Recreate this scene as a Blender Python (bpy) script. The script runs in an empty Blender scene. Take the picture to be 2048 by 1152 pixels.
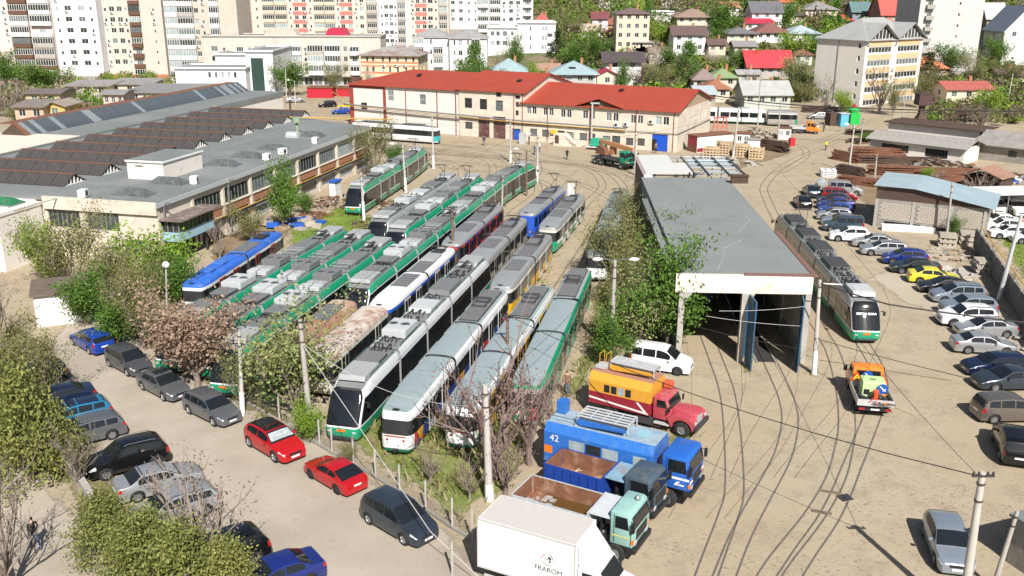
import bpy,bmesh,math,random
import numpy as np
from mathutils import Vector,Matrix
# ------------------------------------------------------------------ camera, sky, sun, exposure
SC=bpy.context.scene
COL=SC.collection
F_PX,PITCH,ROLL,CAM_H=1887.0,math.radians(17.79),math.radians(0.186),25.95
cam_data=bpy.data.cameras.new('camera')
cam=bpy.data.objects.new('camera',cam_data)
COL.objects.link(cam)
cam_data.sensor_fit='HORIZONTAL'
cam_data.sensor_width=36.0
cam_data.lens=36.0 * F_PX / 2048.0
cam_data.clip_start=0.5
cam_data.clip_end=5000
CAM_M=Matrix.Translation((0,0,CAM_H)) @ Matrix.Rotation(math.pi / 2 - PITCH,4,'X') @ Matrix.Rotation(ROLL,4,'Z')
cam.matrix_world=CAM_M
SC.camera=cam
SUN_EL,SHADOW_AZ=math.radians(43),math.radians(104)      # shadows run away from the camera, a little to the left
sun_to=Vector((-math.cos(SHADOW_AZ) * math.cos(SUN_EL),-math.sin(SHADOW_AZ) * math.cos(SUN_EL),math.sin(SUN_EL)))
world=bpy.data.worlds.new('World')
SC.world=world
world.use_nodes=True
wn=world.node_tree
sky=wn.nodes.new('ShaderNodeTexSky')
sky.sky_type='NISHITA'
sky.sun_disc=False
sky.sun_elevation=SUN_EL
sky.sun_rotation=math.atan2(sun_to.x,sun_to.y)
sky.air_density=1.0
sky.dust_density=1.5
wn.links.new(sky.outputs[0],wn.nodes['Background'].inputs[0])
wn.nodes['Background'].inputs[1].default_value=0.055
sun_data=bpy.data.lights.new('sun','SUN')
sun_data.energy=5.0
sun_data.angle=math.radians(0.5)
sun_data.color=(1.0,0.96,0.90)
sun=bpy.data.objects.new('sun',sun_data)
COL.objects.link(sun)
sun.rotation_euler=sun_to.to_track_quat('Z','Y').to_euler()
sun.location=(60,-60,120)
SC.view_settings.view_transform='Standard'
SC.view_settings.look='None'
SC.view_settings.gamma=1
SC.view_settings.use_curve_mapping=False
SC.view_settings.exposure=0.55
SC.render.engine='CYCLES'
SC.cycles.max_bounces=5
SC.cycles.diffuse_bounces=2
SC.cycles.glossy_bounces=2
SC.cycles.transparent_max_bounces=12
SC.cycles.use_denoising=True
RND=random.Random(11)
# ------------------------------------------------------------------ terrain and surveying helpers
def smooth(a,b,x):
 t=min(1.0,max(0.0,(x - a) / (b - a)))
 return t * t * (3 - 2 * t)
def elev(x,y):
 """height of the ground: a flat yard, then a hillside that rises behind it"""
 k=smooth(-50,10,x)
 r=max(0.0,y - 250.0)
 r2=max(0.0,y - 196.0) if x > 30 else 0.0
 e=(0.118 * r * (1 + 0.0006 * r)) * (0.25 + 0.75 * k)
 e += 0.03 * min(r2,60.0) * smooth(30,70,x)
 return e * smooth(0,18,r + r2)
def ray(u,v):
 d=CAM_M.to_3x3() @ Vector(((u - 1024.0) / F_PX,-(v - 576.0) / F_PX,-1.0))
 return d
def G(u,v,z=0.0):
 """ground point surveyed from the photograph (flat yard at height z)"""
 d=ray(u,v)
 t=(z - CAM_H) / d.z
 return Vector((d.x * t,d.y * t,z))
def AtY(u,y,v=400):
 """x of image column u at distance y"""
 d=ray(u,v)
 return d.x * y / d.y
def ZatY(v,y,u=1024):
 d=ray(u,v)
 return CAM_H + d.z * y / d.y
def GT(u,v):
 """ground point on the hillside"""
 d=ray(u,v)
 y=40.0
 while y < 900:
  z=CAM_H + d.z * y / d.y
  x=d.x * y / d.y
  if z <= elev(x,y):
   break
  y += 0.5
 return Vector((d.x * y / d.y,y,elev(d.x * y / d.y,y)))
def hgt(u,v,p):
 """height of image row v above the ground point p"""
 return ZatY(v,p.y,u) - p.z
# ------------------------------------------------------------------ mesh builder
class MB:
 def __init__(s):
  s.v=[]; s.f=[]; s.m=[]
 def face(s,pts,m=0):
  n=len(s.v); s.v.extend([tuple(p) for p in pts]); s.f.append(tuple(range(n,n + len(pts)))); s.m.append(m)
 def box(s,x0,x1,y0,y1,z0,z1,m=0,M=None):
  n=len(s.v)
  p=[(x0,y0,z0),(x1,y0,z0),(x1,y1,z0),(x0,y1,z0),(x0,y0,z1),(x1,y0,z1),(x1,y1,z1),(x0,y1,z1)]
  if M is not None:p=[tuple(M @ Vector(q)) for q in p]
  s.v += p
  for q in ((3,2,1,0),(4,5,6,7),(0,1,5,4),(1,2,6,5),(2,3,7,6),(3,0,4,7)):
   s.f.append(tuple(n + i for i in q)); s.m.append(m)
  return s
 def bar(s,a,b,w,h,m=0):
  """square bar from a to b"""
  a=Vector(a); b=Vector(b); d=(b - a)
  L=d.length
  q=d.to_track_quat('X','Z').to_matrix().to_4x4()
  return s.box(0,L,-w / 2,w / 2,-h / 2,h / 2,m,Matrix.Translation(a) @ q)
 def ring_strip(s,A,B,m=0,closed=True):
  n=len(s.v); k=len(A)
  s.v += [tuple(p) for p in A] + [tuple(p) for p in B]
  for i in range(k if closed else k - 1):
   j=(i + 1) % k
   s.f.append((n + i,n + j,n + k + j,n + k + i)); s.m.append(m if isinstance(m,int) else m[i])
 def loft(s,rings,m=0,closed=True,caps=False):
  n=len(s.v); k=len(rings[0])
  for r in rings:s.v += [tuple(p) for p in r]
  for a in range(len(rings) - 1):
   for i in range(k if closed else k - 1):
    j=(i + 1) % k
    s.f.append((n + a * k + i,n + a * k + j,n + (a + 1) * k + j,n + (a + 1) * k + i))
    s.m.append(m if isinstance(m,int) else m[i])
  if caps:
   c=m if isinstance(m,int) else m[0]
   s.f.append(tuple(n + i for i in reversed(range(k)))); s.m.append(c)
   s.f.append(tuple(n + (len(rings) - 1) * k + i for i in range(k))); s.m.append(c)
 def tube(s,pts,r,n=6,m=0,cap=True):
  pts=[Vector(p) for p in pts]
  if not isinstance(r,(list,tuple)):r=[r] * len(pts)
  rings=[]
  ref=None
  for i,p in enumerate(pts):
   d=(pts[min(i + 1,len(pts) - 1)] - pts[max(i - 1,0)])
   if d.length < 1e-9:d=Vector((0,0,1))
   d.normalize()
   if ref is None or abs(ref.dot(d)) > 0.95:
    ref=Vector((1,0,0)) if abs(d.x) < 0.8 else Vector((0,1,0))
   a=d.cross(ref).normalized(); b=d.cross(a)
   rings.append([p + (a * math.cos(2 * math.pi * q / n) + b * math.sin(2 * math.pi * q / n)) * r[i] for q in range(n)])
  s.loft(rings,m,True,cap)
  return s
 def lathe(s,prof,n=16,M=None,m=0):
  """profile of (radius, z) turned about z; m may be a list per segment"""
  M=M or Matrix()
  rings=[[M @ Vector((r * math.cos(2 * math.pi * q / n),r * math.sin(2 * math.pi * q / n),z)) for q in range(n)] for r,z in prof]
  for i in range(len(rings) - 1):
   s.ring_strip(rings[i],rings[i + 1],m if isinstance(m,int) else m[i])
  return s
 def prism(s,poly,y0,y1,m=0,M=None):
  """x-z outline extruded along y"""
  a=[Vector((p[0],y0,p[1])) for p in poly]; b=[Vector((p[0],y1,p[1])) for p in poly]
  if M is not None:a=[M @ p for p in a]; b=[M @ p for p in b]
  n=len(s.v); k=len(a)
  s.v += [tuple(p) for p in a] + [tuple(p) for p in b]
  for i in range(k):
   j=(i + 1) % k
   s.f.append((n + i,n + j,n + k + j,n + k + i)); s.m.append(m)
  s.f.append(tuple(n + i for i in range(k))); s.m.append(m)
  s.f.append(tuple(n + k + i for i in reversed(range(k)))); s.m.append(m)
  return s
 def mesh(s,name,mats,angle=None,fix=False,bevel=0.0):
  me=bpy.data.meshes.new(name)
  me.from_pydata(s.v,[],s.f)
  if not isinstance(mats,(list,tuple)):mats=[mats]
  for q in mats:me.materials.append(q)
  if len(mats) > 1:me.polygons.foreach_set('material_index',s.m)
  if fix or bevel or angle:
   bm=bmesh.new(); bm.from_mesh(me)
   bmesh.ops.remove_doubles(bm,verts=bm.verts,dist=0.0008)
   bmesh.ops.recalc_face_normals(bm,faces=bm.faces)
   if bevel:
    es=[e for e in bm.edges if len(e.link_faces) == 2 and e.calc_face_angle(0) > 0.5]
    bmesh.ops.bevel(bm,geom=es,offset=bevel,segments=2,affect='EDGES',profile=0.5,clamp_overlap=True)
   bm.to_mesh(me); bm.free()
  if angle:
   me.polygons.foreach_set('use_smooth',[True] * len(me.polygons))
   me.set_sharp_from_angle(angle=math.radians(angle))
  me.update()
  return me
def obj(name,me,parent=None,loc=(0,0,0),rz=0.0,kind=None):
 o=bpy.data.objects.new(name,me)
 COL.objects.link(o)
 if parent is not None:o.parent=parent
 o.location=loc
 if rz:o.rotation_euler=(0,0,rz)
 if kind:o['kind']=kind
 return o
def part(name,mb,mats,parent,loc=(0,0,0),rz=0.0,**kw):
 return obj(name,mb.mesh(name,mats,**kw),parent,loc,rz)
def tag(o,label,cat,group=None):
 o['label']=label; o['category']=cat
 if group:o['group']=group
 return o
def thing(name,label,cat,loc=(0,0,0),rz=0.0,group=None):
 return tag(obj(name,None,None,loc,rz),label,cat,group)
def copy_tree(o,parent=None):
 c=o.copy(); COL.objects.link(c)
 if parent is not None:c.parent=parent
 for ch in o.children:copy_tree(ch,c)
 return c
# ------------------------------------------------------------------ materials
def mat(name,col,rough=0.6,metal=0.0,var=0.0,scale=3.0,bump=0.0,bscale=20.0,coat=0.0,dirt=None,dscale=1.2,damt=0.45,spec=0.5,emit=0.0,attr=False):
 m=bpy.data.materials.new(name); m.use_nodes=True
 nt=m.node_tree; b=nt.nodes['Principled BSDF']
 N=nt.nodes.new; L=nt.links.new
 b.inputs['Roughness'].default_value=rough
 b.inputs['Metallic'].default_value=metal
 b.inputs['Specular IOR Level'].default_value=spec
 if coat:b.inputs['Coat Weight'].default_value=coat; b.inputs['Coat Roughness'].default_value=0.05
 if emit:
  b.inputs['Emission Color'].default_value=(*col,1); b.inputs['Emission Strength'].default_value=emit
 tc=N('ShaderNodeTexCoord') if (var or bump or dirt) else None
 out=None
 rgb=N('ShaderNodeRGB'); rgb.outputs[0].default_value=(*col,1); out=rgb.outputs[0]
 if var:
  n=N('ShaderNodeTexNoise'); n.inputs['Scale'].default_value=scale; n.inputs['Detail'].default_value=5; n.inputs['Roughness'].default_value=0.65
  L(tc.outputs['Object'],n.inputs['Vector'])
  mr=N('ShaderNodeMapRange'); mr.inputs[1].default_value=0.25; mr.inputs[2].default_value=0.75
  mr.inputs[3].default_value=1 - var; mr.inputs[4].default_value=1 + var
  L(n.outputs['Fac'],mr.inputs[0])
  mx=N('ShaderNodeMix'); mx.data_type='RGBA'; mx.blend_type='MULTIPLY'; mx.inputs[0].default_value=1
  L(out,mx.inputs[6]); L(mr.outputs[0],mx.inputs[7]); out=mx.outputs[2]
 if dirt:
  n=N('ShaderNodeTexNoise'); n.inputs['Scale'].default_value=dscale; n.inputs['Detail'].default_value=8; n.inputs['Roughness'].default_value=0.7
  L(tc.outputs['Object'],n.inputs['Vector'])
  mr=N('ShaderNodeMapRange'); mr.inputs[1].default_value=0.62 - 0.3 * damt; mr.inputs[2].default_value=0.78 - 0.2 * damt
  L(n.outputs['Fac'],mr.inputs[0])
  mx=N('ShaderNodeMix'); mx.data_type='RGBA'
  L(mr.outputs[0],mx.inputs[0]); L(out,mx.inputs[6]); mx.inputs[7].default_value=(*dirt,1); out=mx.outputs[2]
 L(out,b.inputs['Base Color'])
 if bump:
  n=N('ShaderNodeTexNoise'); n.inputs['Scale'].default_value=bscale; n.inputs['Detail'].default_value=4
  L(tc.outputs['Object'],n.inputs['Vector'])
  bp=N('ShaderNodeBump'); bp.inputs['Strength'].default_value=bump; bp.inputs['Distance'].default_value=0.05
  L(n.outputs['Fac'],bp.inputs['Height']); L(bp.outputs[0],b.inputs['Normal'])
 return m
def leaf_mat(name,c1,c2,trans=0.25,rough=0.6):
 """leaves: colour varies from leaf clump to leaf clump"""
 m=bpy.data.materials.new(name); m.use_nodes=True
 nt=m.node_tree; b=nt.nodes['Principled BSDF']; N=nt.nodes.new; L=nt.links.new
 g=N('ShaderNodeNewGeometry'); oi=N('ShaderNodeObjectInfo')
 ad=N('ShaderNodeMath'); ad.operation='MULTIPLY_ADD'; ad.inputs[1].default_value=0.7
 L(g.outputs['Random Per Island'],ad.inputs[0])
 mu=N('ShaderNodeMath'); mu.operation='MULTIPLY'; mu.inputs[1].default_value=0.3
 L(oi.outputs['Random'],mu.inputs[0]); L(mu.outputs[0],ad.inputs[2])
 mx=N('ShaderNodeMix'); mx.data_type='RGBA'
 L(ad.outputs[0],mx.inputs[0]); mx.inputs[6].default_value=(*c1,1); mx.inputs[7].default_value=(*c2,1)
 L(mx.outputs[2],b.inputs['Base Color'])
 b.inputs['Roughness'].default_value=rough
 b.inputs['Specular IOR Level'].default_value=0.3
 tr=N('ShaderNodeBsdfTranslucent'); L(mx.outputs[2],tr.inputs[0])
 ms=N('ShaderNodeMixShader'); ms.inputs[0].default_value=trans
 L(b.outputs[0],ms.inputs[1]); L(tr.outputs[0],ms.inputs[2])
 L(ms.outputs[0],nt.nodes['Material Output'].inputs[0])
 return m
K={}
def paint(name,col,metal=0.25,rough=0.3):
 if name not in K:
  K[name]=mat('paint_' + name,col,rough,metal,var=0.06,scale=2.5,coat=0.6)
 return K[name]
M_glass=mat('dark_glass',(0.012,0.015,0.018),0.06,0.0,spec=0.6)
M_glass_tint=mat('window_glass',(0.05,0.06,0.065),0.08,0.0,var=0.35,scale=0.9,spec=0.7)
nt_=M_glass_tint.node_tree; oi_=nt_.nodes.new('ShaderNodeObjectInfo'); cr_=nt_.nodes.new('ShaderNodeValToRGB'); mx_=nt_.nodes.new('ShaderNodeMix'); mx_.data_type='RGBA'; mx_.blend_type='MULTIPLY'; mx_.inputs[0].default_value=1
cr_.color_ramp.interpolation='CONSTANT'     # some rooms have curtains or blinds behind the glass
for p_,c_ in ((0.0,.5),(0.42,1.2),(0.68,2.6),(0.88,6.0)):
 e_=cr_.color_ramp.elements[0] if p_ == 0 else cr_.color_ramp.elements.new(p_); e_.position=p_; e_.color=(c_,c_,c_ * .95,1)
b_=nt_.nodes['Principled BSDF']; src_=b_.inputs['Base Color'].links[0].from_socket
nt_.links.new(oi_.outputs['Random'],cr_.inputs[0]); nt_.links.new(src_,mx_.inputs[6]); nt_.links.new(cr_.outputs[0],mx_.inputs[7]); nt_.links.new(mx_.outputs[2],b_.inputs['Base Color'])
M_rubber=mat('rubber',(0.018,0.018,0.018),0.85)
M_black=mat('black_plastic',(0.016,0.017,0.019),0.5)
M_blackg=mat('black_gloss',(0.008,0.009,0.012),0.12,coat=0.5)
M_alloy=mat('alloy',(0.42,0.43,0.45),0.35,0.8)
M_steelrim=mat('steel_rim',(0.06,0.06,0.065),0.5,0.3)
M_chrome=mat('chrome',(0.6,0.6,0.62),0.15,1.0)
M_lamp=mat('lamp_glass',(0.62,0.64,0.66),0.1,0.2,coat=0.8)
M_red=mat('red_lamp',(0.35,0.012,0.012),0.2,coat=0.6)
M_orange=mat('orange_lamp',(0.7,0.18,0.02),0.25,coat=0.4)
M_plate=mat('plate_white',(0.7,0.7,0.7),0.4)
M_white=mat('white_paint',(0.72,0.72,0.71),0.45,var=0.05)
M_whited=mat('dirty_white_paint',(0.66,0.66,0.64),0.5,var=0.12,scale=2,dirt=(0.3,0.27,0.23),dscale=2.5,damt=0.25)
M_whiteclean=mat('white_gloss',(0.78,0.78,0.78),0.3,coat=0.4)
M_concrete=mat('concrete',(0.36,0.34,0.31),0.9,var=0.18,scale=1.5,bump=0.3,bscale=18)
M_concrete_d=mat('weathered_concrete',(0.27,0.25,0.22),0.95,var=0.25,scale=1.2,bump=0.4,bscale=9)
M_plaster=mat('cream_plaster',(0.60,0.53,0.44),0.9,var=0.12,scale=0.6,dirt=(0.42,0.36,0.28),dscale=0.7,damt=0.3,bump=0.1)
M_plaster_w=mat('white_plaster',(0.66,0.62,0.57),0.9,var=0.08,scale=0.5,dirt=(0.5,0.45,0.38),dscale=0.5,damt=0.2)
M_brick=mat('brick_base',(0.36,0.165,0.09),0.9,var=0.35,scale=5)
M_rust=mat('rust',(0.17,0.075,0.042),0.85,var=0.4,scale=2.0,bump=0.3)
M_rust2=mat('dark_rust',(0.075,0.045,0.032),0.85,var=0.4,scale=2.0)
M_wood=mat('weathered_wood',(0.36,0.26,0.17),0.9,var=0.3,scale=2.5)
M_wood_d=mat('old_sleeper_wood',(0.16,0.115,0.08),0.9,var=0.35,scale=2.0)
M_wood_l=mat('pale_timber',(0.5,0.38,0.24),0.85,var=0.3,scale=2.0)
M_stone=mat('stone',(0.38,0.34,0.28),0.9,var=0.25,scale=1.5,bump=0.3)
M_grey_metal=mat('grey_metal',(0.26,0.27,0.28),0.45,0.5,var=0.15)
M_dark_metal=mat('dark_metal',(0.06,0.06,0.063),0.55,0.4,var=0.2)
M_light_metal=mat('light_grey_metal',(0.55,0.57,0.58),0.4,0.3,var=0.08)
M_galv=mat('galvanised',(0.5,0.56,0.6),0.4,0.4,var=0.12,scale=0.7)
M_bark=mat('bark',(0.13,0.1,0.075),0.95,var=0.3,scale=4)
M_bark_l=mat('pale_bark',(0.3,0.25,0.2),0.95,var=0.25,scale=4)
M_wire=mat('wire',(0.03,0.028,0.026),0.7)
M_wire_l=mat('pale_wire',(0.5,0.5,0.48),0.6)
M_yellow=mat('yellow_pipe',(0.55,0.33,0.06),0.5)
M_redtile=mat('red_sheet_roof',(0.33,0.056,0.03),0.5,var=0.1,scale=0.5)
M_blue=mat('blue_paint',(0.02,0.1,0.42),0.4,var=0.12)
# ------------------------------------------------------------------ ground, paving, tracks
def ground_material():
 m=bpy.data.materials.new('ground_sand'); m.use_nodes=True
 nt=m.node_tree; b=nt.nodes['Principled BSDF']; N=nt.nodes.new; L=nt.links.new
 geo=N('ShaderNodeNewGeometry'); pos=geo.outputs['Position']
 def noise(sc,det=6,ro=0.6):
  n=N('ShaderNodeTexNoise'); n.inputs['Scale'].default_value=sc; n.inputs['Detail'].default_value=det; n.inputs['Roughness'].default_value=ro
  L(pos,n.inputs['Vector']); return n.outputs['Fac']
 def mr(x,a,c,lo=0.0,hi=1.0):
  q=N('ShaderNodeMapRange'); q.inputs[1].default_value=a; q.inputs[2].default_value=c; q.inputs[3].default_value=lo; q.inputs[4].default_value=hi
  L(x,q.inputs[0]); return q.outputs[0]
 def mix(f,A,B,mode='MIX'):
  q=N('ShaderNodeMix'); q.data_type='RGBA'; q.blend_type=mode
  if isinstance(f,float):q.inputs[0].default_value=f
  else:L(f,q.inputs[0])
  for s,x in ((6,A),(7,B)):
   if isinstance(x,tuple):q.inputs[s].default_value=(*x,1)
   else:L(x,q.inputs[s])
  return q.outputs[2]
 c=mix(mr(noise(0.07,4),0.35,0.65),(0.36,0.29,0.195),(0.385,0.322,0.235))
 c=mix(mr(noise(0.45,7,0.7),0.48,0.72),c,(0.285,0.23,0.165))
 mp=N('ShaderNodeMapping'); mp.inputs['Scale'].default_value=(3.2,6.5,1); mp.inputs['Rotation'].default_value=(0,0,0.5); L(pos,mp.inputs[0])
 ns=N('ShaderNodeTexNoise'); ns.inputs['Scale'].default_value=1.0; ns.inputs['Detail'].default_value=3; L(mp.outputs[0],ns.inputs['Vector'])
 sm=N('ShaderNodeMath'); sm.operation='MULTIPLY'; L(mr(ns.outputs['Fac'],0.60,0.66),sm.inputs[0]); L(mr(noise(0.11,4),0.42,0.6,0.12,0.85),sm.inputs[1])
 c=mix(sm.outputs[0],c,(0.15,0.12,0.09))
 # cobbles under the sand show as small dark joints
 vo=N('ShaderNodeTexVoronoi'); vo.feature='DISTANCE_TO_EDGE'; vo.inputs['Scale'].default_value=5.5; L(pos,vo.inputs['Vector'])
 jo=mr(vo.outputs['Distance'],0.0,0.07,1.0,0.0)
 pm=N('ShaderNodeMath'); pm.operation='MULTIPLY'; L(jo,pm.inputs[0]); L(mr(noise(0.28,5,0.7),0.50,0.66),pm.inputs[1])
 c=mix(pm.outputs[0],c,(0.17,0.135,0.1))
 sx=N('ShaderNodeSeparateXYZ'); L(pos,sx.inputs[0])
 ad=N('ShaderNodeMath'); ad.operation='MULTIPLY_ADD'; ad.inputs[1].default_value=40.0
 L(noise(0.05,5),ad.inputs[0]); L(sx.outputs['Y'],ad.inputs[2])
 hx=N('ShaderNodeMath'); hx.operation='MULTIPLY'; L(mr(ad.outputs[0],232.0,252.0),hx.inputs[0]); L(mr(sx.outputs['X'],-30.0,0.0,0.15,1.0),hx.inputs[1]); hill=hx.outputs[0]
 hc=mix(mr(noise(0.12,6),0.4,0.6),(0.085,0.11,0.035),(0.22,0.17,0.11))
 hc=mix(mr(noise(0.9,6),0.52,0.7),hc,(0.05,0.075,0.02))
 c=mix(hill,c,hc)
 L(c,b.inputs['Base Color']); b.inputs['Roughness'].default_value=0.95; b.inputs['Specular IOR Level'].default_value=0.2
 bp=N('ShaderNodeBump'); bp.inputs['Strength'].default_value=0.35; bp.inputs['Distance'].default_value=0.04
 hh=N('ShaderNodeMath'); hh.operation='ADD'; L(noise(6.0,6,0.7),hh.inputs[0]); L(vo.outputs['Distance'],hh.inputs[1])
 L(hh.outputs[0],bp.inputs['Height']); L(bp.outputs[0],b.inputs['Normal'])
 return m
def patch_material(name,c1,c2,c3,sc=0.8,keep=0.5,spot=0.6):
 """a thin ground cover whose ragged border is set by noise and the distance to its edge"""
 m=bpy.data.materials.new(name); m.use_nodes=True
 nt=m.node_tree; b=nt.nodes['Principled BSDF']; N=nt.nodes.new; L=nt.links.new
 geo=N('ShaderNodeNewGeometry'); at=N('ShaderNodeAttribute'); at.attribute_name='edge'
 def noise(s,d=6,r=0.65):
  n=N('ShaderNodeTexNoise'); n.inputs['Scale'].default_value=s; n.inputs['Detail'].default_value=d; n.inputs['Roughness'].default_value=r
  L(geo.outputs['Position'],n.inputs['Vector']); return n.outputs['Fac']
 def mr(x,a,c):
  q=N('ShaderNodeMapRange'); q.inputs[1].default_value=a; q.inputs[2].default_value=c; L(x,q.inputs[0]); return q.outputs[0]
 def mix(f,A,B):
  q=N('ShaderNodeMix'); q.data_type='RGBA'; L(f,q.inputs[0])
  for s,x in ((6,A),(7,B)):
   if isinstance(x,tuple):q.inputs[s].default_value=(*x,1)
   else:L(x,q.inputs[s])
  return q.outputs[2]
 c=mix(mr(noise(sc * 0.5),0.38,0.62),c1,c2)
 c=mix(mr(noise(sc * 4),spot,spot + 0.16),c,c3)
 L(c,b.inputs['Base Color']); b.inputs['Roughness'].default_value=0.95; b.inputs['Specular IOR Level'].default_value=0.15
 bp=N('ShaderNodeBump'); bp.inputs['Strength'].default_value=0.4; bp.inputs['Distance'].default_value=0.05
 L(noise(7.0),bp.inputs['Height']); L(bp.outputs[0],b.inputs['Normal'])
 a=N('ShaderNodeMath'); a.operation='ADD'; L(at.outputs['Fac'],a.inputs[0]); L(noise(sc),a.inputs[1])
 al=mr(a.outputs[0],1.5 - keep - 0.06,1.5 - keep + 0.06)
 tr=N('ShaderNodeBsdfTransparent'); ms=N('ShaderNodeMixShader')
 L(al,ms.inputs[0]); L(tr.outputs[0],ms.inputs[1]); L(b.outputs[0],ms.inputs[2])
 L(ms.outputs[0],nt.nodes['Material Output'].inputs[0])
 return m
def build_ground():
 xs=np.concatenate([np.arange(-900,-300,60),np.arange(-300,420,9),np.arange(420,1100,60)])
 ys=np.concatenate([np.arange(-150,180,30),np.arange(180,520,8),np.arange(520,2400,80)])
 nx,ny=len(xs),len(ys)
 v=[(x,y,elev(x,y)) for y in ys for x in xs]
 f=[(j * nx + i,j * nx + i + 1,(j + 1) * nx + i + 1,(j + 1) * nx + i) for j in range(ny - 1) for i in range(nx - 1)]
 me=bpy.data.meshes.new('ground'); me.from_pydata(v,[],f); me.materials.append(ground_material())
 me.polygons.foreach_set('use_smooth',[True] * len(f))
 o=obj('ground',me,kind='structure')
build_ground()
PATCHES={}
def inside(poly,x,y):
 r=False
 j=len(poly) - 1
 for i in range(len(poly)):
  if (poly[i][1] > y) != (poly[j][1] > y) and x < (poly[j][0] - poly[i][0]) * (y - poly[i][1]) / (poly[j][1] - poly[i][1]) + poly[i][0]:
   r=not r
  j=i
 return r
def edge_dist(P,x,y):
 a=P; b=np.roll(P,-1,axis=0); d=b - a
 q=np.array([x,y]) - a
 t=np.clip((q * d).sum(1) / np.maximum((d * d).sum(1),1e-9),0,1)
 r=q - d * t[:,None]
 return math.sqrt((r * r).sum(1).min())
def patch(name,px,material,z,fade=2.0,cell=0.7):
 fade *= 1.7
 poly=np.array([G(u,v).xy[:] for u,v in px])
 x0,y0=poly.min(0); x1,y1=poly.max(0)
 nx=int((x1 - x0) / cell) + 2; ny=int((y1 - y0) / cell) + 2
 ids={}; V=[]; E=[]; Fc=[]
 ins={}
 for i in range(nx):
  for j in range(ny):
   ins[i,j]=inside(poly,x0 + i * cell,y0 + j * cell)
 def vid(i,j):
  if (i,j) not in ids:
   x,y=x0 + i * cell,y0 + j * cell
   ids[i,j]=len(V); V.append((x,y,z))
   E.append(min(1.0,edge_dist(poly,x,y) / fade) if ins[i,j] else 0.0)
  return ids[i,j]
 for i in range(nx - 1):
  for j in range(ny - 1):
   if ins[i,j] or ins[i + 1,j] or ins[i,j + 1] or ins[i + 1,j + 1]:
    Fc.append((vid(i,j),vid(i + 1,j),vid(i + 1,j + 1),vid(i,j + 1)))
 me=bpy.data.meshes.new(name); me.from_pydata(V,[],Fc); me.materials.append(material)
 at=me.attributes.new('edge','FLOAT','POINT'); at.data.foreach_set('value',E)
 PATCHES.setdefault(name,[]).append((poly,fade))
 o_=obj(name,me,kind='structure'); o_.location.z=0.0003 * (len(bpy.data.objects) % 9); return o_
MP_lot=patch_material('worn_asphalt',(0.325,0.28,0.225),(0.405,0.355,0.29),(0.25,0.215,0.175),0.3,0.75,0.6)
MP_grass=patch_material('short_grass',(0.12,0.17,0.035),(0.22,0.22,0.075),(0.30,0.25,0.14),0.7,0.55,0.52)
MP_grass2=patch_material('bright_grass',(0.13,0.22,0.03),(0.19,0.25,0.05),(0.26,0.24,0.11),0.8,0.5,0.58)
MP_soil=patch_material('dark_soil',(0.20,0.145,0.09),(0.27,0.20,0.125),(0.12,0.09,0.06),0.9,0.5,0.55)
MP_litter=patch_material('leaf_litter',(0.15,0.13,0.06),(0.23,0.19,0.11),(0.10,0.12,0.035),0.9,0.6,0.5)
MP_slab=patch_material('pale_paving',(0.38,0.325,0.245),(0.42,0.36,0.28),(0.30,0.255,0.195),0.3,0.8,0.66)
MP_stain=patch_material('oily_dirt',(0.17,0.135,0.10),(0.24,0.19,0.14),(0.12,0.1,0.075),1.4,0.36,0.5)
patch('car_park_paving',[(120,640),(260,600),(420,730),(640,860),(980,1110),(1000,1190),(420,1190),(300,1010),(150,880),(60,760)],MP_lot,0.004,1.6)
patch('street_paving',[(-80,900),(60,920),(330,1190),(-80,1190)],MP_lot,0.004,1.2)
patch('grass_verge',[(610,830),(700,800),(980,790),(1090,870),(1070,960),(980,1020),(950,1100),(800,985),(690,915)],MP_grass,0.006,1.5)
patch('grass_verge',[(1140,395),(1176,395),(1120,540),(1090,700),(1060,740),(1035,700),(1070,560)],MP_grass2,0.006,1.6)
patch('grass_verge',[(1180,560),(1260,560),(1240,700),(1180,790),(1100,850),(1090,800),(1150,690)],MP_grass,0.006,1.4)
patch('grass_verge',[(560,460),(690,400),(745,430),(870,415),(850,450),(700,480),(560,520)],MP_grass2,0.006,1.6)
patch('grass_verge',[(1000,365),(1040,350),(1030,400),(1000,440),(985,470)],MP_grass,0.006,1.5)
patch('lawn',[(1975,470),(2120,440),(2160,640),(2048,600)],MP_grass2,0.006,1.5)
patch('lawn',[(1480,725),(1520,735),(1510,755),(1475,748)],MP_grass,0.006,0.6)
patch('lawn',[(1605,738),(1645,738),(1640,758),(1608,758)],MP_grass,0.006,0.5)
patch('lawn',[(1300,850),(1420,860),(1400,1010),(1290,1010)],MP_grass,0.006,1.6)
patch('leaf_litter',[(130,560),(500,560),(560,800),(640,870),(500,850),(330,730),(180,650)],MP_litter,0.006,1.5)
patch('leaf_litter',[(-60,640),(90,660),(180,860),(300,1000),(430,1190),(200,1190),(100,980),(-60,900)],MP_litter,0.006,1.5)
patch('dark_soil',[(1180,430),(1310,380),(1385,560),(1390,690),(1230,720),(1190,560)],MP_litter,0.008,1.5)
patch('dark_soil',[(1640,350),(1960,330),(1990,470),(1930,580),(1880,470),(1800,470),(1720,420)],MP_soil,0.006,2.0)
patch('dark_soil',[(1390,290),(1600,255),(1600,310),(1480,345),(1380,330)],MP_soil,0.006,2.0)
patch('dark_soil',[(400,480),(560,430),(600,420),(600,470),(480,560),(400,580)],MP_soil,0.006,1.5)
patch('concrete_apron',[(1720,560),(1880,470),(1960,560),(2048,640),(2100,760),(1960,700)],MP_slab,0.004,2.5)
patch('oil_stains',[(1560,690),(1572,690),(1600,800),(1590,900),(1530,1010),(1505,1010),(1570,880)],MP_stain,0.008,0.9,0.3)
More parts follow.
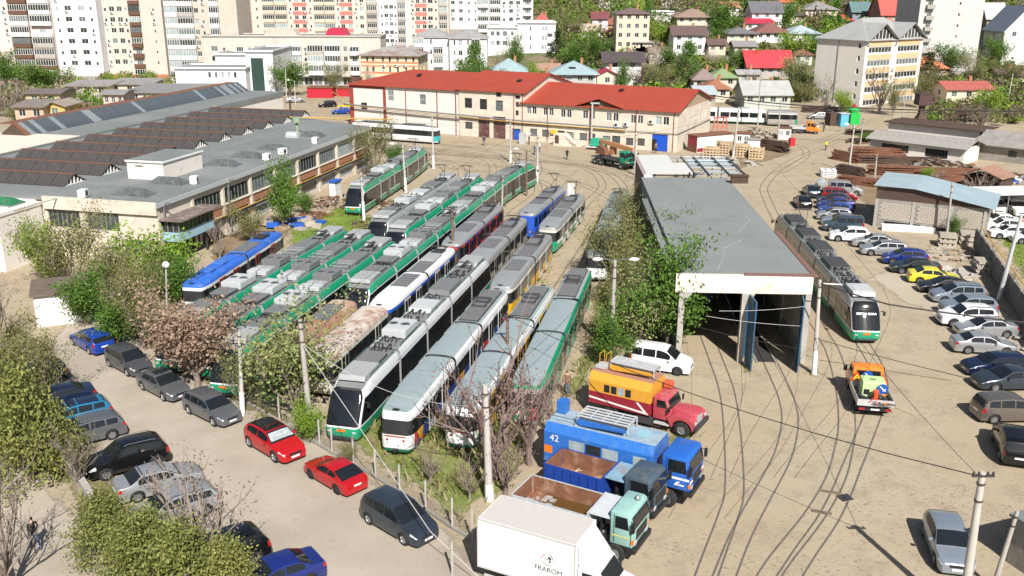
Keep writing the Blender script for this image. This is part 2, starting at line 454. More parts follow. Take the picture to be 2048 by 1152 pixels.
patch('oil_stains',[(1410,680),(1425,680),(1470,840),(1475,980),(1455,980),(1450,850)],MP_stain,0.008,0.8,0.3)
patch('oil_stains',[(1345,1055),(1380,1060),(1375,1095),(1345,1090)],MP_stain,0.008,0.5,0.3)
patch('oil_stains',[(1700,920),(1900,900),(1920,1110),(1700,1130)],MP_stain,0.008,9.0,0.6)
M_rail=mat('worn_rail_steel',(0.30,0.265,0.23),0.45,0.7,var=0.25,scale=1.0)
M_groove=mat('rail_groove_dirt',(0.19,0.155,0.115),0.95,var=0.35,scale=3)
def smooth_line(P,n):
 """Catmull-Rom through the surveyed points"""
 P=[np.array(p[:2],float) for p in P]
 P=[2 * P[0] - P[1]] + P + [2 * P[-1] - P[-2]]
 out=[]
 for i in range(1,len(P) - 2):
  for k in range(n):
   t=k / n
   a,b,c,d=P[i - 1:i + 3]
   out.append(0.5 * ((2 * b) + (c - a) * t + (2 * a - 5 * b + 4 * c - d) * t * t + (3 * b - a - 3 * c + d) * t ** 3))
 out.append(P[-2])
 return out
TRACKS=[]
def track(pts,n=8):
 L_=smooth_line(pts,n)
 g=MB(); rails=[MB(),MB()]
 N_=[]
 for i,p in enumerate(L_):
  d=L_[min(i + 1,len(L_) - 1)] - L_[max(i - 1,0)]; d=d / (np.linalg.norm(d) + 1e-9)
  N_.append(np.array([-d[1],d[0]]))
 for k,sgn in enumerate((-0.5,0.5)):
  rings=[]
  for p,q in zip(L_,N_):
   c=p + q * sgn
   rings.append([(c[0] + q[0] * w,c[1] + q[1] * w,z) for w,z in ((-0.025,0.0),(-0.025,0.02),(0.025,0.02),(0.025,0.0))])
  rails[k].loft(rings,0,False)
  a=[(p + q * (sgn - 0.055)) for p,q in zip(L_,N_)]; b=[(p + q * (sgn + 0.055)) for p,q in zip(L_,N_)]
  zz=0.0105 + 0.0006 * (len(TRACKS) % 5)
  g.loft([[(*x,zz),(*y,zz)] for x,y in zip(a,b)],0,False)
 o=obj('tram_track',g.mesh('tram_track',M_groove),kind='structure')
 for r in rails:obj('rail',r.mesh('rail',M_rail),o)
 TRACKS.append(o)
ROW_D=np.array([math.cos(math.radians(76.5)),math.sin(math.radians(76.5))])
ROW_N=np.array([ROW_D[1],-ROW_D[0]])
def row(s,t):
 """yard point: s across the stabling rows, t along them"""
 return ROW_N * s + ROW_D * t
ROWS=[-37.6,-34.6,-31.65,-28.6,-25.7,-21.8,-18.0,-14.8,-11.9]
def px(*pts):return [G(u,v).xy[:] for u,v in pts]
far=G(880,293).xy
for s,t0,t1 in zip(ROWS,(56,56,54,55,55,48,47,49,53),(112,118,118,122,108,102,114,112,112)):
 a=row(s,t1); b=a + ROW_D * 14; c=a + ROW_D * 26 + np.array([-7.0,3])
 d=np.array([a[0] - 22,a[1] + 40 - 0.12 * (s + 30)]); e=d + np.array([-16,8.0])
 track([row(s,t0),row(s,t0 + 20),row(s,t1 - 10),a,b,c,d,e],9)
track(px((705,432),(725,408),(760,382),(800,357),(840,330),(868,310),(900,297),(980,290)))
track(px((1414,672),(1432,720),(1453,780),(1464,858),(1469,976),(1456,1033),(1428,1110),(1405,1175)))
track(px((1497,625),(1523,688),(1556,757),(1574,801),(1580,845),(1568,905),(1543,957),(1522,994),(1480,1075),(1440,1175)))
track(px((1553,438),(1640,560),(1726,688),(1752,735),(1760,785),(1738,850),(1705,930),(1683,985),(1655,1040),(1610,1105),(1565,1175)))
track(px((1560,530),(1642,662),(1668,710),(1687,780),(1694,850),(1686,905),(1670,960),(1630,1030),(1560,1120),(1525,1175)))
track(px((1290,345),(1400,336),(1500,326),(1570,306),(1640,283),(1684,262),(1676,247),(1640,243)))
track(px((1553,438),(1535,400),(1530,370),(1570,330),(1640,297),(1700,270),(1735,240)))
track(px((1540,282),(1600,292),(1612,312),(1580,335),(1545,350)))
track(px((1180,255),(1300,243),(1420,243),(1500,248),(1600,256),(1680,262)))
track(px((765,268),(850,284),(960,300),(1060,330),(1170,372),(1230,405),(1240,450)))
track(px((900,284),(1010,292),(1130,320),(1240,352),(1300,352)))
# ------------------------------------------------------------------ building kit
M_frame_w=mat('white_window_frame',(0.68,0.68,0.66),0.4)
M_frame_g=mat('grey_window_frame',(0.22,0.23,0.23),0.6,var=0.2)
M_frame_d=mat('dark_window_frame',(0.07,0.06,0.055),0.6,var=0.2)
M_rooffelt=mat('grey_felt_roof',(0.165,0.182,0.18),0.85,var=0.12,scale=0.25,dirt=(0.21,0.22,0.215),dscale=0.12,damt=0.5,bump=0.15,bscale=3)
M_rooffelt2=mat('pale_felt_roof',(0.20,0.215,0.21),0.9,var=0.07,scale=0.2,dirt=(0.17,0.18,0.175),dscale=0.3,damt=0.45,bump=0.15,bscale=3)
M_darkroof=mat('weathered_wired_glass',(0.062,0.055,0.053),0.55,var=0.3,scale=0.8,dirt=(0.12,0.075,0.06),dscale=0.5,damt=0.25)
WCACHE={}
def window_meshes(w,h,cols,rows,fm,mullion=0.07,depth=0.1):
 k=(round(w,2),round(h,2),cols,rows,fm.name,mullion)
 if k not in WCACHE:
  f=MB(); t=mullion
  f.box(-w / 2,w / 2,-depth / 2,depth / 2,0,t); f.box(-w / 2,w / 2,-depth / 2,depth / 2,h - t,h)
  f.box(-w / 2,-w / 2 + t,-depth / 2,depth / 2,t,h - t); f.box(w / 2 - t,w / 2,-depth / 2,depth / 2,t,h - t)
  for i in range(1,cols):
   x=-w / 2 + w * i / cols
   f.box(x - t / 2,x + t / 2,-depth / 2 + 0.01,depth / 2 - 0.01,t,h - t)
  for j in range(1,rows):
   z=h * j / rows
   f.box(-w / 2 + t,w / 2 - t,-depth / 2 + 0.02,depth / 2 - 0.02,z - t * 0.4,z + t * 0.4)
  g=MB(); g.box(-w / 2 + t * 0.5,w / 2 - t * 0.5,-0.012,0.012,t * 0.5,h - t * 0.5)
  WCACHE[k]=(f.mesh('window',fm),g.mesh('pane',M_glass_tint))
 return WCACHE[k]
def put_window(root,x,z,w,h,side,W,D,cols=2,rows=1,fm=None,rec=0.14,sill=True,mullion=0.07,name='window'):
 fm=fm or M_frame_w
 f,g=window_meshes(w,h,cols,rows,fm,mullion)
 pos,rz={'F':((x,rec,z),0.0),'R':((W - rec,x,z),math.pi / 2),'B':((W - x,D - rec,z),math.pi),'L':((rec,D - x,z),-math.pi / 2)}[side]
 o=obj(name,f,root,pos,rz)
 obj('pane',g,o)
 return o
def side_frame(side,W,D):
 return {'F':(Vector((0,0,0)),Vector((1,0,0)),W),'R':(Vector((W,0,0)),Vector((0,1,0)),D),
   'B':(Vector((W,D,0)),Vector((-1,0,0)),W),'L':(Vector((0,D,0)),Vector((0,-1,0)),D)}[side]
def wall_face(mb,side,W,D,z0,z1,holes,reveal=0.2,m=0,mr=0):
 p0,u,w=side_frame(side,W,D)
 n=Vector((-u.y,u.x,0))                      # inwards
 xs=sorted({0.0,w} | {min(max(a,0),w) for h in holes for a in h[:2]})
 zs=sorted({z0,z1} | {min(max(a,z0),z1) for h in holes for a in h[2:4]})
 P=lambda x,z,d=0:p0 + u * x + n * d + Vector((0,0,z))
 for i in range(len(xs) - 1):
  for j in range(len(zs) - 1):
   cx,cz=(xs[i] + xs[i + 1]) / 2,(zs[j] + zs[j + 1]) / 2
   if any(h[0] < cx < h[1] and h[2] < cz < h[3] for h in holes):continue
   mb.face([P(xs[i],zs[j]),P(xs[i + 1],zs[j]),P(xs[i + 1],zs[j + 1]),P(xs[i],zs[j + 1])],m)
 for a,b,c,d in holes:
  r=reveal
  mb.face([P(a,c),P(b,c),P(b,c,r),P(a,c,r)],mr); mb.face([P(a,d,r),P(b,d,r),P(b,d),P(a,d)],mr)
  mb.face([P(a,c,r),P(a,d,r),P(a,d),P(a,c)],mr); mb.face([P(b,c),P(b,d),P(b,d,r),P(b,c,r)],mr)
  mb.face([P(a,c,r),P(b,c,r),P(b,d,r),P(a,d,r)],mr)
def walls(root,W,D,z0,z1,wins,wm,name='wall',reveal=0.2,**kw):
 """four walls; wins: (side, x, z, w, h, cols, rows[, frame material]) are recessed openings that get a window each"""
 mb=MB(); dark=M_black
 for s in 'FRBL':
  hs=[(x - w / 2,x + w / 2,z,z + h) for (sd,x,z,w,h,*_r) in wins if sd == s]
  wall_face(mb,s,W,D,z0,z1,hs,reveal)
 o=part(name,mb,[wm],root)
 for (sd,x,z,w,h,*r) in wins:
  put_window(root,x,z,w,h,sd,W,D,*(r[:2] or (2,1)),fm=(r[2] if len(r) > 2 else None),**kw)
 return o
def flat_roof(root,W,D,z,m,over=0.15,t=0.25,kerb=0.0,km=None):
 mb=MB(); mb.box(-over,W + over,-over,D + over,z,z + t)
 r=part('roof',mb,[m],root)
 if kerb:
  k=MB(); e=over
  for b in ((-e,W + e,-e,-e + 0.25),(-e,W + e,D + e - 0.25,D + e),(-e,-e + 0.25,-e + 0.25,D + e - 0.25),(W + e - 0.25,W + e,-e + 0.25,D + e - 0.25)):
   k.box(b[0],b[1],b[2],b[3],z + t + 0.002,z + t + kerb)
  part('parapet',k,[km or m],root)
 return r
def gable_roof(root,W,D,z,h,m,over=0.5,axis='x',t=0.14,gm=None,name='roof'):
 """ridge along local x (or y); gables closed with wall material gm"""
 mb=MB()
 if axis == 'x':
  for sgn in (0,1):
   ye,yr=(-over,D / 2) if sgn == 0 else (D + over,D / 2)
   ze=z - h * over / (D / 2)
   a=[(-over,ye,ze),(W + over,ye,ze),(W + over,yr,z + h),(-over,yr,z + h)]
   if sgn:a=a[::-1]
   mb.loft([a,[(p[0],p[1],p[2] + t) for p in a]],0,True,True)
 else:
  for sgn in (0,1):
   xe,xr=(-over,W / 2) if sgn == 0 else (W + over,W / 2)
   ze=z - h * over / (W / 2)
   a=[(xe,-over,ze),(xr,-over,z + h),(xr,D + over,z + h),(xe,D + over,ze)]
   if sgn:a=a[::-1]
   mb.loft([a,[(p[0],p[1],p[2] + t) for p in a]],0,True,True)
 r=part(name,mb,[m],root,fix=True)
 if gm:
  g=MB()
  if axis == 'x':
   for x in (0.0,W):g=MB(); g.face([(x,0,z),(x,D,z),(x,D / 2,z + h - 0.02)]); part('gable',g,[gm],root)
  else:
   for y in (0.0,D):g=MB(); g.face([(0,y,z),(W,y,z),(W / 2,y,z + h - 0.02)]); part('gable',g,[gm],root)
 return r
def hip_roof(root,W,D,z,h,m,over=0.5,ridge=None,name='roof'):
 mb=MB(); o=over; ze=z - 0.12
 ix=ridge if ridge is not None else min(D,W) / 2
 if W >= D:r1,r2=(ix,D / 2),(W - ix,D / 2)
 else:r1,r2=(W / 2,ix),(W / 2,D - ix)
 A,B,Cc,Dd=(-o,-o),(W + o,-o),(W + o,D + o),(-o,D + o)
 def f(*q):mb.face(q)
 def P(p,zz):return (p[0],p[1],zz)
 zb=ze - 0.16
 if W >= D:
  f(P(A,ze),P(B,ze),P(r2,z + h),P(r1,z + h)); f(P(Cc,ze),P(Dd,ze),P(r1,z + h),P(r2,z + h))
  f(P(B,ze),P(Cc,ze),P(r2,z + h)); f(P(Dd,ze),P(A,ze),P(r1,z + h))
 else:
  f(P(A,ze),P(B,ze),P(r1,z + h)); f(P(Cc,ze),P(Dd,ze),P(r2,z + h))
  f(P(B,ze),P(Cc,ze),P(r2,z + h),P(r1,z + h)); f(P(Dd,ze),P(A,ze),P(r1,z + h),P(r2,z + h))
 for a,b in ((A,B),(B,Cc),(Cc,Dd),(Dd,A)):f(P(a,zb),P(b,zb),P(b,ze),P(a,ze))
 f(P(Dd,zb),P(Cc,zb),P(B,zb),P(A,zb))
 return part(name,mb,[m],root,fix=True)
ACM=None
def ac_mesh():
 global ACM
 if ACM is None:
  b=MB(); b.box(-0.42,0.42,-0.32,0,0,0.6)
  b.lathe([(0.0,0.335),(0.24,0.335),(0.24,0.32)],12,Matrix.Translation((-0.1,0,0.3)) @ Matrix.Rotation(math.pi / 2,4,'X'),1)
  ACM=b.mesh('air_conditioner',[M_whited,M_black])
 return ACM
BALC={}
def balcony_mesh(w,h,kind):
 """projecting balcony: parapet, slab and, if enclosed, a band of glazing"""
 k=(round(w,1),kind)
 if k not in BALC:
  pm={'w':M_whited,'b':mat_brownp,'g':M_concrete,'p':mat_coral,'c':mat_creamp,'y':mat_yel}[kind[0]]
  b=MB(); b.box(-w / 2,w / 2,-1.05,0,0,0.12); b.box(-w / 2,w / 2,-1.05,-0.95,0.12,1.05)
  b.box(-w / 2,-w / 2 + 0.1,-0.95,0,0.12,1.05); b.box(w / 2 - 0.1,w / 2,-0.95,0,0.12,1.05)
  g=None
  if kind[1] == 'e':
   g=MB(); n=max(3,int(w / 0.62)); z0,z1=1.05,h - 0.25
   g.box(-w / 2 + 0.03,w / 2 - 0.03,-0.99,-0.05,z0,z1,1)
   for i in range(n + 1):
    x=-w / 2 + w * i / n
    x=min(max(x,-w / 2 + 0.05),w / 2 - 0.05)
    g.box(x - 0.05,x + 0.05,-1.03,-0.97,z0,z1,0)
   g.box(-w / 2,w / 2,-1.04,-0.96,z1 - 0.12,z1 + 0.001,0); g.box(-w / 2,w / 2,-1.04,-0.96,z0,z0 + 0.07,0)
   for x in (-w / 2,w / 2):g.box(x - 0.03,x + 0.03,-1.0,-0.02,z1 - 0.12,z1,0)
   b.box(-w / 2 - 0.04,w / 2 + 0.04,-1.1,0,z1 + 0.002,z1 + 0.08)
   g=g.mesh('glazing',[M_frame_w if kind[-1] != 'd' else M_frame_d,M_glass_tint])
  BALC[k]=(b.mesh('balcony',pm),g)
 return BALC[k]
mat_brownp=mat('brown_panel',(0.12,0.06,0.035),0.7,var=0.2)
mat_coral=mat('coral_panel',(0.56,0.17,0.15),0.8,var=0.08)
mat_creamp=mat('cream_panel',(0.58,0.47,0.37),0.8,var=0.08)
mat_yel=mat('yellow_panel',(0.5,0.38,0.16),0.7,var=0.1)
def tower(label,Y,u0,u1,vref,top,cols,wm,fh=2.85,depth=14,z0w=0.0,tilt=0.0,ground=True,cat='apartment block',side_wins=None,group='apartment blocks behind the depot',base=None,roof=None):
 xa,xb=AtY(u0,Y,vref),AtY(u1,Y,vref)
 W=xb - xa; zb=elev((xa + xb) / 2,Y)
 root=thing('apartment_block',label,cat,(xa,Y,zb),tilt,group)
 H=top - zb; n=int((H - z0w) / fh)
 wins=[]; balc=[]; acs=[]; bands=[]
 for (u,kind,wpx) in cols:
  x=AtY(u,Y,vref) - xa; w=abs(AtY(u + wpx,Y,vref) - AtY(u,Y,vref))
  for k in range(n):
   z=z0w + k * fh
   if k == 0 and ground and kind[0] != 'B':continue
   if kind[0] == 'B':balc.append((x,z,w,kind[1:]))
   elif kind[0] == 'P':bands.append((x,z,w))
   else:
    h={'s':0.95,'d':1.3,'t':1.35,'v':0.8,'n':2.1}[kind[0]]
    wins.append(('F',x,z + (0.95 if kind[0] != 'n' else 0.3),w,h,{'s':1,'d':2,'t':3,'v':1,'n':2}[kind[0]],1))
    if RND.random() < 0.2:acs.append((x + RND.uniform(-0.3,0.3),z + 0.3))
 for sw in side_wins or []:wins += [(sw[0],sw[1],z0w + k * fh + 0.95,sw[2],1.3,2,1) for k in range(1,n)]
 walls(root,W,depth,-2.0,H,wins,wm)
 for x,z,w,kd in balc:
  kk=kd
  if kd[0] == 'm':
   kk=RND.choice(['we','we','ge','wo','be' if kd == 'mb' else 'we','we'])
  elif kd == 'b':kk=RND.choice(['be','be','bo','bed','we'])
  bm_,gm_=balcony_mesh(w,fh,kk)
  o=obj('balcony',bm_,root,(x,0,z))
  if gm_:obj('glazing',gm_,o)
  else:
   put_window(root,x,z + 0.15,min(w * 0.6,2.0),2.0,'F',W,depth,3,1,M_frame_w,rec=-0.06,name='balcony_door')
 for x,z,w in bands:
  b=MB(); b.box(x - w / 2,x + w / 2,-0.06,-0.003,z - 0.35,z + 0.85); part('spandrel_panel',b,[mat_coral],root)
 for x,z in acs:obj('air_conditioner',ac_mesh(),root,(x,-0.01,z))
 if ground:
  b=MB(); b.box(0.02,W - 0.02,-0.09,-0.003,-1.9,z0w + 0.5 if z0w else 1.0); part('plinth',b,[base or M_concrete_d],root)
 if roof is None:flat_roof(root,W,depth,H,M_rooffelt,0.15,0.25,0.25,wm)
 return root,W,H
E_white=mat('white_render',(0.66,0.66,0.67),0.85,var=0.06,scale=0.4,dirt=(0.5,0.48,0.45),dscale=0.3,damt=0.12)
E_cream=mat('cream_render',(0.52,0.475,0.42),0.9,var=0.08,scale=0.4,dirt=(0.4,0.34,0.28),dscale=0.3,damt=0.2)
E_peach=mat('peach_render',(0.60,0.50,0.43),0.9,var=0.08,scale=0.4)
E_tan=mat('tan_render',(0.50,0.435,0.37),0.9,var=0.1,scale=0.4,dirt=(0.38,0.31,0.25),dscale=0.3,damt=0.2)
E_pink=mat('pale_pink_render',(0.63,0.52,0.485),0.9,var=0.06,scale=0.4)
E_greyw=mat('pale_grey_render',(0.52,0.51,0.49),0.9,var=0.1,scale=0.3)
# towers along the back
tower('white tower with four window columns beside dark trees at the left edge',268,122,211,165,36,[(134,'s',5),(155,'d',13),(181,'d',13),(200,'s',5)],E_white,2.92)
tower('pink sided tower with brown and white balconies at the far left edge',267,-60,121,165,36,[(-20,'d',12),(30,'s',5),(59,'Bb',36),(101,'Bmb',40)],E_pink,2.92,depth=13)
tower('cream tower with one stack of brown balconies and a blank end wall',272,216,338,160,36,[(227,'s',5),(240,'d',10),(255,'d',10),(267,'s',5),(285,'Bb',20),(321,'v',4)],E_cream,2.85,base=mat('brick_red_base',(0.40,0.14,0.08),0.9,var=0.2))
tower('tan tower whose front is crowded with white enclosed balconies',266,342,484,150,36,[(356,'Bwe',24),(384,'Bm',30),(404,'d',9),(417,'s',5),(440,'Bwe',18)],E_tan,2.85)
tower('long cream block striped with coral panels behind the low flats',332,463,733,40,40,[(480,'d',9),(499,'d',9),(489,'P',30),(515,'s',4),(539,'Bce',23),(564,'Bce',23),(582,'s',4),(594,'d',8),(609,'d',8),(601,'P',28),(622,'s',4),(640,'Bce',20),(661,'Bce',20),(677,'s',4),(686,'d',8),(701,'d',8),(693,'P',26),(713,'s',4),(724,'d',8)],E_peach,2.8)
tower('pale grey narrow block with a stack of glazed balconies',334,734,757,40,40,[(745,'Bge',20)],E_greyw,2.8)
tower('white block with small windows between two balcony stacks',336,758,815,40,40,[(764,'s',4),(773,'d',8),(783,'d',8),(791,'s',4),(804,'Bge',15)],E_white,2.8)
tower('short cream block with coral panels beside the long white block',338,816,897,40,40,[(826,'s',5),(836,'d',8),(849,'d',8),(842,'P',24),(861,'d',10),(872,'s',4),(887,'Bge',16)],E_peach,2.8)
tower('long white block with balconies at its right end near the wooded hill',346,898,1066,40,42,[(906,'d',8),(922,'d',8),(938,'s',4),(951,'s',4),(967,'Bm',21),(991,'Bm',21),(1008,'s',5),(1022,'d',8),(1036,'d',8),(1055,'Bwo',17)],E_white,2.8,depth=16)
# low flats with shops
root,W,H=tower('four storey flats with mixed balconies above glass shopfronts',259,408,762,110,12.6,
 [(430,'d',13),(449,'s',5),(481,'Bm',24),(500,'s',5),(515,'d',9),(537,'Bm',32),(561,'s',6),(587,'Bm',32),(611,'s',6),(632,'Bm',31),(666,'Bm',31),(691,'d',8),(710,'Bm',18)],E_cream,2.58,12,z0w=2.7,ground=False,group='low flats behind the depot')
for k in range(14):
 put_window(root,12 + k * 2.6,0.05,2.3,2.0,'F',W,12,2,1,M_frame_w,rec=-0.08,name='shop_window')
b=MB(); b.box(8,49,-1.3,-0.15,2.15,2.3); part('shop_canopy',b,[M_dark_metal],root)
b=MB(); b.prism([(0,0),(6,0),(5,1.9),(1,1.9)],2,8); part('roof_house',b,[mat('crimson_roof',(0.42,0.02,0.06),0.5)],root,(W * 0.68,0,H + 0.3))
b=MB(); b.prism([(0,0),(9,0),(8,1.7),(1,1.7)],3,8); part('roof_house',b,[E_tan],root,(W * 0.33,0,H + 0.3))
def flats(label,Y,u0,u1,veave,wm,floors,cols,depth,roofh=0,roofm=None,rz=0.0,fh=2.8,group='mid rise flats',cat='flats',vref=None,rside=None,over=0.4):
 vref=vref or veave + 20
 xa,xb=AtY(u0,Y,vref),AtY(u1,Y,vref); W=xb - xa
 zt=ZatY(veave,Y,(u0 + u1) / 2); zb=elev((xa + xb) / 2,Y)
 H=zt - zb
 root=thing('apartment_block',label,cat,(xa,Y,zb),rz,group)
 wins=[]; bal=[]
 for (u,kind,wpx) in cols:
  x=AtY(u,Y,vref) - xa; w=AtY(u + wpx,Y,vref) - AtY(u,Y,vref)
  for k in range(floors):
   z=H - (k + 1) * fh + 0.75
   if z < 0.1:continue
   if kind[0] == 'B':bal.append((x,z - 0.75,w,kind[1:]))
   else:wins.append(('F',x,z,w,1.35,{'s':1,'d':2,'t':3}[kind],1))
 for sd,x,w in rside or []:
  wins += [(sd,x,H - (k + 1) * fh + 0.75,w,1.35,2,1) for k in range(floors) if H - (k + 1) * fh + 0.75 > 0.1]
 walls(root,W,depth,-3.0,H,wins,wm)
 for x,z,w,kd in bal:
  kk=RND.choice(['we','wo','ge']) if kd == 'm' else kd
  bm_,gm_=balcony_mesh(w,fh,kk); o=obj('balcony',bm_,root,(x,0,z))
  if gm_:obj('glazing',gm_,o)
 if roofh:hip_roof(root,W,depth,H,roofh,roofm,over)
 else:flat_roof(root,W,depth,H,roofm or M_rooffelt,0.2,0.3,0.4,wm)
 return root,W,H
M_slate=mat('grey_metal_roof',(0.27,0.27,0.265),0.6,var=0.15,scale=0.5)
M_patchroof=mat('rusty_patched_roof',(0.30,0.29,0.27),0.7,var=0.1,dirt=(0.22,0.09,0.065),dscale=0.25,damt=0.5)
E_ochre=mat('pale_yellow_render',(0.62,0.51,0.345),0.9,var=0.06)
E_orange=mat('orange_band',(0.56,0.19,0.10),0.85,var=0.08)
# orange banded office
r,W,H=flats('cream office with orange bands under a rust patched grey roof',240,722,838,109,E_ochre,3,[(735,'s',5),(747,'s',6),(767,'s',5),(781,'s',5),(797,'s',5),(814,'s',5),(829,'s',5)],12,1.9,M_patchroof,rz=-0.12,cat='office building',vref=130,fh=2.5,over=0.8,rside=[('R',3,1),('R',7,1)])
for zz in (H - 2.4,H - 4.9):
 for z2,z3 in ((0.3,0.75),(2.02,2.35)):b=MB(); b.box(0.02,W - 0.02,-0.03,-0.003,zz + z2,zz + z3); part('painted_band',b,[E_orange],r)
for q in (9,13.5,17):obj('air_conditioner',ac_mesh(),r,(q * W / 22,-0.03,H - 2.9))
flats('white flats with grey hipped roof beside tall green poplars',282,826,900,74,E_white,4,[(838,'Bwe',20),(862,'s',4),(877,'Bm',18)],11,2.6,M_slate)
flats('white flats with bay windows and grey roof beside the bare tree',280,899,974,76,E_white,4,[(909,'s',4),(921,'d',8),(936,'s',4),(952,'Bwe',16)],11,2.4,M_slate)
flats('white flats with small square windows below the long white block',300,975,1034,58,E_white,4,[(985,'d',7),(996,'d',7),(1010,'d',9),(1024,'s',4)],12,0,M_rooffelt2)
flats('blank white gable end block with a stack of balconies at its right',300,1035,1111,48,E_white,4,[(1061,'s',3),(1086,'s',3),(1092,'s',3),(1101,'Bwo',9)],13,0,M_rooffelt2)
# white hall with small windows, beyond the workshop
r,W,H=flats('low white annex with a row of small dark windows',232,352,492,140,E_white,1,[(420,'s',6),(433,'s',6),(446,'s',6),(459,'s',6),(471,'s',6)],12,0,M_rooffelt,vref=160,cat='hall',fh=2.6,group=None,over=0.3)
r,W,H=flats('tall white hall with one dark green vertical window strip',236,494,548,106,E_white,0,[],20,0,M_rooffelt,vref=150,cat='hall',group=None)
b=MB(); b.box(0,3.0,-0.08,-0.003,0.2,H - 1.2); b2=part('window_strip',b,[mat('green_glass',(0.03,0.06,0.05),0.15)],r,(1.2,0,0))
r,W,H=flats('grey roofed white hall between the annex and the tall hall',246,432,494,112,E_white,0,[],20,0,M_rooffelt,vref=130,cat='hall',group=None)
# six storey block on the right and its taller neighbour
r,W,H=None,None,None
Y6=212
x1=AtY(1722,Y6,180); zb=elev(x1,Y6); Wr=21.0
r=thing('apartment_block','cream six storey block with two glazed gables above bands of windows','apartment block',(x1,Y6,zb),0.6)
Ht=ZatY(80,Y6,1722) - zb
wr=[('F',5.25 + bay * 10.5,Ht - 2.9 - k * 2.85,8.2,1.3,7,1) for bay in range(2) for k in range(5)] + [('L',11.4,1.5 + k * 2.75,0.8,1.2,1,1) for k in range(5)]
walls(r,Wr,13,-2,Ht,wr,mat('warm_white_render',(0.72,0.675,0.61),0.9,var=0.06,scale=0.3),mullion=0.12)
M_pband=mat('peach_band',(0.60,0.42,0.24),0.9); M_pale=mat('pale_metal_roof',(0.40,0.40,0.39),0.5,0.2,var=0.12,scale=0.3,dirt=(0.3,0.29,0.28),dscale=0.3)
for bay in range(2):
 xc=5.25 + bay * 10.5; hw=5.6
 for k in range(5):bb=MB(); bb.box(xc - 4.2,xc + 4.2,-0.06,-0.003,Ht - 1.45 - k * 2.85,Ht - 0.35 - k * 2.85); part('painted_band',bb,[M_pband],r)
 b=MB()
 for s in (-1,1):
  a=[(xc + s * hw,-1.0,Ht - 0.3),(xc,-1.0,Ht + 3.3),(xc,8,Ht + 3.3),(xc + s * hw,8,Ht - 0.3)]
  b.loft([a,[(p[0],p[1],p[2] + 0.15) for p in a]],0,True,True)
 part('gable_roof',b,[M_pale],r,fix=True)
 g=MB(); g.prism([(xc - 4.7,Ht),(xc + 4.7,Ht),(xc,Ht + 2.95)],-0.1,0.1); q=part('gable_glazing',g,[M_glass_tint],r)
 for t in (-0.78,-0.52,-0.26,0,0.26,0.52,0.78):f=MB(); f.box(xc + 4.7 * t - 0.09,xc + 4.7 * t + 0.09,-0.17,-0.105,Ht,Ht + (1 - abs(t)) * 2.9); part('mullion',f,[M_frame_w],q)
hip_roof(r,Wr,13,Ht,4.4,M_pale,0.5)
for q in ((0.6,Ht - 1.2),(10.3,Ht - 7.0),(10.5,Ht - 1.3)):obj('air_conditioner',ac_mesh(),r,(q[0],-0.02,q[1]))
b=MB(); b.tube([(-0.1,7,0),(-0.1,7,Ht)],0.07,6); part('drainpipe',b,[M_grey_metal],r)
tower('tall off white tower with small dark windows behind the six storey block',262,1838,1966,30,42,[(1858,'Bgo',16),(1918,'v',4)],E_greyw,2.85,depth=16)
# ------------------------------------------------------------------ houses on the hillside
HC={}
def hmat(c,kind='r'):
 k=(c,kind)
 if k not in HC:
  HC[k]=mat('house_%s_%d' % (kind,len(HC)),c,0.55 if kind == 'r' else 0.9,var=0.14,scale=0.6,bump=0.1 if kind == 'r' else 0.0,bscale=6)
 return HC[k]
def house(label,u0,u1,ve,vr,Y,wallc,roofc,kind='hip',depth=9,rz=0.0,nwin=3,over=0.6,storeys=1,chimney=True,group='houses on the hillside',axis='x'):
 um=(u0 + u1) / 2; Hw=2.9 * storeys + .3
 while Y > 190 and ZatY(ve,Y,um) - elev(AtY(um,Y,ve),Y) < Hw:Y -= 1
 xa,xb=AtY(u0,Y,ve),AtY(u1,Y,ve); W=xb - xa; depth=min(depth,max(6,W * 1.1))
 zt=ZatY(ve,Y,um); zb=elev((xa + xb) / 2,Y)
 H=max(2.3,zt - zb); zb=zt - H
 yr=Y + (depth / 2 if kind != 'shed' else depth)
 rh=max(0.5,ZatY(vr,yr,um) - zt)
 root=thing('house',label,'house',(xa,Y,zb),rz,group)
 wins=[]
 for s in range(storeys):
  z=H - 1.75 - s * 2.7
  if z < 0.2:continue
  for k in range(nwin):wins.append(('F',W * (k + 0.5) / nwin,z,min(1.2,W / nwin * 0.55),1.3,2,1))
  wins.append(('R',depth * 0.5,z,1.1,1.3,2,1))
  wins.append(('L',depth * 0.5,z,1.1,1.3,2,1))
 walls(root,W,depth,-3.5,H,wins,hmat(wallc,'w'))
 rm=hmat(roofc)
 if kind == 'hip':hip_roof(root,W,depth,H,rh,rm,over)
 elif kind == 'flat':flat_roof(root,W,depth,H,rm,0.2,0.25,0.3,hmat(wallc,'w'))
 elif kind == 'shed':
  b=MB(); a=[(-over,-over,H - 0.1),(W + over,-over,H - 0.1),(W + over,depth,H + rh),(-over,depth,H + rh)]
  b.loft([a,[(p[0],p[1],p[2] + 0.12) for p in a]],0,True,True); part('roof',b,[rm],root,fix=True)
 else:gable_roof(root,W,depth,H,rh,rm,over,axis,gm=hmat(wallc,'w'))
 if chimney and kind != 'flat':
  b=MB(); b.box(-0.3,0.3,-0.3,0.3,0,1.6); b.box(-0.38,0.38,-0.38,0.38,1.6,1.75)
  part('chimney',b,[M_brick],root,(W * 0.7,depth * 0.62,H + rh * 0.55))
 return root,W,H,rh
WH,CR,GY,BE=(0.68,0.67,0.66),(0.58,0.5,0.4),(0.38,0.37,0.36),(0.5,0.45,0.38)
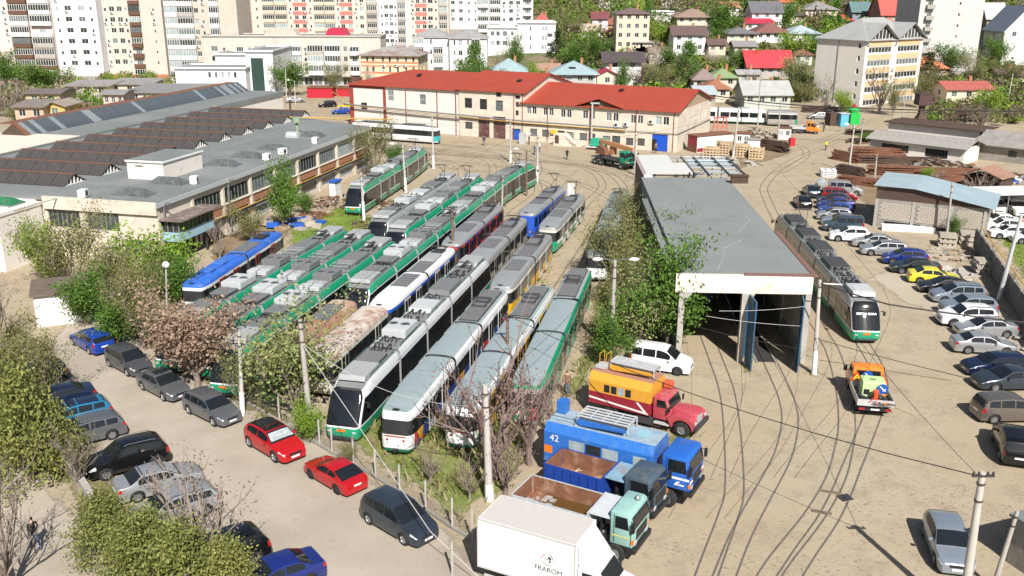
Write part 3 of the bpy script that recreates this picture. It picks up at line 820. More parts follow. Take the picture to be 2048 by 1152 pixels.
BLU,RED,CRIM,BRN,DBR,TERRA,GRY,GRN=(0.27,0.36,0.38),(0.42,0.07,0.055),(0.40,0.025,0.06),(0.13,0.085,0.08),(0.085,0.065,0.065),(0.42,0.13,0.055),(0.24,0.23,0.22),(0.2,0.27,0.13)
r,W,H,rh=house('grey house under a pale blue pyramid roof with white framed windows',1107,1192,147,121,236,GY,BLU,'hip',10,nwin=4,over=0.9,storeys=2)
b=MB(); b.box(-0.02,W + 0.02,-0.07,-0.003,H - 3.3,H - 3.0); b.box(-0.02,0.25,-0.07,-0.003,0,H); b.box(W - 0.25,W + 0.02,-0.07,-0.003,0,H); part('white_trim',b,[M_white],r)
b=MB(); b.prism([(-0.8,0),(0.8,0),(0.8,0.45),(-0.8,0.45)],0,1.2); part('roof_window',b,[M_blackg],r,(W * 0.45,1.4,H + rh * 0.35))
house('white walled house under a pale blue pyramid roof partly hidden by poplars',984,1050,142,116,244,(0.6,0.62,0.64),BLU,'hip',10,nwin=3,over=0.9)
house('house with a wide dark brown roof and shaded balcony',1213,1283,121,104,250,WH,DBR,'gable',11,nwin=2,over=1.2)
house('small gabled house with crimson roof below the dark brown roof',1194,1236,151,138,236,CR,CRIM,'gable',8,nwin=1,over=0.5,axis='y')
house('low outbuilding with a crimson metal roof beside the blue pyramid roof',1072,1104,158,147,228,CR,CRIM,'gable',6,nwin=1)
house('rusty striped roof cottage between the two blue pyramid roofs',1075,1118,140,127,258,BE,(0.33,0.2,0.15),'gable',8,nwin=2)
house('white veranda house under a terracotta hipped roof among trees',1213,1262,68,49,318,WH,TERRA,'hip',11,nwin=4,over=1.2)
house('old cream villa with grey brown hipped roof behind a bare tree',1355,1426,33,16,372,CR,(0.27,0.19,0.15),'hip',14,nwin=4,over=1.0,storeys=2)
house('half timbered white house with brown gables among bushes',1348,1412,68,52,326,WH,BRN,'gable',10,nwin=3,over=0.8,storeys=2)
house('cream house under a slate grey hipped roof left of the brown mansard',1455,1514,66,54,330,CR,(0.16,0.15,0.16),'hip',11,nwin=3,over=0.9)
house('white house with a long reddish brown mansard roof',1514,1576,64,44,345,WH,(0.2,0.09,0.075),'hip',12,nwin=4,over=0.8)
house('bright white modern house with dark roof high on the hill',1505,1565,24,3,402,WH,(0.13,0.13,0.14),'gable',13,nwin=3,over=0.6,storeys=2)
house('white terrace house with crimson roof below the modern white house',1492,1545,46,36,372,WH,CRIM,'gable',9,nwin=3)
house('pink plastered villa with tall windows near the top of the hill',1612,1676,18,2,400,(0.6,0.46,0.42),GRY,'hip',12,nwin=4,over=0.6)
house('steep red roofed house with two long dormers beside the tall tower',1764,1832,28,-18,318,(0.45,0.2,0.15),RED,'gable',12,nwin=4,over=0.5,storeys=2)
house('dark blue gabled house near the top of the hill',1706,1742,22,4,385,(0.2,0.24,0.3),(0.1,0.17,0.17),'gable',10,nwin=2,storeys=2)
house('pale blue metal roofed house right of the brown mansard',1578,1640,66,50,330,WH,(0.36,0.42,0.46),'hip',11,nwin=3)
house('long bungalow with a bright red metal roof among yellowing trees',1498,1586,132,101,268,(0.4,0.36,0.33),(0.52,0.05,0.06),'gable',12,nwin=5,over=0.8)
house('mauve roofed cottage carrying two blue water tanks',1388,1432,158,136,252,BE,(0.22,0.165,0.155),'hip',9,nwin=2)
house('cottage with a moss green metal roof beside the mauve roof',1424,1474,154,136,250,BE,GRN,'hip',9,nwin=2)
house('cottage with an orange brown patched roof above the pale lean to',1408,1460,176,158,236,CR,(0.29,0.125,0.075),'hip',8,nwin=2)
house('low building with a pale blue lean to roof behind the red roofed depot',1396,1432,188,172,222,(0.3,0.26,0.22),(0.4,0.45,0.48),'shed',7,nwin=2,chimney=False)
house('grey tin roofed bungalow with two dark dormer vents behind bare trees',1490,1582,188,162,226,(0.42,0.45,0.4),(0.37,0.37,0.355),'gable',9,nwin=4)
house('long low house with a red brown roof behind yellow green bushes',1895,1985,178,163,238,CR,(0.36,0.1,0.08),'gable',8,nwin=3)
house('small house with an orange pyramid roof behind a dark conifer',1836,1894,135,112,262,(0.42,0.3,0.22),(0.5,0.17,0.075),'hip',10,nwin=2)
house('white house with a steep blue grey roof at the right edge',2010,2090,60,12,275,WH,(0.14,0.17,0.21),'gable',12,nwin=2,axis='y')
house('brown timber house with a pale grey roof near the right edge',1975,2012,34,6,300,(0.3,0.23,0.18),(0.4,0.4,0.39),'gable',11,nwin=2)
house('maroon gabled house with grey chimney wall at the edge of the wood',1185,1216,36,24,352,(0.5,0.5,0.52),(0.17,0.055,0.06),'gable',12,nwin=1,storeys=2)
house('old beige four storey block with a brown flat roof on the hill',1234,1300,26,15,352,CR,(0.16,0.11,0.1),'hip',16,nwin=4,storeys=4)
house('plain white box house with flat roof on the hill',1296,1348,25,20,358,WH,GRY,'flat',12,nwin=1)
house('red tiled chapel like roof beside the white gable end block',1068,1102,45,25,345,CR,(0.36,0.09,0.07),'hip',12,nwin=2)
house('pale cottage with a weathered orange roof above the poplars',1140,1196,62,48,330,CR,(0.4,0.33,0.27),'gable',9,nwin=3)
house('grey roofed house with grey walls on the hill above the villa',1490,1530,33,24,385,BE,(0.24,0.2,0.18),'hip',9,nwin=2)
house('pale house with a terracotta roof at the top of the hill',1556,1592,4,-8,425,WH,TERRA,'hip',10,nwin=2)
# sheds and huts at the far left, behind the workshop
house('low brown roofed hut among bare shrubs behind the workshop',50,118,187,178,205,(0.45,0.36,0.25),(0.14,0.12,0.115),'gable',9,nwin=2,group='huts behind the workshop',chimney=False)
house('yellow gabled hut among bare shrubs behind the workshop',88,128,211,200,172,(0.5,0.36,0.13),(0.3,0.25,0.21),'gable',7,nwin=1,group='huts behind the workshop',chimney=False,axis='y')
house('crumbling grey hut left of the yellow gabled hut',28,85,213,205,170,(0.45,0.34,0.26),(0.2,0.17,0.15),'shed',7,nwin=2,group='huts behind the workshop',chimney=False)
house('long grey roofed shed behind the ridge of workshop roof lights',250,405,185,172,210,(0.5,0.47,0.43),(0.2,0.2,0.2),'shed',14,nwin=4,group='huts behind the workshop',chimney=False)
for a in (('small cream cottage with a brown roof left of the slate grey roof',1418,1452,88,78,312,CR,BRN,'gable',8),('pale house with a grey tin roof above the bright red roof',1470,1512,92,82,306,BE,GRY,'gable',8),('white cottage with a maroon roof right of the bright red roof',1588,1625,108,97,286,WH,(.2,.07,.06),'hip',8),('brown roofed cottage behind the yellow green tree',1300,1338,104,94,292,CR,(.2,.13,.1),'gable',8),('grey roofed cottage right of the terracotta hipped house',1268,1304,84,74,306,BE,GRY,'hip',8),('ochre cottage with a rust red roof below the maroon gabled house',1200,1240,48,38,335,(.5,.36,.2),(.28,.1,.06),'gable',9),('long pale shed roof right of the moss green roof',1478,1520,148,140,246,BE,(.36,.36,.35),'gable',7),('dark roofed cottage above the half timbered house',1340,1376,47,38,345,WH,DBR,'gable',8),('pale house with a salmon roof near the top left of the hill',1440,1478,14,4,405,WH,(.4,.17,.11),'gable',9),('cream house with a dark slate roof near the pink villa',1582,1612,30,20,375,CR,DBR,'hip',8),('small house with a red roof below the dark blue gabled house',1690,1735,40,30,345,CR,RED,'gable',9),('white cottage with a grey roof beside the green tree near the right edge',1955,2000,92,80,290,WH,GRY,'gable',8),('cream cottage with a brown roof right of the red brown roof',2000,2050,150,138,246,CR,BRN,'gable',8)):house(*a,nwin=2)
for a in (('long low grey roofed store below the white tower',130,215,172,166,222,BE,GRY,'shed',9),('low flat roofed store below the cream tower',216,300,168,163,226,CR,GRY,'shed',9),('small pink hut with a tin roof left of the long grey shed',205,245,188,180,196,(.5,.4,.34),GRY,'gable',7)):house(*a,nwin=3,group='huts behind the workshop',chimney=False)
# ------------------------------------------------------------------ workshop on the left
WE0=G(310,408,6.0); WROT=math.radians(75.98)
wk=thing('workshop','long grey roofed workshop with rows of dark roof lights and brick bands','workshop',(WE0.x,WE0.y,0),WROT)
WL,WD=53.0,13.2
wins=[]
bay=5.9
for k in range(9):
 x=3.2 + bay * k
 if k > 0:wins.append(('F',x,3.35,bay - 0.75,1.65,7,1,M_frame_g))
 if k in (0,1):continue
 wins.append(('F',x,0.5,bay - 1.5,1.9,7,3,M_frame_g))
wins += [('L',2.8,3.0,3.6,2.1,7,1,M_frame_g),('L',7.2,3.0,3.6,2.1,7,1,M_frame_g),('L',10.8,0.4,1.6,1.9,2,2,M_frame_g)]
walls(wk,WL,WD,0,5.75,wins,M_plaster,reveal=0.3)
# brick bands under the upper windows: individual courses joined (bricks are a pixel or two here)
for k in range(1,9):
 x=3.2 + bay * k; b=MB()
 w=bay - 0.75
 for j in range(9):
  n=18
  for i in range(n):
   q=RND.uniform(-0.008,0.012); off=(0.5 if j % 2 else 0)
   xa=x - w / 2 + (i + off * 0.98) * w / n
   if xa + w / n > x + w / 2:continue
   b.box(xa,xa + w / n - 0.025,-0.045 - q,-0.002,2.35 + j * 0.1,2.35 + j * 0.1 + 0.085)
 part('brick_band',b,[M_brick],wk)['kind']='stuff'
b=MB()
for k in range(10):b.box(k * bay + 0.02,k * bay + 0.42,-0.12,-0.002,0,5.7)
part('pilaster',b,[M_plaster],wk)['kind']='stuff'
b=MB(); b.box(6,WL,-0.16,-0.002,3.24,3.33); part('window_ledge',b,[M_plaster],wk)
b=MB(); b.tube([(7,-0.25,2.2),(WL,-0.25,2.2)],0.06,6); part('yellow_pipe',b,[M_yellow],wk)
b=MB(); b.tube([(7,-0.35,2.05),(WL,-0.35,2.05)],0.13,6); part('black_pipe',b,[M_black],wk)
b=MB(); a=[(-0.2,-0.25,5.75),(WL + 0.3,-0.25,5.75),(69.5,33.5,5.75),(-0.2,33.5,5.75)]; b.loft([a,[(p[0],p[1],6.0) for p in a]],0,True,True); part('roof',b,[M_rooffelt],wk)
b=MB(); b.box(-0.3,WL + 0.3,-0.35,-0.252,5.62,6.06); part('gutter',b,[M_light_metal],wk)
b=MB(); b.box(17,92,33.55,47,5.4,6.25); part('roof',b,[M_rooffelt],wk)
b=MB(); b.box(-2,33,33.6,46,6.26,6.34); part('cream_roof',b,[mat('cream_roof',(0.62,0.55,0.46),0.9,var=0.05)],wk)
b=MB(); b.box(-6,-0.3,12.5,40,5.3,5.6); b.box(-6,-0.3,12.6,40,0,5.3); part('annex_wall',b,[M_plaster_w],wk)
b=MB(); b.box(-0.28,54,WD,33.4,0,5.74); part('inner_wall',b,[M_plaster_w],wk)
b=MB(); b.box(17.2,91.7,33.7,46.7,0,5.39); part('inner_wall',b,[M_plaster_w],wk)
b=MB(); b.box(-0.3,-0.05,-0.2,12.4,4.9,6.15); part('end_parapet',b,[M_plaster],wk)
b=MB(); b.box(0.05,0.12,0.3,12.3,6.0,6.05)
for y in (16.0,):b.box(-6,WL,10.6,10.75,6.001,6.05)
part('roof_seam',b,[M_concrete_d],wk)['kind']='stuff'
# dark gabled roof lights: glazed panels between ribs
npan=9
pan=MB(); pl=16.6 / npan
pan.box(0.03,pl - 0.03,0,math.hypot(1.75,1.0),0,0.05)
panel_me=pan.mesh('glass_panel',M_darkroof)
for k in range(10):
 xc=6.35 + 6.02 * k
 rl=obj('roof_light',None,wk,(xc,13.7,6.0))
 b=MB(); b.prism([(-1.72,0.0),(1.72,0.0),(0,0.96)],0.25,16.55); obj('lining',b.mesh('lining',M_rust2),rl)
 for s in (-1,1):
  for i in range(npan):
   q=obj('glass_panel',panel_me,rl)
   a=math.atan2(1.0,1.75) + RND.uniform(-0.012,0.012)
   # local x along the ridge (y of the workshop), local y up the slope
   M_=Matrix.Translation((s * 1.77,i * pl if s > 0 else (i + 1) * pl,0.02)) @ Matrix.Rotation(math.pi / 2 if s > 0 else -math.pi / 2,4,'Z') @ Matrix.Rotation(a,4,'X')
   q.matrix_local=M_
 b=MB(); b.box(-0.14,0.14,-0.1,16.7,1.02,1.09)
 part('ridge_cap',b,[M_rust],rl)
 b=MB()
 for x in (-1.0,-0.45,0.1,0.65,1.15):b.box(x - 0.07,x + 0.07,0.13,0.24,0,max(0.08,0.93 * (1 - abs(x) / 1.75)))
 b.box(-1.7,1.7,0.1,0.235,0,0.07); part('end_frame',b,[M_whited],rl)
# long lantern along the back
lan=obj('lantern_light',None,wk,(31,42.6,6.25))
b=MB(); b.prism([(0,0),(60,0),(60,0.05),(0,0.05)],-2.2,2.2); obj('base',b.mesh('base',M_galv),lan)
pm=MB(); pm.box(0.05,0.95,0,2.75,0,0.05); me1=pm.mesh('glass_panel',mat('blue_wired_glass',(0.085,0.10,0.11),0.25,var=0.4,scale=0.5)); me2=pm.mesh('glass_panel',mat('pale_wired_glass',(.21,.24,.25),.4,var=.3)); me3=pm.mesh('glass_panel',M_rust)
for i in range(60):
 q=obj('glass_panel',me3 if i == 0 else (me2 if RND.random() < 0.16 else me1),lan); q.matrix_local=Matrix.Translation((i * 1.0,-2.2,0.02)) @ Matrix.Rotation(0.62 + RND.uniform(-0.02,0.02),4,'X')
b=MB(); b.box(0,60,-0.0,2.2,1.55,1.62); part('ridge_cap',b,[M_rust],lan)
b=MB(); b.prism([(-2.2,0),(2.2,0),(0,1.55)],0,60,0,Matrix.Rotation(-math.pi / 2,4,'Z')); part('lining',b,[M_rust2],lan)
# small hipped roof lights
for i,(x,y) in enumerate([(3.0,4.4),(8.9,4.3),(19.7,4.3),(25.3,4.2),(31.2,4.1),(42.5,4.2),(-2.2,15.4)]):
 rl=obj('roof_light',None,wk,(x,y,6.0 if i < 6 else 5.6))
 gm=[M_darkgl := K.setdefault('skyl',mat('grey_wired_glass',(0.10,0.115,0.115),0.3,var=0.45,scale=1.5)),K.setdefault('skyg',mat('green_glass_panel',(0.03,0.15,0.07),0.4,var=0.3))][1 if i == 6 else 0]
 hw,hl,h=1.0,1.9,0.75
 for nm,f in (('glass_panel',[(-hw,-hl,0.15),(hw,-hl,0.15),(0,-hl + 0.7,h)]),('glass_panel',[(hw,hl,0.15),(-hw,hl,0.15),(0,hl - 0.7,h)]),
    ('glass_panel',[(hw,-hl,0.15),(hw,hl,0.15),(0,hl - 0.7,h),(0,-hl + 0.7,h)]),('glass_panel',[(-hw,hl,0.15),(-hw,-hl,0.15),(0,-hl + 0.7,h),(0,hl - 0.7,h)])):
  b=MB(); b.face(f); part(nm,b,[gm],rl)
 b=MB(); b.box(-hw,hw,-hl,hl,0,0.14)
 for t in (-0.6,0,0.6):b.bar((hw,t * hl,0.17),(0,t * (hl - 0.7),h + 0.02),0.05,0.04); b.bar((-hw,t * hl,0.17),(0,t * (hl - 0.7),h + 0.02),0.05,0.04)
 part('frame',b,[M_grey_metal],rl)
pent=obj('penthouse',None,wk,(10.2,5.7,6.0))
b=MB(); wall_face(b,'F',7.5,4.4,0,1.9,[]); wall_face(b,'R',7.5,4.4,0,1.9,[]); wall_face(b,'B',7.5,4.4,0,1.9,[]); wall_face(b,'L',7.5,4.4,0,1.9,[(1.0,1.95,0.65,1.5)])
part('wall',b,[M_plaster_w],pent); b=MB(); b.box(-0.1,7.6,-0.1,4.5,1.9,2.0); part('roof',b,[M_rooffelt],pent)
b=MB(); b.box(-0.16,7.66,-0.16,-0.102,1.86,2.06); b.box(-0.16,-0.102,-0.1,4.5,1.86,2.06); part('fascia',b,[M_white],pent)
for x,y in ((0.6,8.3),(9.4,1.6),(24,1.0),(28,1.0),(37,0.9)):
 b=MB(); b.box(-0.5,0.5,-0.35,0.35,0.12,0.85); b.box(-0.4,-0.3,-0.3,0.3,0,0.12); b.box(0.3,0.4,-0.3,0.3,0,0.12)
 b.lathe([(0,0.36),(0.28,0.36),(0.28,0.35)],12,Matrix.Translation((0,0,0.48)) @ Matrix.Rotation(math.pi / 2,4,'X'),1)
 part('air_conditioner',b,[M_whiteclean,M_black],wk,(x,y,6.0),RND.uniform(-0.4,0.4))
b=MB(); b.lathe([(0.28,0),(0.28,1.0),(0.2,1.1),(0.2,1.5),(0.62,1.55),(0.62,2.3),(0.6,2.3),(0.0,2.25)],14); part('roof_ventilator',b,[mat('dull_green_sheet',(0.23,0.29,0.2),0.6,var=0.15)],wk,(44.5,7.2,6.0))
b=MB(); b.box(-0.7,0.7,-0.9,0.9,0,0.3); b.prism([(-0.7,0.3),(0.7,0.3),(0.55,0.7),(-0.55,0.7)],-0.8,0.8); part('roof_hatch',b,[M_light_metal],wk,(41.5,6.3,6.0))
b=MB(); b.tube([(62,17,6),(62,17,8.2)],0.16,8); part('flue',b,[M_rust2],wk)
b=MB(); b.tube([(60.5,-1.0,6.2),(58,12,6.3),(58,26,6.3),(66,33,6.5)],0.09,6); part('yellow_pipe',b,[M_yellow],wk)
# blue balcony room hung on the front corner
bl=obj('control_cabin',None,wk,(0.6,-1.9,2.2))
b=MB(); b.box(0,6.2,0,1.85,0,0.9); part('panel',b,[mat('faded_blue_sheet',(0.30,0.47,0.55),0.6,var=0.12)],bl)
b=MB(); b.box(0.06,6.14,0.06,1.8,0.9,2.1); part('pane',b,[M_glass_tint],bl)
b=MB()
for x in np.linspace(0.03,6.1,9):b.box(x,x + 0.07,0.0,0.055,0.9,2.1)
for y in (0.0,0.6,1.2):b.box(0.0,0.055,y,y + 0.07,0.9,2.1)
part('mullion',b,[M_frame_g],bl)['kind']='stuff'
b=MB(); b.box(-0.5,6.9,-0.7,1.85,2.1,2.22); part('roof',b,[mat('rusty_felt',(0.15,0.115,0.1),0.9,var=0.3,dirt=(0.35,0.3,0.26),dscale=1.2,damt=0.4)],bl)
b=MB()
for x in (2.0,5.2):b.box(x,x + 0.2,0.4,0.6,-2.2,0)
part('leg',b,[M_dark_metal],bl)
b=MB(); b.box(7.4,10.6,-0.06,-0.003,0.0,2.1); part('door',b,[M_dark_metal],wk); b=MB(); b.box(1.0,6.8,-0.06,-0.003,0.0,2.1); part('gate',b,[M_black],wk)
for x in (0.9,12.8):
 b=MB(); b.tube([(x,-0.25,5.4),(x,-0.55,5.9),(x,-1.0,5.95)],0.09,7); b.tube([(x,-0.25,0.2),(x,-0.25,5.4)],0.09,7); part('drainpipe',b,[M_grey_metal],wk)
# ------------------------------------------------------------------ red roofed depot building
RB=G(1352,305); RB2=G(919,270.6)
ru=(RB - RB2); RW=ru.length; rrot=math.atan2(ru.y,ru.x)
rd=thing('depot_building','long cream two storey depot with stepped red metal roofs and yellow pipes','depot',(RB2.x,RB2.y,0),rrot)
# local x runs from the left end of the middle block to the right corner; y is inwards
xm=13.2                                        # where the lower right wing starts
def redx(u,v): # local x of a ground pixel on the front wall
 d=ray(u,v); c,s=math.cos(rrot),math.sin(rrot)
 # intersect with the vertical plane through the wall
 nx,ny=-s,c
 t=((RB2.x) * nx + (RB2.y) * ny) / (d.x * nx + d.y * ny)
 p=Vector((d.x * t,d.y * t,CAM_H + d.z * t)) - Vector((RB2.x,RB2.y,0))
 return p.x * c + p.y * s,p.z
xm=redx(1047,276)[0]
def rect(u0,v0,u1,v1):
 a=redx(u0,v0); b=redx(u1,v1); c=redx((u0 + u1) / 2,v0); d=redx((u0 + u1) / 2,v1)
 return (a[0] + b[0]) / 2,max(0.02,min(c[1],d[1])),abs(b[0] - a[0]),abs(c[1] - d[1])
Hr,Hm=redx(1356,224)[1],redx(1046,205)[1] + 1.0
Hm=redx(919,178)[1]; Hr=(Hr + redx(1050,204)[1]) / 2
def rwin(name,W0,boxes,H,D,mm,extra=()):
 pass
# right wing
wing=obj('wing',None,rd,(xm,0,0)); Wr_=RW - xm
ups=[(1053,211,1073,228),(1086,215,1107,231),(1121,219,1143,235),(1165,221,1190,238),(1212,225,1237,242),(1261,230,1286,247),(1311,233,1338,250)]
lows=[(1060,257,1074,273),(1084,259,1098,275),(1115,263,1129,277),(1133,264,1147,280),(1159,267,1174,282),(1177,268,1190,283),(1205,271,1220,288),(1224,272,1240,288),(1252,275,1266,292),(1275,277,1289,293)]
wins=[]
for b_ in ups:
 x,z,w,h=rect(*b_); wins += [('F',x - xm - w * 0.27,z,w * 0.42,1.35,2,1),('F',x - xm + w * 0.27,z,w * 0.42,1.35,2,1)]
M_barred=mat('rusty_bars',(0.12,0.105,0.095),0.8,var=0.2)
for b_ in lows:
 x,z,w,h=rect(*b_); wins.append(('F',x - xm,z + 0.1,w,1.25,5,3,M_barred))
Dp=20.5
for y in (9,10.2,11.4,12.6):wins.append(('R',y,4.3,0.7,0.45,1,1))
wins += [('R',15.2,3.9,0.6,1.4,1,1),('R',17.0,3.9,0.6,1.4,1,1)]
x,z,w,h=rect(1304,274,1334,306); dx0=x - xm
mb=MB()
holes={s:[(a[1] - a[3] / 2,a[1] + a[3] / 2,a[2],a[2] + a[4]) for a in wins if a[0] == s] for s in 'FRBL'}
holes['F'].append((dx0 - w / 2,dx0 + w / 2,0,2.75))
for s in 'FRBL':wall_face(mb,s,Wr_,Dp,0,Hr,holes[s],0.25)
part('wall',mb,[M_plaster],wing)
for (sd,x,z,w2,h2,*r) in wins:put_window(wing,x,z,w2,h2,sd,Wr_,Dp,*r[:2],fm=(r[2] if len(r) > 2 else None),rec=0.16)
b=MB(); b.box(dx0 - w / 2 + 0.03,dx0 + w / 2 - 0.03,0.12,0.2,0,2.73)
for k in range(1,6):b.box(dx0 - w / 2 + k * w / 6 - 0.02,dx0 - w / 2 + k * w / 6 + 0.02,0.09,0.119,0,2.7)
part('roller_door',b,[mat('strong_blue',(0.012,0.08,0.5),0.4)],wing)
b=MB(); b.box(dx0 - w / 2 + 0.05,dx0 - w / 2 + 0.75,0.06,0.118,0,1.9); part('wicket_door',b,[M_black],wing)
rm_=2.3
gable_roof(wing,Wr_,Dp,Hr,2.55,M_redtile,0.55,'x',0.12,gm=M_wood)
# cross gable over the chimney bay
xg=redx(1200,215)[0] - xm
b=MB()
for s in (-1,1):
 a=[(xg + s * 4.4,-0.75,Hr - 0.05),(xg,-0.75,Hr + 1.35),(xg,6.6,Hr + 1.35),(xg + s * 4.4,1.0,Hr + 0.3)]
 b.loft([a,[(p[0],p[1],p[2] + 0.1) for p in a]],0,True,True)
part('cross_gable',b,[M_redtile],wing,fix=True)
b=MB(); b.prism([(xg - 3.6,Hr - 0.1),(xg + 3.6,Hr - 0.1),(xg,Hr + 1.1)],-0.1,0.1); part('gable_boarding',b,[M_wood_d],wing)
# middle block
mid=obj('middle_block',None,rd,(0,0,0))
wins=[]
for b_ in [(929,196,944,216),(959,198,974,219),(991,201,1006,222)]:
 x,z,w,h=rect(*b_); wins.append(('F',x,z,w,h,3,2,M_frame_d))
for b_ in [(1030,191,1040,198),(1031,204,1038,214),(1031,221,1037,231),(992,184,1002,194)]:
 x,z,w,h=rect(*b_); wins.append(('F',x,z,w,h,1,1,M_frame_d))
x,z,w,h=rect(930,244,945,258); wins.append(('F',x,z,w,h,4,3,M_barred))
doors=[rect(956,235,979,276),rect(986,237,1011,280),rect(1024,261,1041,283)]
mb=MB(); Dm=20.5
for s in 'FRBL':
 hs=[(a[1] - a[3] / 2,a[1] + a[3] / 2,a[2],a[2] + a[4]) for a in wins if a[0] == s]
 if s == 'F':hs += [(d[0] - d[2] / 2,d[0] + d[2] / 2,0,d[1] + d[3]) for d in doors]
 wall_face(mb,s,xm,Dm,0,Hm,hs,0.3)
part('wall',mb,[M_plaster],mid)
for (sd,x,z,w2,h2,*r) in wins:put_window(mid,x,z,w2,h2,sd,xm,Dm,*r[:2],fm=r[2],rec=0.18)
M_maroon=mat('flaking_maroon_door',(0.11,0.045,0.045),0.8,var=0.4,scale=3,dirt=(0.2,0.14,0.12),damt=0.5)
for i,d in enumerate(doors):
 b=MB(); n=2 if i < 2 else 1
 for k in range(n):
  xa=d[0] - d[2] / 2 + k * d[2] / n
  b.box(xa + 0.03,xa + d[2] / n - 0.03,0.2,0.28,0,d[1] + d[3] - 0.04)
  for zz in (0.4,1.6):b.box(xa + 0.05,xa + d[2] / n - 0.05,0.16,0.199,zz,zz + 0.14)
 part('door',b,[M_maroon if i < 2 else M_blue],mid)
gable_roof(mid,xm,Dm,Hm,2.4,M_redtile,0.5,'x',0.12,gm=M_plaster)
# left block with hipped end
LBW=24.0
lb=obj('left_block',None,rd,(-LBW,0.3,0)); Hl=Hm - 0.35
wins=[]
for b_ in [(774,186,785,202),(838,191,849,210)]:
 x,z,w,h=rect(*b_); wins.append(('F',x + LBW,z,1.3,1.9,3,2))
wins.append(('F',3.2,3.4,1.4,1.3,1,1,M_frame_d))
walls(lb,LBW,20,0,Hl,wins,M_plaster_w,reveal=0.25)
b=MB(); a=0.5
E_=[(-a,-a,Hl),(LBW,-a,Hl),(LBW,10,Hl + 2.3),(8,10,Hl + 2.3)]
b.loft([E_,[(p[0],p[1],p[2] + 0.12) for p in E_]],0,True,True)
E_=[(8,10,Hl + 2.3),(LBW,10,Hl + 2.3),(LBW,20 + a,Hl),(-a,20 + a,Hl)]
b.loft([E_,[(p[0],p[1],p[2] + 0.12) for p in E_]],0,True,True)
E_=[(-a,-a,Hl),(8,10,Hl + 2.3),(-a,20 + a,Hl)]
b.loft([E_,[(p[0],p[1],p[2] + 0.12) for p in E_]],0,True,True)
part('roof',b,[M_redtile],lb,fix=True)
M_redtrim=mat('red_brown_trim',(0.26,0.05,0.04),0.7,var=0.1)
b=MB(); b.box(0,0.9,-0.07,-0.003,0,Hl); b.box(0.9,8,-0.07,-0.003,Hl - 0.5,Hl); b.box(7.6,8.2,-0.08,-0.003,0,Hl - 0.5); part('painted_trim',b,[M_redtrim],lb)
for x in (-LBW + 12.8,-LBW + 19.5,-0.6,12.4 if xm > 13 else 11,xm - 0.2,xm + 4.6,xm + 12.4,xm + 20.6,RW - 0.6):
 if x < RW:
  b=MB(); top_=Hl if x < 0 else (Hm if x < xm else Hr); b.tube([(x,-0.09,0),(x,-0.09,top_ - 0.1)],0.06,6); part('drainpipe',b,[M_redtrim],rd)
zp=4.0
b=MB(); b.tube([(-LBW - 1,-0.5,zp + 0.35),(-10,-0.55,zp),(xm,-0.5,zp - 0.55),(xm + 19,-0.5,zp - 0.6)],0.13,7); part('lagged_pipe',b,[M_grey_metal],rd)
b=MB(); b.tube([(-LBW - 6,3,6.0),(-LBW - 1,-0.4,5.2),(-LBW - 1,-0.4,zp + 0.1),(-8,-0.4,zp - 0.35),(xm,-0.4,zp - 0.9),(xm + 19,-0.4,zp - 0.95)],0.07,6); part('yellow_pipe',b,[M_yellow],rd)
b=MB(); b.tube([(-LBW,-0.3,zp - 0.2),(xm,-0.3,zp - 1.1),(RW,-0.15,zp - 1.0),(RW + 0.15,0.1,zp - 1.0),(RW + 0.15,Dp,zp - 1.0)],0.045,5); part('cable_bundle',b,[M_black],rd)
b=MB(); b.tube([(xm + xg - 1.2,-0.45,1.0),(xm + xg - 1.2,-0.45,Hr + 0.6)],0.16,8); b.box(xm + xg - 1.5,xm + xg + 0.1,-0.6,-0.3,Hr + 0.5,Hr + 0.75); part('flue',b,[M_light_metal],rd)
for (u,v) in ((1234,253),(1253,252),(1303,247)):
 x,z=redx(u,v); obj('air_conditioner',ac_mesh(),rd,(x,-0.01,z))
b=MB(); b.box(-0.5,0.5,-0.4,0,0,0.7); part('meter_box',b,[mat('yellow_box',(0.62,0.45,0.06),0.5)],rd,(redx(1108,270)[0],-0.005,1.6))
b=MB(); b.box(0,3.4,-2.4,0,0,0.35); b.prism([(1.9,0.35),(4.6,0.0),(3.4,0.0),(3.4,0.35),(1.9,1.9)],-2.2,-0.2); b.box(0,1.9,-2.2,-0.2,0.35,1.9)
part('cellar_porch',b,[M_plaster],rd,(redx(1118,300)[0],-0.3,0)); b=MB(); b.box(0.3,1.0,-2.56,-2.503,0.05,1.75); part('porch_door',b,[M_rust2],rd,(redx(1118,300)[0],0,0))
for k,(u,v,L_) in enumerate(((864,160,0),(1020,165,0),(1200,187,0))):
 x,z=redx(u,v)
 q=MB(); q.box(-0.4,0.4,-0.5,0.5,0,0.1); part('roof_window',q,[M_glass],rd,((-12.0,6.2,Hm + 1.5),(9.5,5.2,Hm + 1.45),(xm + xg + 1,7.5,Hr + 2.1))[k]).rotation_euler=(0.23,0,0)
wb=thing('boundary_wall','stub of white rendered wall beside the left end of the depot','wall',(*G(705,232).xy,0),rrot)
b=MB(); b.box(0,6.5,0,0.4,0,3.0); part('panel',b,[M_plaster_w],wb); b=MB(); b.box(-0.1,6.6,-0.1,0.5,3.0,3.1); part('coping',b,[M_wood],wb)
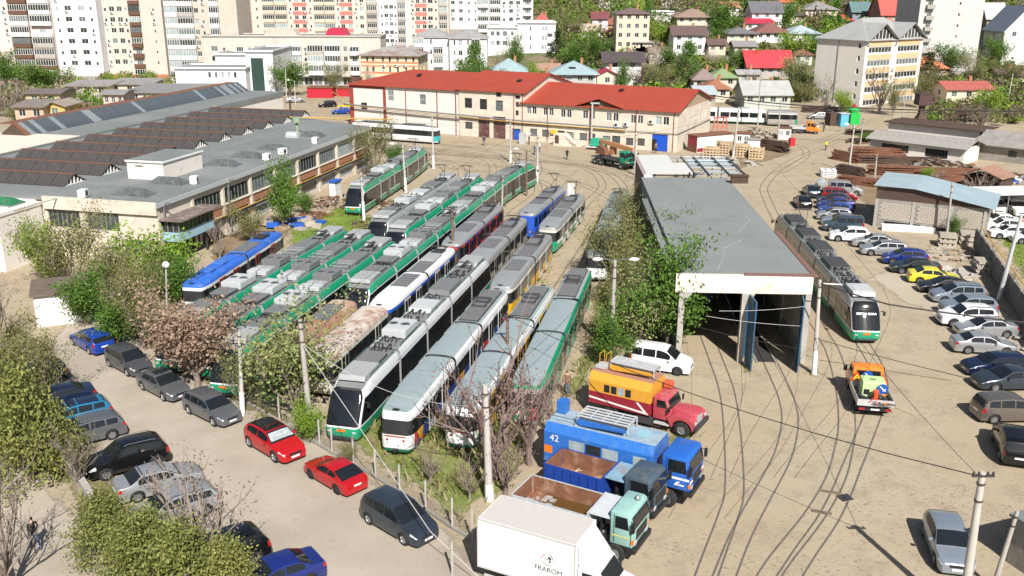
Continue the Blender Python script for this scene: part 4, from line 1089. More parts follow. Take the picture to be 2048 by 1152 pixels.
# ------------------------------------------------------------------ tram shed on the right
SA,SB=G(1390,548,6.6),G(1625,552,6.6)
srot=math.atan2((SB - SA).y,(SB - SA).x)
sh=thing('tram_shed','flat grey roofed tram shed with white beam and two open bays','tram shed',(SA.x - 0.4,SA.y + 0.3,0),srot)
SW,SL=(SB - SA).length + 0.4,35.0
b=MB(); b.box(-0.5,SW,0.02,SL,6.3,6.6); part('roof',b,[M_rooffelt2],sh)
b=MB(); b.tube([(2.1,0.8,6.605),(2.9,3.2,6.605),(3.6,6.8,6.605),(5.4,9.4,6.605),(5.7,12.1,6.605),(7.4,16.5,6.605)],0.014,4); part('roof_crack',b,[M_light_metal],sh)
b=MB(); b.box(-0.9,SW + 0.1,-0.35,0.0,5.25,6.55); part('fascia_beam',b,[mat('white_beam',(0.66,0.60,0.53),0.8,var=0.06,dirt=(0.45,0.36,0.28),dscale=0.5,damt=0.15)],sh)
b=MB(); b.box(3.9,SW + 0.12,-0.4,0.05,6.6,6.66); b.box(SW + 0.02,SW + 0.4,-0.4,SL * 0.35,6.56,6.655); part('edge_flashing',b,[mat('brown_flashing',(0.2,0.11,0.085),0.6,var=0.2)],sh)
def col(mb,x,y,w0,d):
 mb.prism([(x - w0,0),(x + w0,0),(x + w0,4.3),(x + w0 + 0.55,5.25),(x - w0,5.25)],y,y + d)
b=MB(); col(b,4.0,-0.4,0.18,0.5); part('column',b,[M_concrete],sh)
b=MB(); b.box(SW - 0.3,SW + 0.1,-0.3,0.2,0,5.25); part('column',b,[M_concrete],sh)
b=MB(); col(b,-0.4,-0.3,0.2,0.5); part('column',b,[M_concrete],sh)
for k in range(1,6):
 b=MB(); b.box(-0.5,0.0,k * 6.2,k * 6.2 + 0.45,0,6.3); part('column',b,[M_concrete],sh)
 b=MB(); b.box(SW - 0.3,SW + 0.1,k * 6.2,k * 6.2 + 0.45,0,6.3); part('column',b,[M_concrete],sh)
b=MB(); b.box(-0.4,-0.15,0.3,SL,0,6.3); b.box(-0.4,SW,SL - 0.3,SL,0,6.3); part('wall',b,[M_concrete_d],sh)
b=MB(); b.box(SW - 0.22,SW - 0.02,0.3,SL,0,1.2); b.box(SW - 0.22,SW - 0.02,0.3,SL,4.6,6.3); part('wall',b,[M_concrete_d],sh)
for k in range(6):
 for j in range(5):
  b=MB(); b.box(-0.045,0.045,-0.55,0.55,0,3.35); q=part('window',b,[M_frame_g],sh,(SW - 0.12,1.2 + k * 6.2 + j * 1.14,1.22))
  g=MB();
  for z in (0.06,1.15,2.25):g.box(-0.06,0.06,-0.48,0.48,z,z + 1.02)
  part('pane',g,[K.setdefault('milk',mat('dusty_glass',(0.46,0.42,0.34),0.5,var=0.15))],q)
M_bdoor=mat('blue_door',(0.035,0.10,0.17),0.5,var=0.2)
M_bdoor2=mat('blue_panel',(0.03,0.075,0.18),0.5,var=0.2)
def shed_door(x,y,rz,w,m,ribs=True):
 d=obj('door',None,sh,(x,y,0.1),rz)
 f=MB(); f.box(0,w,-0.04,0.04,0,0.12); f.box(0,w,-0.04,0.04,5.0,5.12); f.box(0,0.1,-0.04,0.04,0.12,5.0); f.box(w - 0.1,w,-0.04,0.04,0.12,5.0)
 for k in range(1,6):f.box(0.1,w - 0.1,-0.04,0.04,k * 0.84,k * 0.84 + 0.07)
 for k in range(1,3):f.box(w * k / 3 - 0.03,w * k / 3 + 0.03,-0.035,0.035,0.12,5.0)
 obj('frame',f.mesh('frame',M_bdoor),d)
 pm=MB(); pm.box(0,w / 3 - 0.1,-0.02,0.02,0,0.76); pme=pm.mesh('panel',m)
 for i in range(3):
  for k in range(6):obj('panel',pme,d,(w * i / 3 + 0.05 + (0.03 if i == 0 else 0),0,0.125 + k * 0.84))
shed_door(4.35,-0.45,math.radians(-86),1.75,M_bdoor)
shed_door(SW - 0.55,-0.35,math.radians(-100),1.9,M_bdoor2)
shed_door(4.25,0.1,math.radians(62),1.75,M_bdoor)
b=MB(); b.box(4.75,5.1,0.4,0.7,3.0,4.3); part('switch_box',b,[M_blue],sh)
b=MB(); b.box(5.35,6.55,-0.2,22,0.012,0.02); part('inspection_pit',b,[mat('pit_dark',(0.03,0.027,0.024),0.9)],sh)
b=MB(); b.box(5.2,5.33,-0.5,22,0.0,0.07); b.box(6.57,6.7,-0.5,22,0.0,0.07); part('pit_kerb',b,[M_concrete_d],sh)
b=MB(); b.box(-1.15,-0.55,4,26,6.1,6.25); b.box(-1.1,-0.6,4,26,0,0.2); part('canopy_strip',b,[M_rooffelt],sh)
b=MB(); b.box(SW - 0.1,SW + 1.6,SL - 2.9,SL - 2.2,6.62,7.35); b.box(SW - 0.2,SW + 1.7,SL - 3.0,SL - 2.1,7.352,7.45); part('roof_box',b,[M_rust2],sh,(0,0,0))
b=MB(); b.tube([(SW - 4.1,SL - 0.1,6.62),(SW - 4.0,SL - 0.1,7.2)],0.1,6); b.tube([(SW - 3.6,SL - 0.1,6.62),(SW - 3.6,SL - 0.1,7.2)],0.1,6); part('roof_vent',b,[M_black],sh)
# white sheeted lean-to with bare steel frame at the back of the shed
tn=thing('steel_canopy','half covered steel frame canopy with a white sheet behind the tram shed','canopy',(SA.x + 2.2,SA.y + SL + 1.2,0),srot)
b=MB()
for x in (0,4.2,8.4):
 for y in (0.3,7,13.5):b=MB(); b.box(x - 0.06,x + 0.06,y - 0.06,y + 0.06,0,6.5 if y < 1 else 6.1); part('post',b,[M_dark_metal],tn)
me=MB(); me.box(-0.09,0.09,0,13.5,0,0.16); rme=me.mesh('rafter',mat('slate_blue_steel',(0.06,0.075,0.09),0.5,0.4))
for x in (0.2,4.5,6.0,8.2,9.9):obj('rafter',rme,tn,(x,0.2,6.55)).rotation_euler=(-0.02,0,0)
me=MB(); me.box(0,10,-0.06,0.06,0,0.1); pme=me.mesh('purlin',M_galv)
for y in (1,3.4,5.8,8.2,10.6,13):obj('purlin',pme,tn,(0,y,6.4))
b=MB(); b.box(5.0,10,8,12.8,6.2,6.25); b.box(6,10,4,5.5,6.2,6.24); part('loose_sheet',b,[M_galv],tn)
b=MB(); n=14
for i in range(n):
 y0,y1=i * 13.6 / n,(i + 1) * 13.6 / n
 xr=4.3 if y0 < 7.5 else 2.9
 b.face([(-0.7,y0,6.75 - 0.02 * y0),(xr,y0,6.8 - 0.02 * y0),(xr,y1,6.8 - 0.02 * y1),(-0.7,y1,6.75 - 0.02 * y1)])
 b.face([(-0.7,y0,6.75 - 0.02 * y0),(-0.7,y1,6.75 - 0.02 * y1),(-0.95,y1,6.4 - 0.02 * y1),(-0.95,y0,6.4 - 0.02 * y0)])
part('white_sheet',b,[M_whiteclean],tn)
b=MB(); b.box(-0.9,-0.85,0.5,13,0,6.2)
part('side_boarding',b,[M_wood_d],tn)
b=MB(); b.lathe([(0.05,-0.1),(0.45,0.0),(0.5,0.08)],16,Matrix.Rotation(1.2,4,'X')); part('satellite_dish',b,[M_white],tn,(-0.6,-0.8,6.5))
# ------------------------------------------------------------------ right hand yard: block shed, long shed, wall
BA,BB=G(1745,452),G(1900,470)
brt=math.atan2((BB - BA).y,(BB - BA).x)
bs=thing('block_shed','concrete block shed with a pale blue metal roof and brown boarding','shed',(BA.x,BA.y,0),brt)
BWd=11.5; BDp=7.0
holes=[]
mb=MB()
for s,w in (('F',BWd),('R',BDp),('B',BWd),('L',BDp)):wall_face(mb,s,BWd,BDp,0,3.3,[],0.1)
part('wall',mb,[M_concrete_d],bs)
blk=MB(); blk.box(0.012,0.478,-0.05,-0.002,0.01,0.225); bme=blk.mesh('block',mat('pale_block',(0.40,0.355,0.30),0.95,var=0.2,scale=2.5))
for j in range(8):
 n=int(BWd / 0.49)
 for i in range(n):
  x=i * 0.49 + (0.2 if j % 2 else 0.0)
  if abs(x % 3.9) < 0.35 or x > BWd - 0.55:continue
  o=obj('block',bme,bs,(x,RND.uniform(-0.012,0.004),0.95 + j * 0.237)); o.rotation_euler=(0,0,RND.uniform(-0.02,0.02))
b=MB()
for x in (0.02,3.9,7.8,11.1):b.box(x,x + 0.3,-0.12,-0.055,0,3.2)
part('pier',b,[M_concrete],bs)['kind']='stuff'
b=MB(); b.box(1.2,5,-0.03,-0.002,0.35,0.75); b.box(6.2,10.4,-0.03,-0.002,0.3,0.7); part('floor_vent',b,[M_black],bs)
brd=MB(); brd.box(0.01,0.2,-0.06,-0.002,0,1.0); brdm=brd.mesh('board',mat('brown_board',(0.085,0.05,0.04),0.7,var=0.3))
def roofz(x):return 4.75 - 1.35 * max(0,(x - 4.0) / 8.0)
for i in range(55):
 x=i * 0.21; h=roofz(x) - 3.3 - 0.12
 o=obj('board',brdm,bs,(x,RND.uniform(-0.01,0.01),3.3)); o.scale=(1,1,max(0.05,h))
b=MB()
for (xa,xb) in ((-0.3,4.0),(4.0,12.2)):
 for i in range(10):
  x0_,x1_=xa + (xb - xa) * i / 10,xa + (xb - xa) * (i + 1) / 10
  a=[(x0_,-0.5,roofz(x0_)),(x1_,-0.5,roofz(x1_)),(x1_,7.6,roofz(x1_) + 0.15),(x0_,7.6,roofz(x0_) + 0.15)]
  b.loft([a,[(p[0],p[1],p[2] + 0.06) for p in a]],0,True,True)
part('roof',b,[mat('pale_blue_metal',(0.36,0.46,0.50),0.45,0.2,var=0.1,scale=0.6)],bs,fix=True)
# long white shed with corrugated roof
LA,LB2=G(1738,306),G(1925,330)
ls=thing('corrugated_shed','long white shed under a grey corrugated roof behind the rusty rail stacks','shed',(LA.x,LA.y,0),math.atan2((LB2 - LA).y,(LB2 - LA).x))
lw=(LB2 - LA).length
walls(ls,lw,6,0,2.5,[('F',lw * 0.28,0.7,4.4,1.2,9,3,M_frame_d),('F',lw * 0.72,0.6,3.5,1.3,7,3,M_frame_d)],M_plaster_w)
cr=MB()
for i in range(20):cr.face([(i * 0.055,0,0.03 * math.cos(i * math.pi / 2.5)),((i + 1) * 0.055,0,0.03 * math.cos((i + 1) * math.pi / 2.5)),((i + 1) * 0.055,3.9,0.03 * math.cos((i + 1) * math.pi / 2.5)),(i * 0.055,3.9,0.03 * math.cos(i * math.pi / 2.5))])
M_asb=mat('asbestos_sheet',(0.27,0.255,0.235),0.9,var=0.18,scale=0.8,dirt=(0.18,0.165,0.15),dscale=0.6,damt=0.4)
cme=cr.mesh('roof_sheet',M_asb)
for i in range(int(lw / 1.08) + 2):
 for s in (0,1):
  o=obj('roof_sheet',cme,ls,(-0.6 + i * 1.08 + (1.1 if s else 0),-0.7 if s == 0 else 6.7,2.42 + RND.uniform(0,0.02))); o.rotation_euler=(0.27,0,0 if s == 0 else math.pi)
h1=thing('white_store','white walled store with a dark flat roof under the rusty tank','store',(*G(1772,290).xy,0),ls.rotation_euler.z)
walls(h1,15,6,0,3.9,[],M_plaster_w); flat_roof(h1,15,6,3.9,M_rust2,0.6,0.2)
b=MB(); b.box(15.0,15.06,0.2,5.8,0.3,3.6); part('rusty_end',b,[M_rust],h1)
tk=thing('water_tank','rusty square hopper tank on a tapering steel leg above the stores','tank',(*G(1838,262).xy,0))
b=MB(); b.loft([[(-x,-x,z),(x,-x,z),(x,x,z),(-x,x,z)] for x,z in ((0.9,2.3),(0.5,3.2),(0.42,4.6),(0.8,4.9))],0,True,True); part('stem',b,[M_rust2],tk)
b=MB(); b.box(-1.2,1.2,-1.2,1.2,4.9,6.9); b.box(-1.3,1.3,-1.3,1.3,6.9,7.0); part('hopper',b,[mat('dark_red_rust',(0.07,0.035,0.035),0.7,var=0.3)],tk)
b=MB(); b.box(-1.0,1.0,-1.0,1.0,0,2.3); part('support',b,[M_rust2],tk)
g2=thing('old_shed','wide shed with a weathered grey board roof at the right edge','shed',(*G(1955,318).xy,0),ls.rotation_euler.z)
walls(g2,16,8,0,2.6,[('F',5,0.9,1.2,1.0,2,1,M_frame_d),('F',9,0.9,1.2,1.0,2,1,M_frame_d)],M_concrete_d); gable_roof(g2,16,8,2.6,1.5,mat('weathered_grey_boards',(0.25,0.235,0.215),0.9,var=0.25,scale=0.8),0.7)
g3=thing('ruined_hut','dark open fronted hut with a collapsing rusty roof beside the scrap rails','hut',(*G(1925,385).xy,0),ls.rotation_euler.z - 0.1)
b=MB(); b.box(0,4.6,3.2,3.5,0,2.5); b.box(0,0.25,0,3.2,0,2.4); b.box(4.4,4.65,0,3.2,0,2.4); part('wall',b,[M_rust2],g3)
b=MB(); b.prism([(-0.4,2.4),(1.9,3.5),(5.0,2.5),(5.0,2.58),(1.9,3.6),(-0.4,2.5)],-0.4,3.8); part('roof',b,[mat('pinkish_rust_roof',(0.3,0.17,0.12),0.8,var=0.3)],g3)
# perforated concrete wall
WA,WB=G(1948,498),G(2100,730)
wrot=math.atan2((WB - WA).y,(WB - WA).x); wl=(WB - WA).length
pw=thing('perforated_wall','dark concrete panel wall with a row of square holes along its top','wall',(WA.x,WA.y,0),wrot)
pan=MB(); n=5
for i in range(n):
 pan.box(i * 0.5,i * 0.5 + 0.17,-0.06,0.06,1.75,1.95); pan.box(i * 0.5 + 0.33,i * 0.5 + 0.5,-0.06,0.06,1.75,1.95)
pan.box(0,2.5,-0.06,0.06,0,1.749); pan.box(0,2.5,-0.06,0.06,1.951,2.15)
pme=pan.mesh('panel',mat('mossy_concrete',(0.16,0.16,0.15),0.95,var=0.25,scale=1.5))
post=MB(); post.box(-0.1,0.1,-0.12,0.12,0,2.25); pstm=post.mesh('post',M_concrete_d)
for k in range(int(wl / 2.7) + 1):
 obj('panel',pme,pw,(k * 2.7 + 0.1,0,0)); obj('post',pstm,pw,(k * 2.7,0,0))
b=MB(); b.bar((0,0.3,2.45),(wl,0.3,2.45),0.08,0.08); part('pipe_rail',b,[M_yellow],pw)
cp=thing('car_shelter','white framed open car shelter behind the perforated wall','shelter',(*G(1975,440).xy,0),0.1)
b=MB(); b.box(-1,9,0,4.5,2.9,3.05); part('roof',b,[M_whiteclean],cp)
b=MB()
for x in (-0.9,2.3,5.6,8.9):
 for y in (.16,4.26):b=MB(); b.box(x - .06,x + .06,y - .06,y + .06,0,2.9); part('post',b,[M_grey_metal],cp)
b=MB(); b.box(-1,9,4.6,4.7,0,2.6); part('back_sheet',b,[mat('grey_sheeting',(0.28,0.29,0.28),0.8,var=0.1)],cp)
# small transformer hut on the left
ha=G(75,655); hh=thing('white_hut','small white block hut with a flat brown roof among trees','hut',(ha.x,ha.y,0),math.radians(24))
b=MB(); wall_face(b,'F',3.9,4.2,0,2.55,[]); wall_face(b,'R',3.9,4.2,0,2.55,[]); wall_face(b,'B',3.9,4.2,0,2.55,[]); wall_face(b,'L',3.9,4.2,0,2.55,[]); part('wall',b,[mat('whitewashed_wall',(0.70,0.69,0.66),0.9,var=0.06)],hh)
b=MB(); b.box(-0.25,4.15,-0.25,4.45,2.55,2.72); part('roof',b,[mat('leaf_strewn_roof',(0.14,0.105,0.085),0.9,var=0.3,scale=2)],hh)
# red containers and far huts
for i,(u0,u1,v0,v1,Y,lab) in enumerate(((615,665,176,196,205,'long red metal garage with a sagging rusty roof beyond the workshop'),(674,702,177,193,207,'shorter red metal garage right of a green gap'))):
 p=G((u0 + u1) / 2,v1); xa=AtY(u0,p.y,v1); xb=AtY(u1,p.y,v1)
 q=thing('red_garage',lab,'garage',(xa,p.y,0),0.0,'red garages beyond the workshop')
 W_=xb - xa; H_=hgt((u0 + u1) / 2,v0,p)
 b=MB(); wall_face(b,'F',W_,5,0,H_,[]); wall_face(b,'R',W_,5,0,H_,[]); wall_face(b,'L',W_,5,0,H_,[]); part('wall',b,[K.setdefault('redg',mat('bright_red_sheet',(0.42,0.015,0.03),0.5,var=0.1))],q)
 b=MB(); b.box(-0.2,W_ + 0.2,-0.2,5,H_,H_ + 0.12); part('roof',b,[M_rust],q)
 b=MB(); nd=3 if i == 0 else 2
 for k in range(nd):b.box(W_ * (k + 0.1) / nd,W_ * (k + 0.9) / nd,-0.05,-0.003,0.1,H_ - 0.3)
 part('door',b,[K['redg']],q)
# ------------------------------------------------------------------ trams
M_tgreen=mat('tram_green',(0.012,0.27,0.14),0.35,var=0.05,coat=0.3)
M_tgreen_d=mat('tram_dark_green',(0.015,0.13,0.075),0.4,var=0.1,coat=0.2)
M_twhite=mat('tram_white',(0.68,0.69,0.69),0.35,var=0.05,coat=0.3)
M_tsilver=mat('tram_silver',(0.44,0.46,0.475),0.35,0.35,var=0.06)
M_troof=mat('tram_roof_grey',(0.19,0.20,0.205),0.6,var=0.15,scale=1.2,dirt=(0.2,0.2,0.2),damt=0.3)
M_troofb=mat('tram_roof_blue_grey',(0.26,0.315,0.325),0.5,var=0.08,scale=0.7,dirt=(0.27,0.32,0.33),dscale=0.5,damt=0.4)
M_bellow=mat('bellows_grey',(0.23,0.24,0.245),0.8,var=0.1)
M_tband=mat('tram_glass_band',(0.009,0.011,0.014),0.14,coat=0.3)
M_eq_w=mat('equipment_white',(0.44,0.46,0.47),0.55,var=0.06,dirt=(0.4,0.41,0.41),damt=0.25)
M_eq_g=mat('equipment_grey',(0.16,0.165,0.17),0.6,var=0.12)
M_eq_l=mat('equipment_light',(0.32,0.33,0.335),0.55,var=0.08)
M_eq_d=mat('equipment_dark',(0.055,0.057,0.06),0.65,var=0.2)
M_tsilroof=mat('tram_roof_silver',(0.38,0.39,0.395),0.42,0.4,var=0.1,dirt=(0.33,0.33,0.33),dscale=0.8,damt=0.35)
def section_loft(prof,stations,matf,zf=None):
 """prof: right half profile bottom to top; stations: (x, width factor, slant weight); returns builder plus rings"""
 mb=MB(); rings=[]
 for (x,ws,sl) in stations:
  r=[]
  for side in (1,-1):
   pr=prof if side == 1 else list(reversed(prof[:-1]))
   for (y,z) in pr:
    zz=z if zf is None else zf(z,sl)
    r.append((x - sl * slant(z),side * y * ws,zz))
  rings.append(r)
 n=len(rings[0]); half=len(prof) - 1
 base=len(mb.v)
 for r in rings:mb.v += r
 for i in range(len(rings) - 1):
  for k in range(n):
   j=(k + 1) % n
   seg=k if k < half else (n - 1 - k - 1 if k < n - 1 else -1)
   a=base + i * n; b=a + n
   mb.f.append((a + k,b + k,b + j,a + j)); mb.m.append(matf(i,seg))
 return mb,rings
def slant(z):return 1.15 * max(0.0,(min(z,3.0) - 1.0) / 2.0) + 0.12 * max(0.0,(0.9 - z))
def cap(mb,ring,matf,st):
 n=len(ring); half=n // 2
 for k in range(half):
  a,b=ring[k],ring[k + 1]; c,d=ring[n - 2 - k] if k + 1 < half else ring[half],ring[n - 1 - k]
  pts=[a,b,c,d] if k + 1 < half else [a,b,d]
  mb.face(pts,matf(st,k))
EQ={}
def eq(kind):
 if kind in EQ:return EQ[kind]
 b=MB(); subs=[]
 if kind == 'ac_big':
  b.box(-1.25,1.25,-0.85,0.85,0.12,0.85); b.box(-1.2,1.2,-0.8,0.8,0,0.12,1)
  b.box(-1.1,1.1,-0.7,0.7,0.85,0.92)
  me=b.mesh('air_conditioner',[M_eq_w,M_eq_d],bevel=0.05)
  f=MB(); f.lathe([(0.36,0.0),(0.36,0.05),(0.29,0.05),(0.29,0.02),(0.0,0.02)],14,None,[0,0,0,1]); fm=f.mesh('fan',[M_eq_l,M_eq_d])
  subs=[('fan',fm,(0.0,-0.42,0.92)),('fan',fm,(0.0,0.42,0.92))]
 elif kind == 'ac_grey':
  b.box(-1.0,1.0,-0.85,0.85,0,0.8)
  for i in range(6):b.box(-1.05,-1.0,-0.8 + i * 0.28,-0.6 + i * 0.28,0.15,0.65,1)
  me=b.mesh('air_conditioner',[M_eq_g,M_eq_d],bevel=0.02)
  f=MB(); f.lathe([(0.34,0.0),(0.34,0.05),(0.28,0.05),(0.28,0.02),(0.0,0.02)],14,None,[0,0,0,1]); fm=f.mesh('fan',[M_eq_g,M_eq_d])
  subs=[('fan',fm,(0.2,-0.42,0.8)),('fan',fm,(0.2,0.42,0.8))]
 elif kind == 'box_light':
  b.prism([(-1.3,0),(1.3,0),(1.15,0.42),(-1.15,0.42)],-0.85,0.85); me=b.mesh('roof_box',M_eq_l,bevel=0.04)
 elif kind == 'box_white':
  b.prism([(-1.3,0),(1.3,0),(1.2,0.5),(-1.0,0.5)],-0.85,0.85); b.box(-0.6,0.9,-0.6,0.6,0.5,0.54); me=b.mesh('roof_box',M_eq_w,bevel=0.04)
 elif kind == 'box_grey':
  b.prism([(-1.7,0),(1.7,0),(1.6,0.45),(-1.6,0.45)],-0.82,0.82)
  for i in range(5):b.box(-1.3 + i * 0.6,-1.26 + i * 0.6,-0.83,0.83,0.455,0.47)
  me=b.mesh('roof_box',M_eq_g,bevel=0.0)
 elif kind == 'box_black':
  b.prism([(-1.7,0),(1.7,0),(1.6,0.45),(-1.6,0.45)],-0.82,0.82); me=b.mesh('roof_box',M_eq_d,bevel=0.03)
 elif kind == 'radiator':
  b.box(-0.9,0.9,-0.7,0.7,0.1,0.32)
  for i in range(10):b.box(-0.85 + i * 0.18,-0.78 + i * 0.18,-0.75,0.75,0.325,0.4,1)
  b.box(-0.9,-0.8,-0.72,0.72,0,0.1); b.box(0.8,0.9,-0.72,0.72,0,0.1)
  me=b.mesh('radiator',[M_eq_d,M_eq_g])
 elif kind == 'small_boxes':
  b.box(-0.55,0.45,-0.8,-0.05,0,0.45); me=b.mesh('roof_box',M_eq_w,bevel=0.05)
 elif kind == 'small_box2':
  b.box(-0.45,0.45,-0.35,0.4,0,0.36); b.lathe([(0.16,0.36),(0.16,0.42),(0,0.42)],10); me=b.mesh('roof_box',M_eq_l,bevel=0.05)
 elif kind == 'cables':
  for i in range(5):
   y=-0.6 + i * 0.28; q=random.Random(i)
   b.tube([(-1.0,y,0.08),(-0.5,y + q.uniform(-.2,.2),0.25 + q.uniform(0,.25)),(0.1,y + q.uniform(-.25,.25),0.1),(0.6,y + q.uniform(-.2,.2),0.3),(1.0,y,0.06)],0.045,5)
  b.box(-0.6,-0.3,-0.8,0.8,0,0.12,1); b.box(0.3,0.55,-0.5,0.6,0,0.3,1)
  me=b.mesh('roof_cables',[M_black,M_eq_g])
 elif kind == 'rail':
  for y in (-0.93,0.93):
   b.tube([(-2.0,y,0.0),(-2.0,y,0.32),(2.0,y,0.32),(2.0,y,0)],0.022,5); b.tube([(0,y,0),(0,y,0.32)],0.02,5)
  me=b.mesh('handrail',M_tgreen_d)
 elif kind == 'frame':
  for x in (-0.9,0,0.9):
   b.tube([(x,-0.8,0),(x,-0.8,0.5),(x,0.8,0.5),(x,0.8,0)],0.03,5)
  b.tube([(-0.9,-0.8,0.5),(0.9,-0.8,0.5)],0.03,5); b.tube([(-0.9,0.8,0.5),(0.9,0.8,0.5)],0.03,5); b.box(-0.8,0.8,-0.6,0.6,0,0.25,1)
  me=b.mesh('equipment_frame',[M_eq_l,M_eq_g])
 elif kind == 'panto_down':
  for y in (-0.4,0.4):b.box(-0.7,0.7,y - 0.04,y + 0.04,0.08,0.16)
  b.box(-0.7,-0.62,-0.5,0.5,0,0.1); b.box(0.62,0.7,-0.5,0.5,0,0.1)
  b.tube([(-0.6,0,0.2),(0.9,0,0.42),(-0.4,0,0.55)],0.05,6); b.tube([(-0.6,0.3,0.2),(0.9,0.1,0.42)],0.035,5); b.tube([(-0.6,-0.3,0.2),(0.9,-0.1,0.42)],0.035,5)
  for x in (-0.5,-0.2):b.tube([(x,-0.85,0.45),(x,-0.6,0.6),(x,0.6,0.6),(x,0.85,0.45)],0.035,5)
  for x in (-0.6,0.6):
   for y in (-0.4,0.4):b.lathe([(0.07,-0.02),(0.09,0.03),(0.07,0.08)],8,Matrix.Translation((x,y,0)))
  me=b.mesh('pantograph',M_dark_metal)
 elif kind == 'panto_up':
  b.box(-0.7,0.7,-0.45,0.45,0.05,0.14)
  for s in (-1,1):
   b.tube([(-0.6,s * 0.35,0.14),(0.75,s * 0.12,0.95)],0.035,5); b.tube([(0.75,s * 0.12,0.95),(-0.35,s * 0.45,1.85)],0.03,5)
  b.tube([(0.75,-0.14,0.95),(0.75,0.14,0.95)],0.05,5)
  for x in (-0.55,-0.2):b.tube([(x,-0.85,1.72),(x,-0.6,1.9),(x,0.6,1.9),(x,0.85,1.72)],0.03,5)
  b.bar((-0.55,0.4,1.88),(-0.2,0.4,1.88),0.05,0.05); b.bar((-0.55,-0.4,1.88),(-0.2,-0.4,1.88),0.05,0.05)
  me=b.mesh('pantograph',M_dark_metal)
 elif kind == 'panto_old':
  b.box(-0.8,0.8,-0.5,0.5,0.1,0.17)
  for s in (-1,1):
   for y in (-0.45,0.45):b.tube([(0.1 * s,y,0.17),(1.0 * s,y * 1.1,0.38),(0.05 * s,y * 1.2,0.5)],0.03,5)
   b.tube([(1.0 * s,-0.5,0.38),(1.0 * s,0.5,0.38)],0.03,5)
  for x in (-0.15,0.15):b.tube([(x,-0.85,0.45),(x,-0.6,0.6),(x,0.6,0.6),(x,0.85,0.45)],0.03,5)
  me=b.mesh('pantograph',M_dark_metal)
 elif kind == 'ribs':
  b.box(-1.9,1.9,-0.72,0.72,0,0.14)
  for i in range(13):b.box(-1.85 + i * 0.3,-1.75 + i * 0.3,-0.7,0.7,0.142,0.19,1)
  me=b.mesh('resistor_cover',[M_eq_d,M_eq_g])
 elif kind == 'walk':
  b.box(-1.7,1.7,-0.68,0.68,0,0.08)
  for i in range(6):b.box(-1.6 + i * 0.6,-1.55 + i * 0.6,-0.69,0.69,0.081,0.1,1)
  me=b.mesh('roof_panel',[M_eq_g,M_eq_d])
 elif kind == 'darkbox':
  b.prism([(-1.1,0),(1.1,0),(1.05,0.3),(-1.05,0.3)],-0.65,0.65); b.box(-0.8,0.8,-0.5,0.5,0.3,0.34,1); me=b.mesh('resistor_box',[M_eq_d,M_eq_g])
 elif kind == 'lightbox':
  b.box(-1.1,1.1,-0.65,0.65,0,0.22); me=b.mesh('roof_box',M_eq_l,bevel=0.03)
 elif kind == 'hatch':
  b.box(-0.45,0.45,-0.5,0.5,0,0.05); me=b.mesh('roof_hatch',M_troofb)
 elif kind == 'hatch_b':
  b.box(-0.5,0.5,-0.5,0.5,0,0.16); me=b.mesh('roof_hatch',mat('worn_blue',(0.05,0.16,0.5),0.55,var=0.15))
 EQ[kind]=(me,subs)
 return EQ[kind]
def put_eq(root,kind,x,z,y=0,rz=0.0,M=None):
 me,subs=eq(kind)
 o=obj(me.name.split('.')[0],me,root)
 T=Matrix.Translation((x,y,z)) @ Matrix.Rotation(rz,4,'Z') @ Matrix.Diagonal((1,1,1 if kind[:5] == 'panto' or z < 3.2 else .72,1))
 o.matrix_local=(M @ T) if M is not None else T
 for n,m_,p in subs:obj(n,m_,o,p)
 return o
BOX={}
def boxmesh(name,sx,sy,sz,m,bevel=0.0):
 k=(name,round(sx,2),round(sy,2),round(sz,2),m.name)
 if k not in BOX:
  b=MB(); b.box(-sx / 2,sx / 2,-sy / 2,sy / 2,0,sz); BOX[k]=b.mesh(name,m,bevel=bevel)
 return BOX[k]
PESA_P=[(1.08,0.26),(1.175,0.42),(1.175,0.98),(1.175,1.07),(1.175,2.60),(1.17,2.68),(1.05,3.14),(1.0,3.24),(0.94,3.24),(0.0,3.26)]
PM_={}
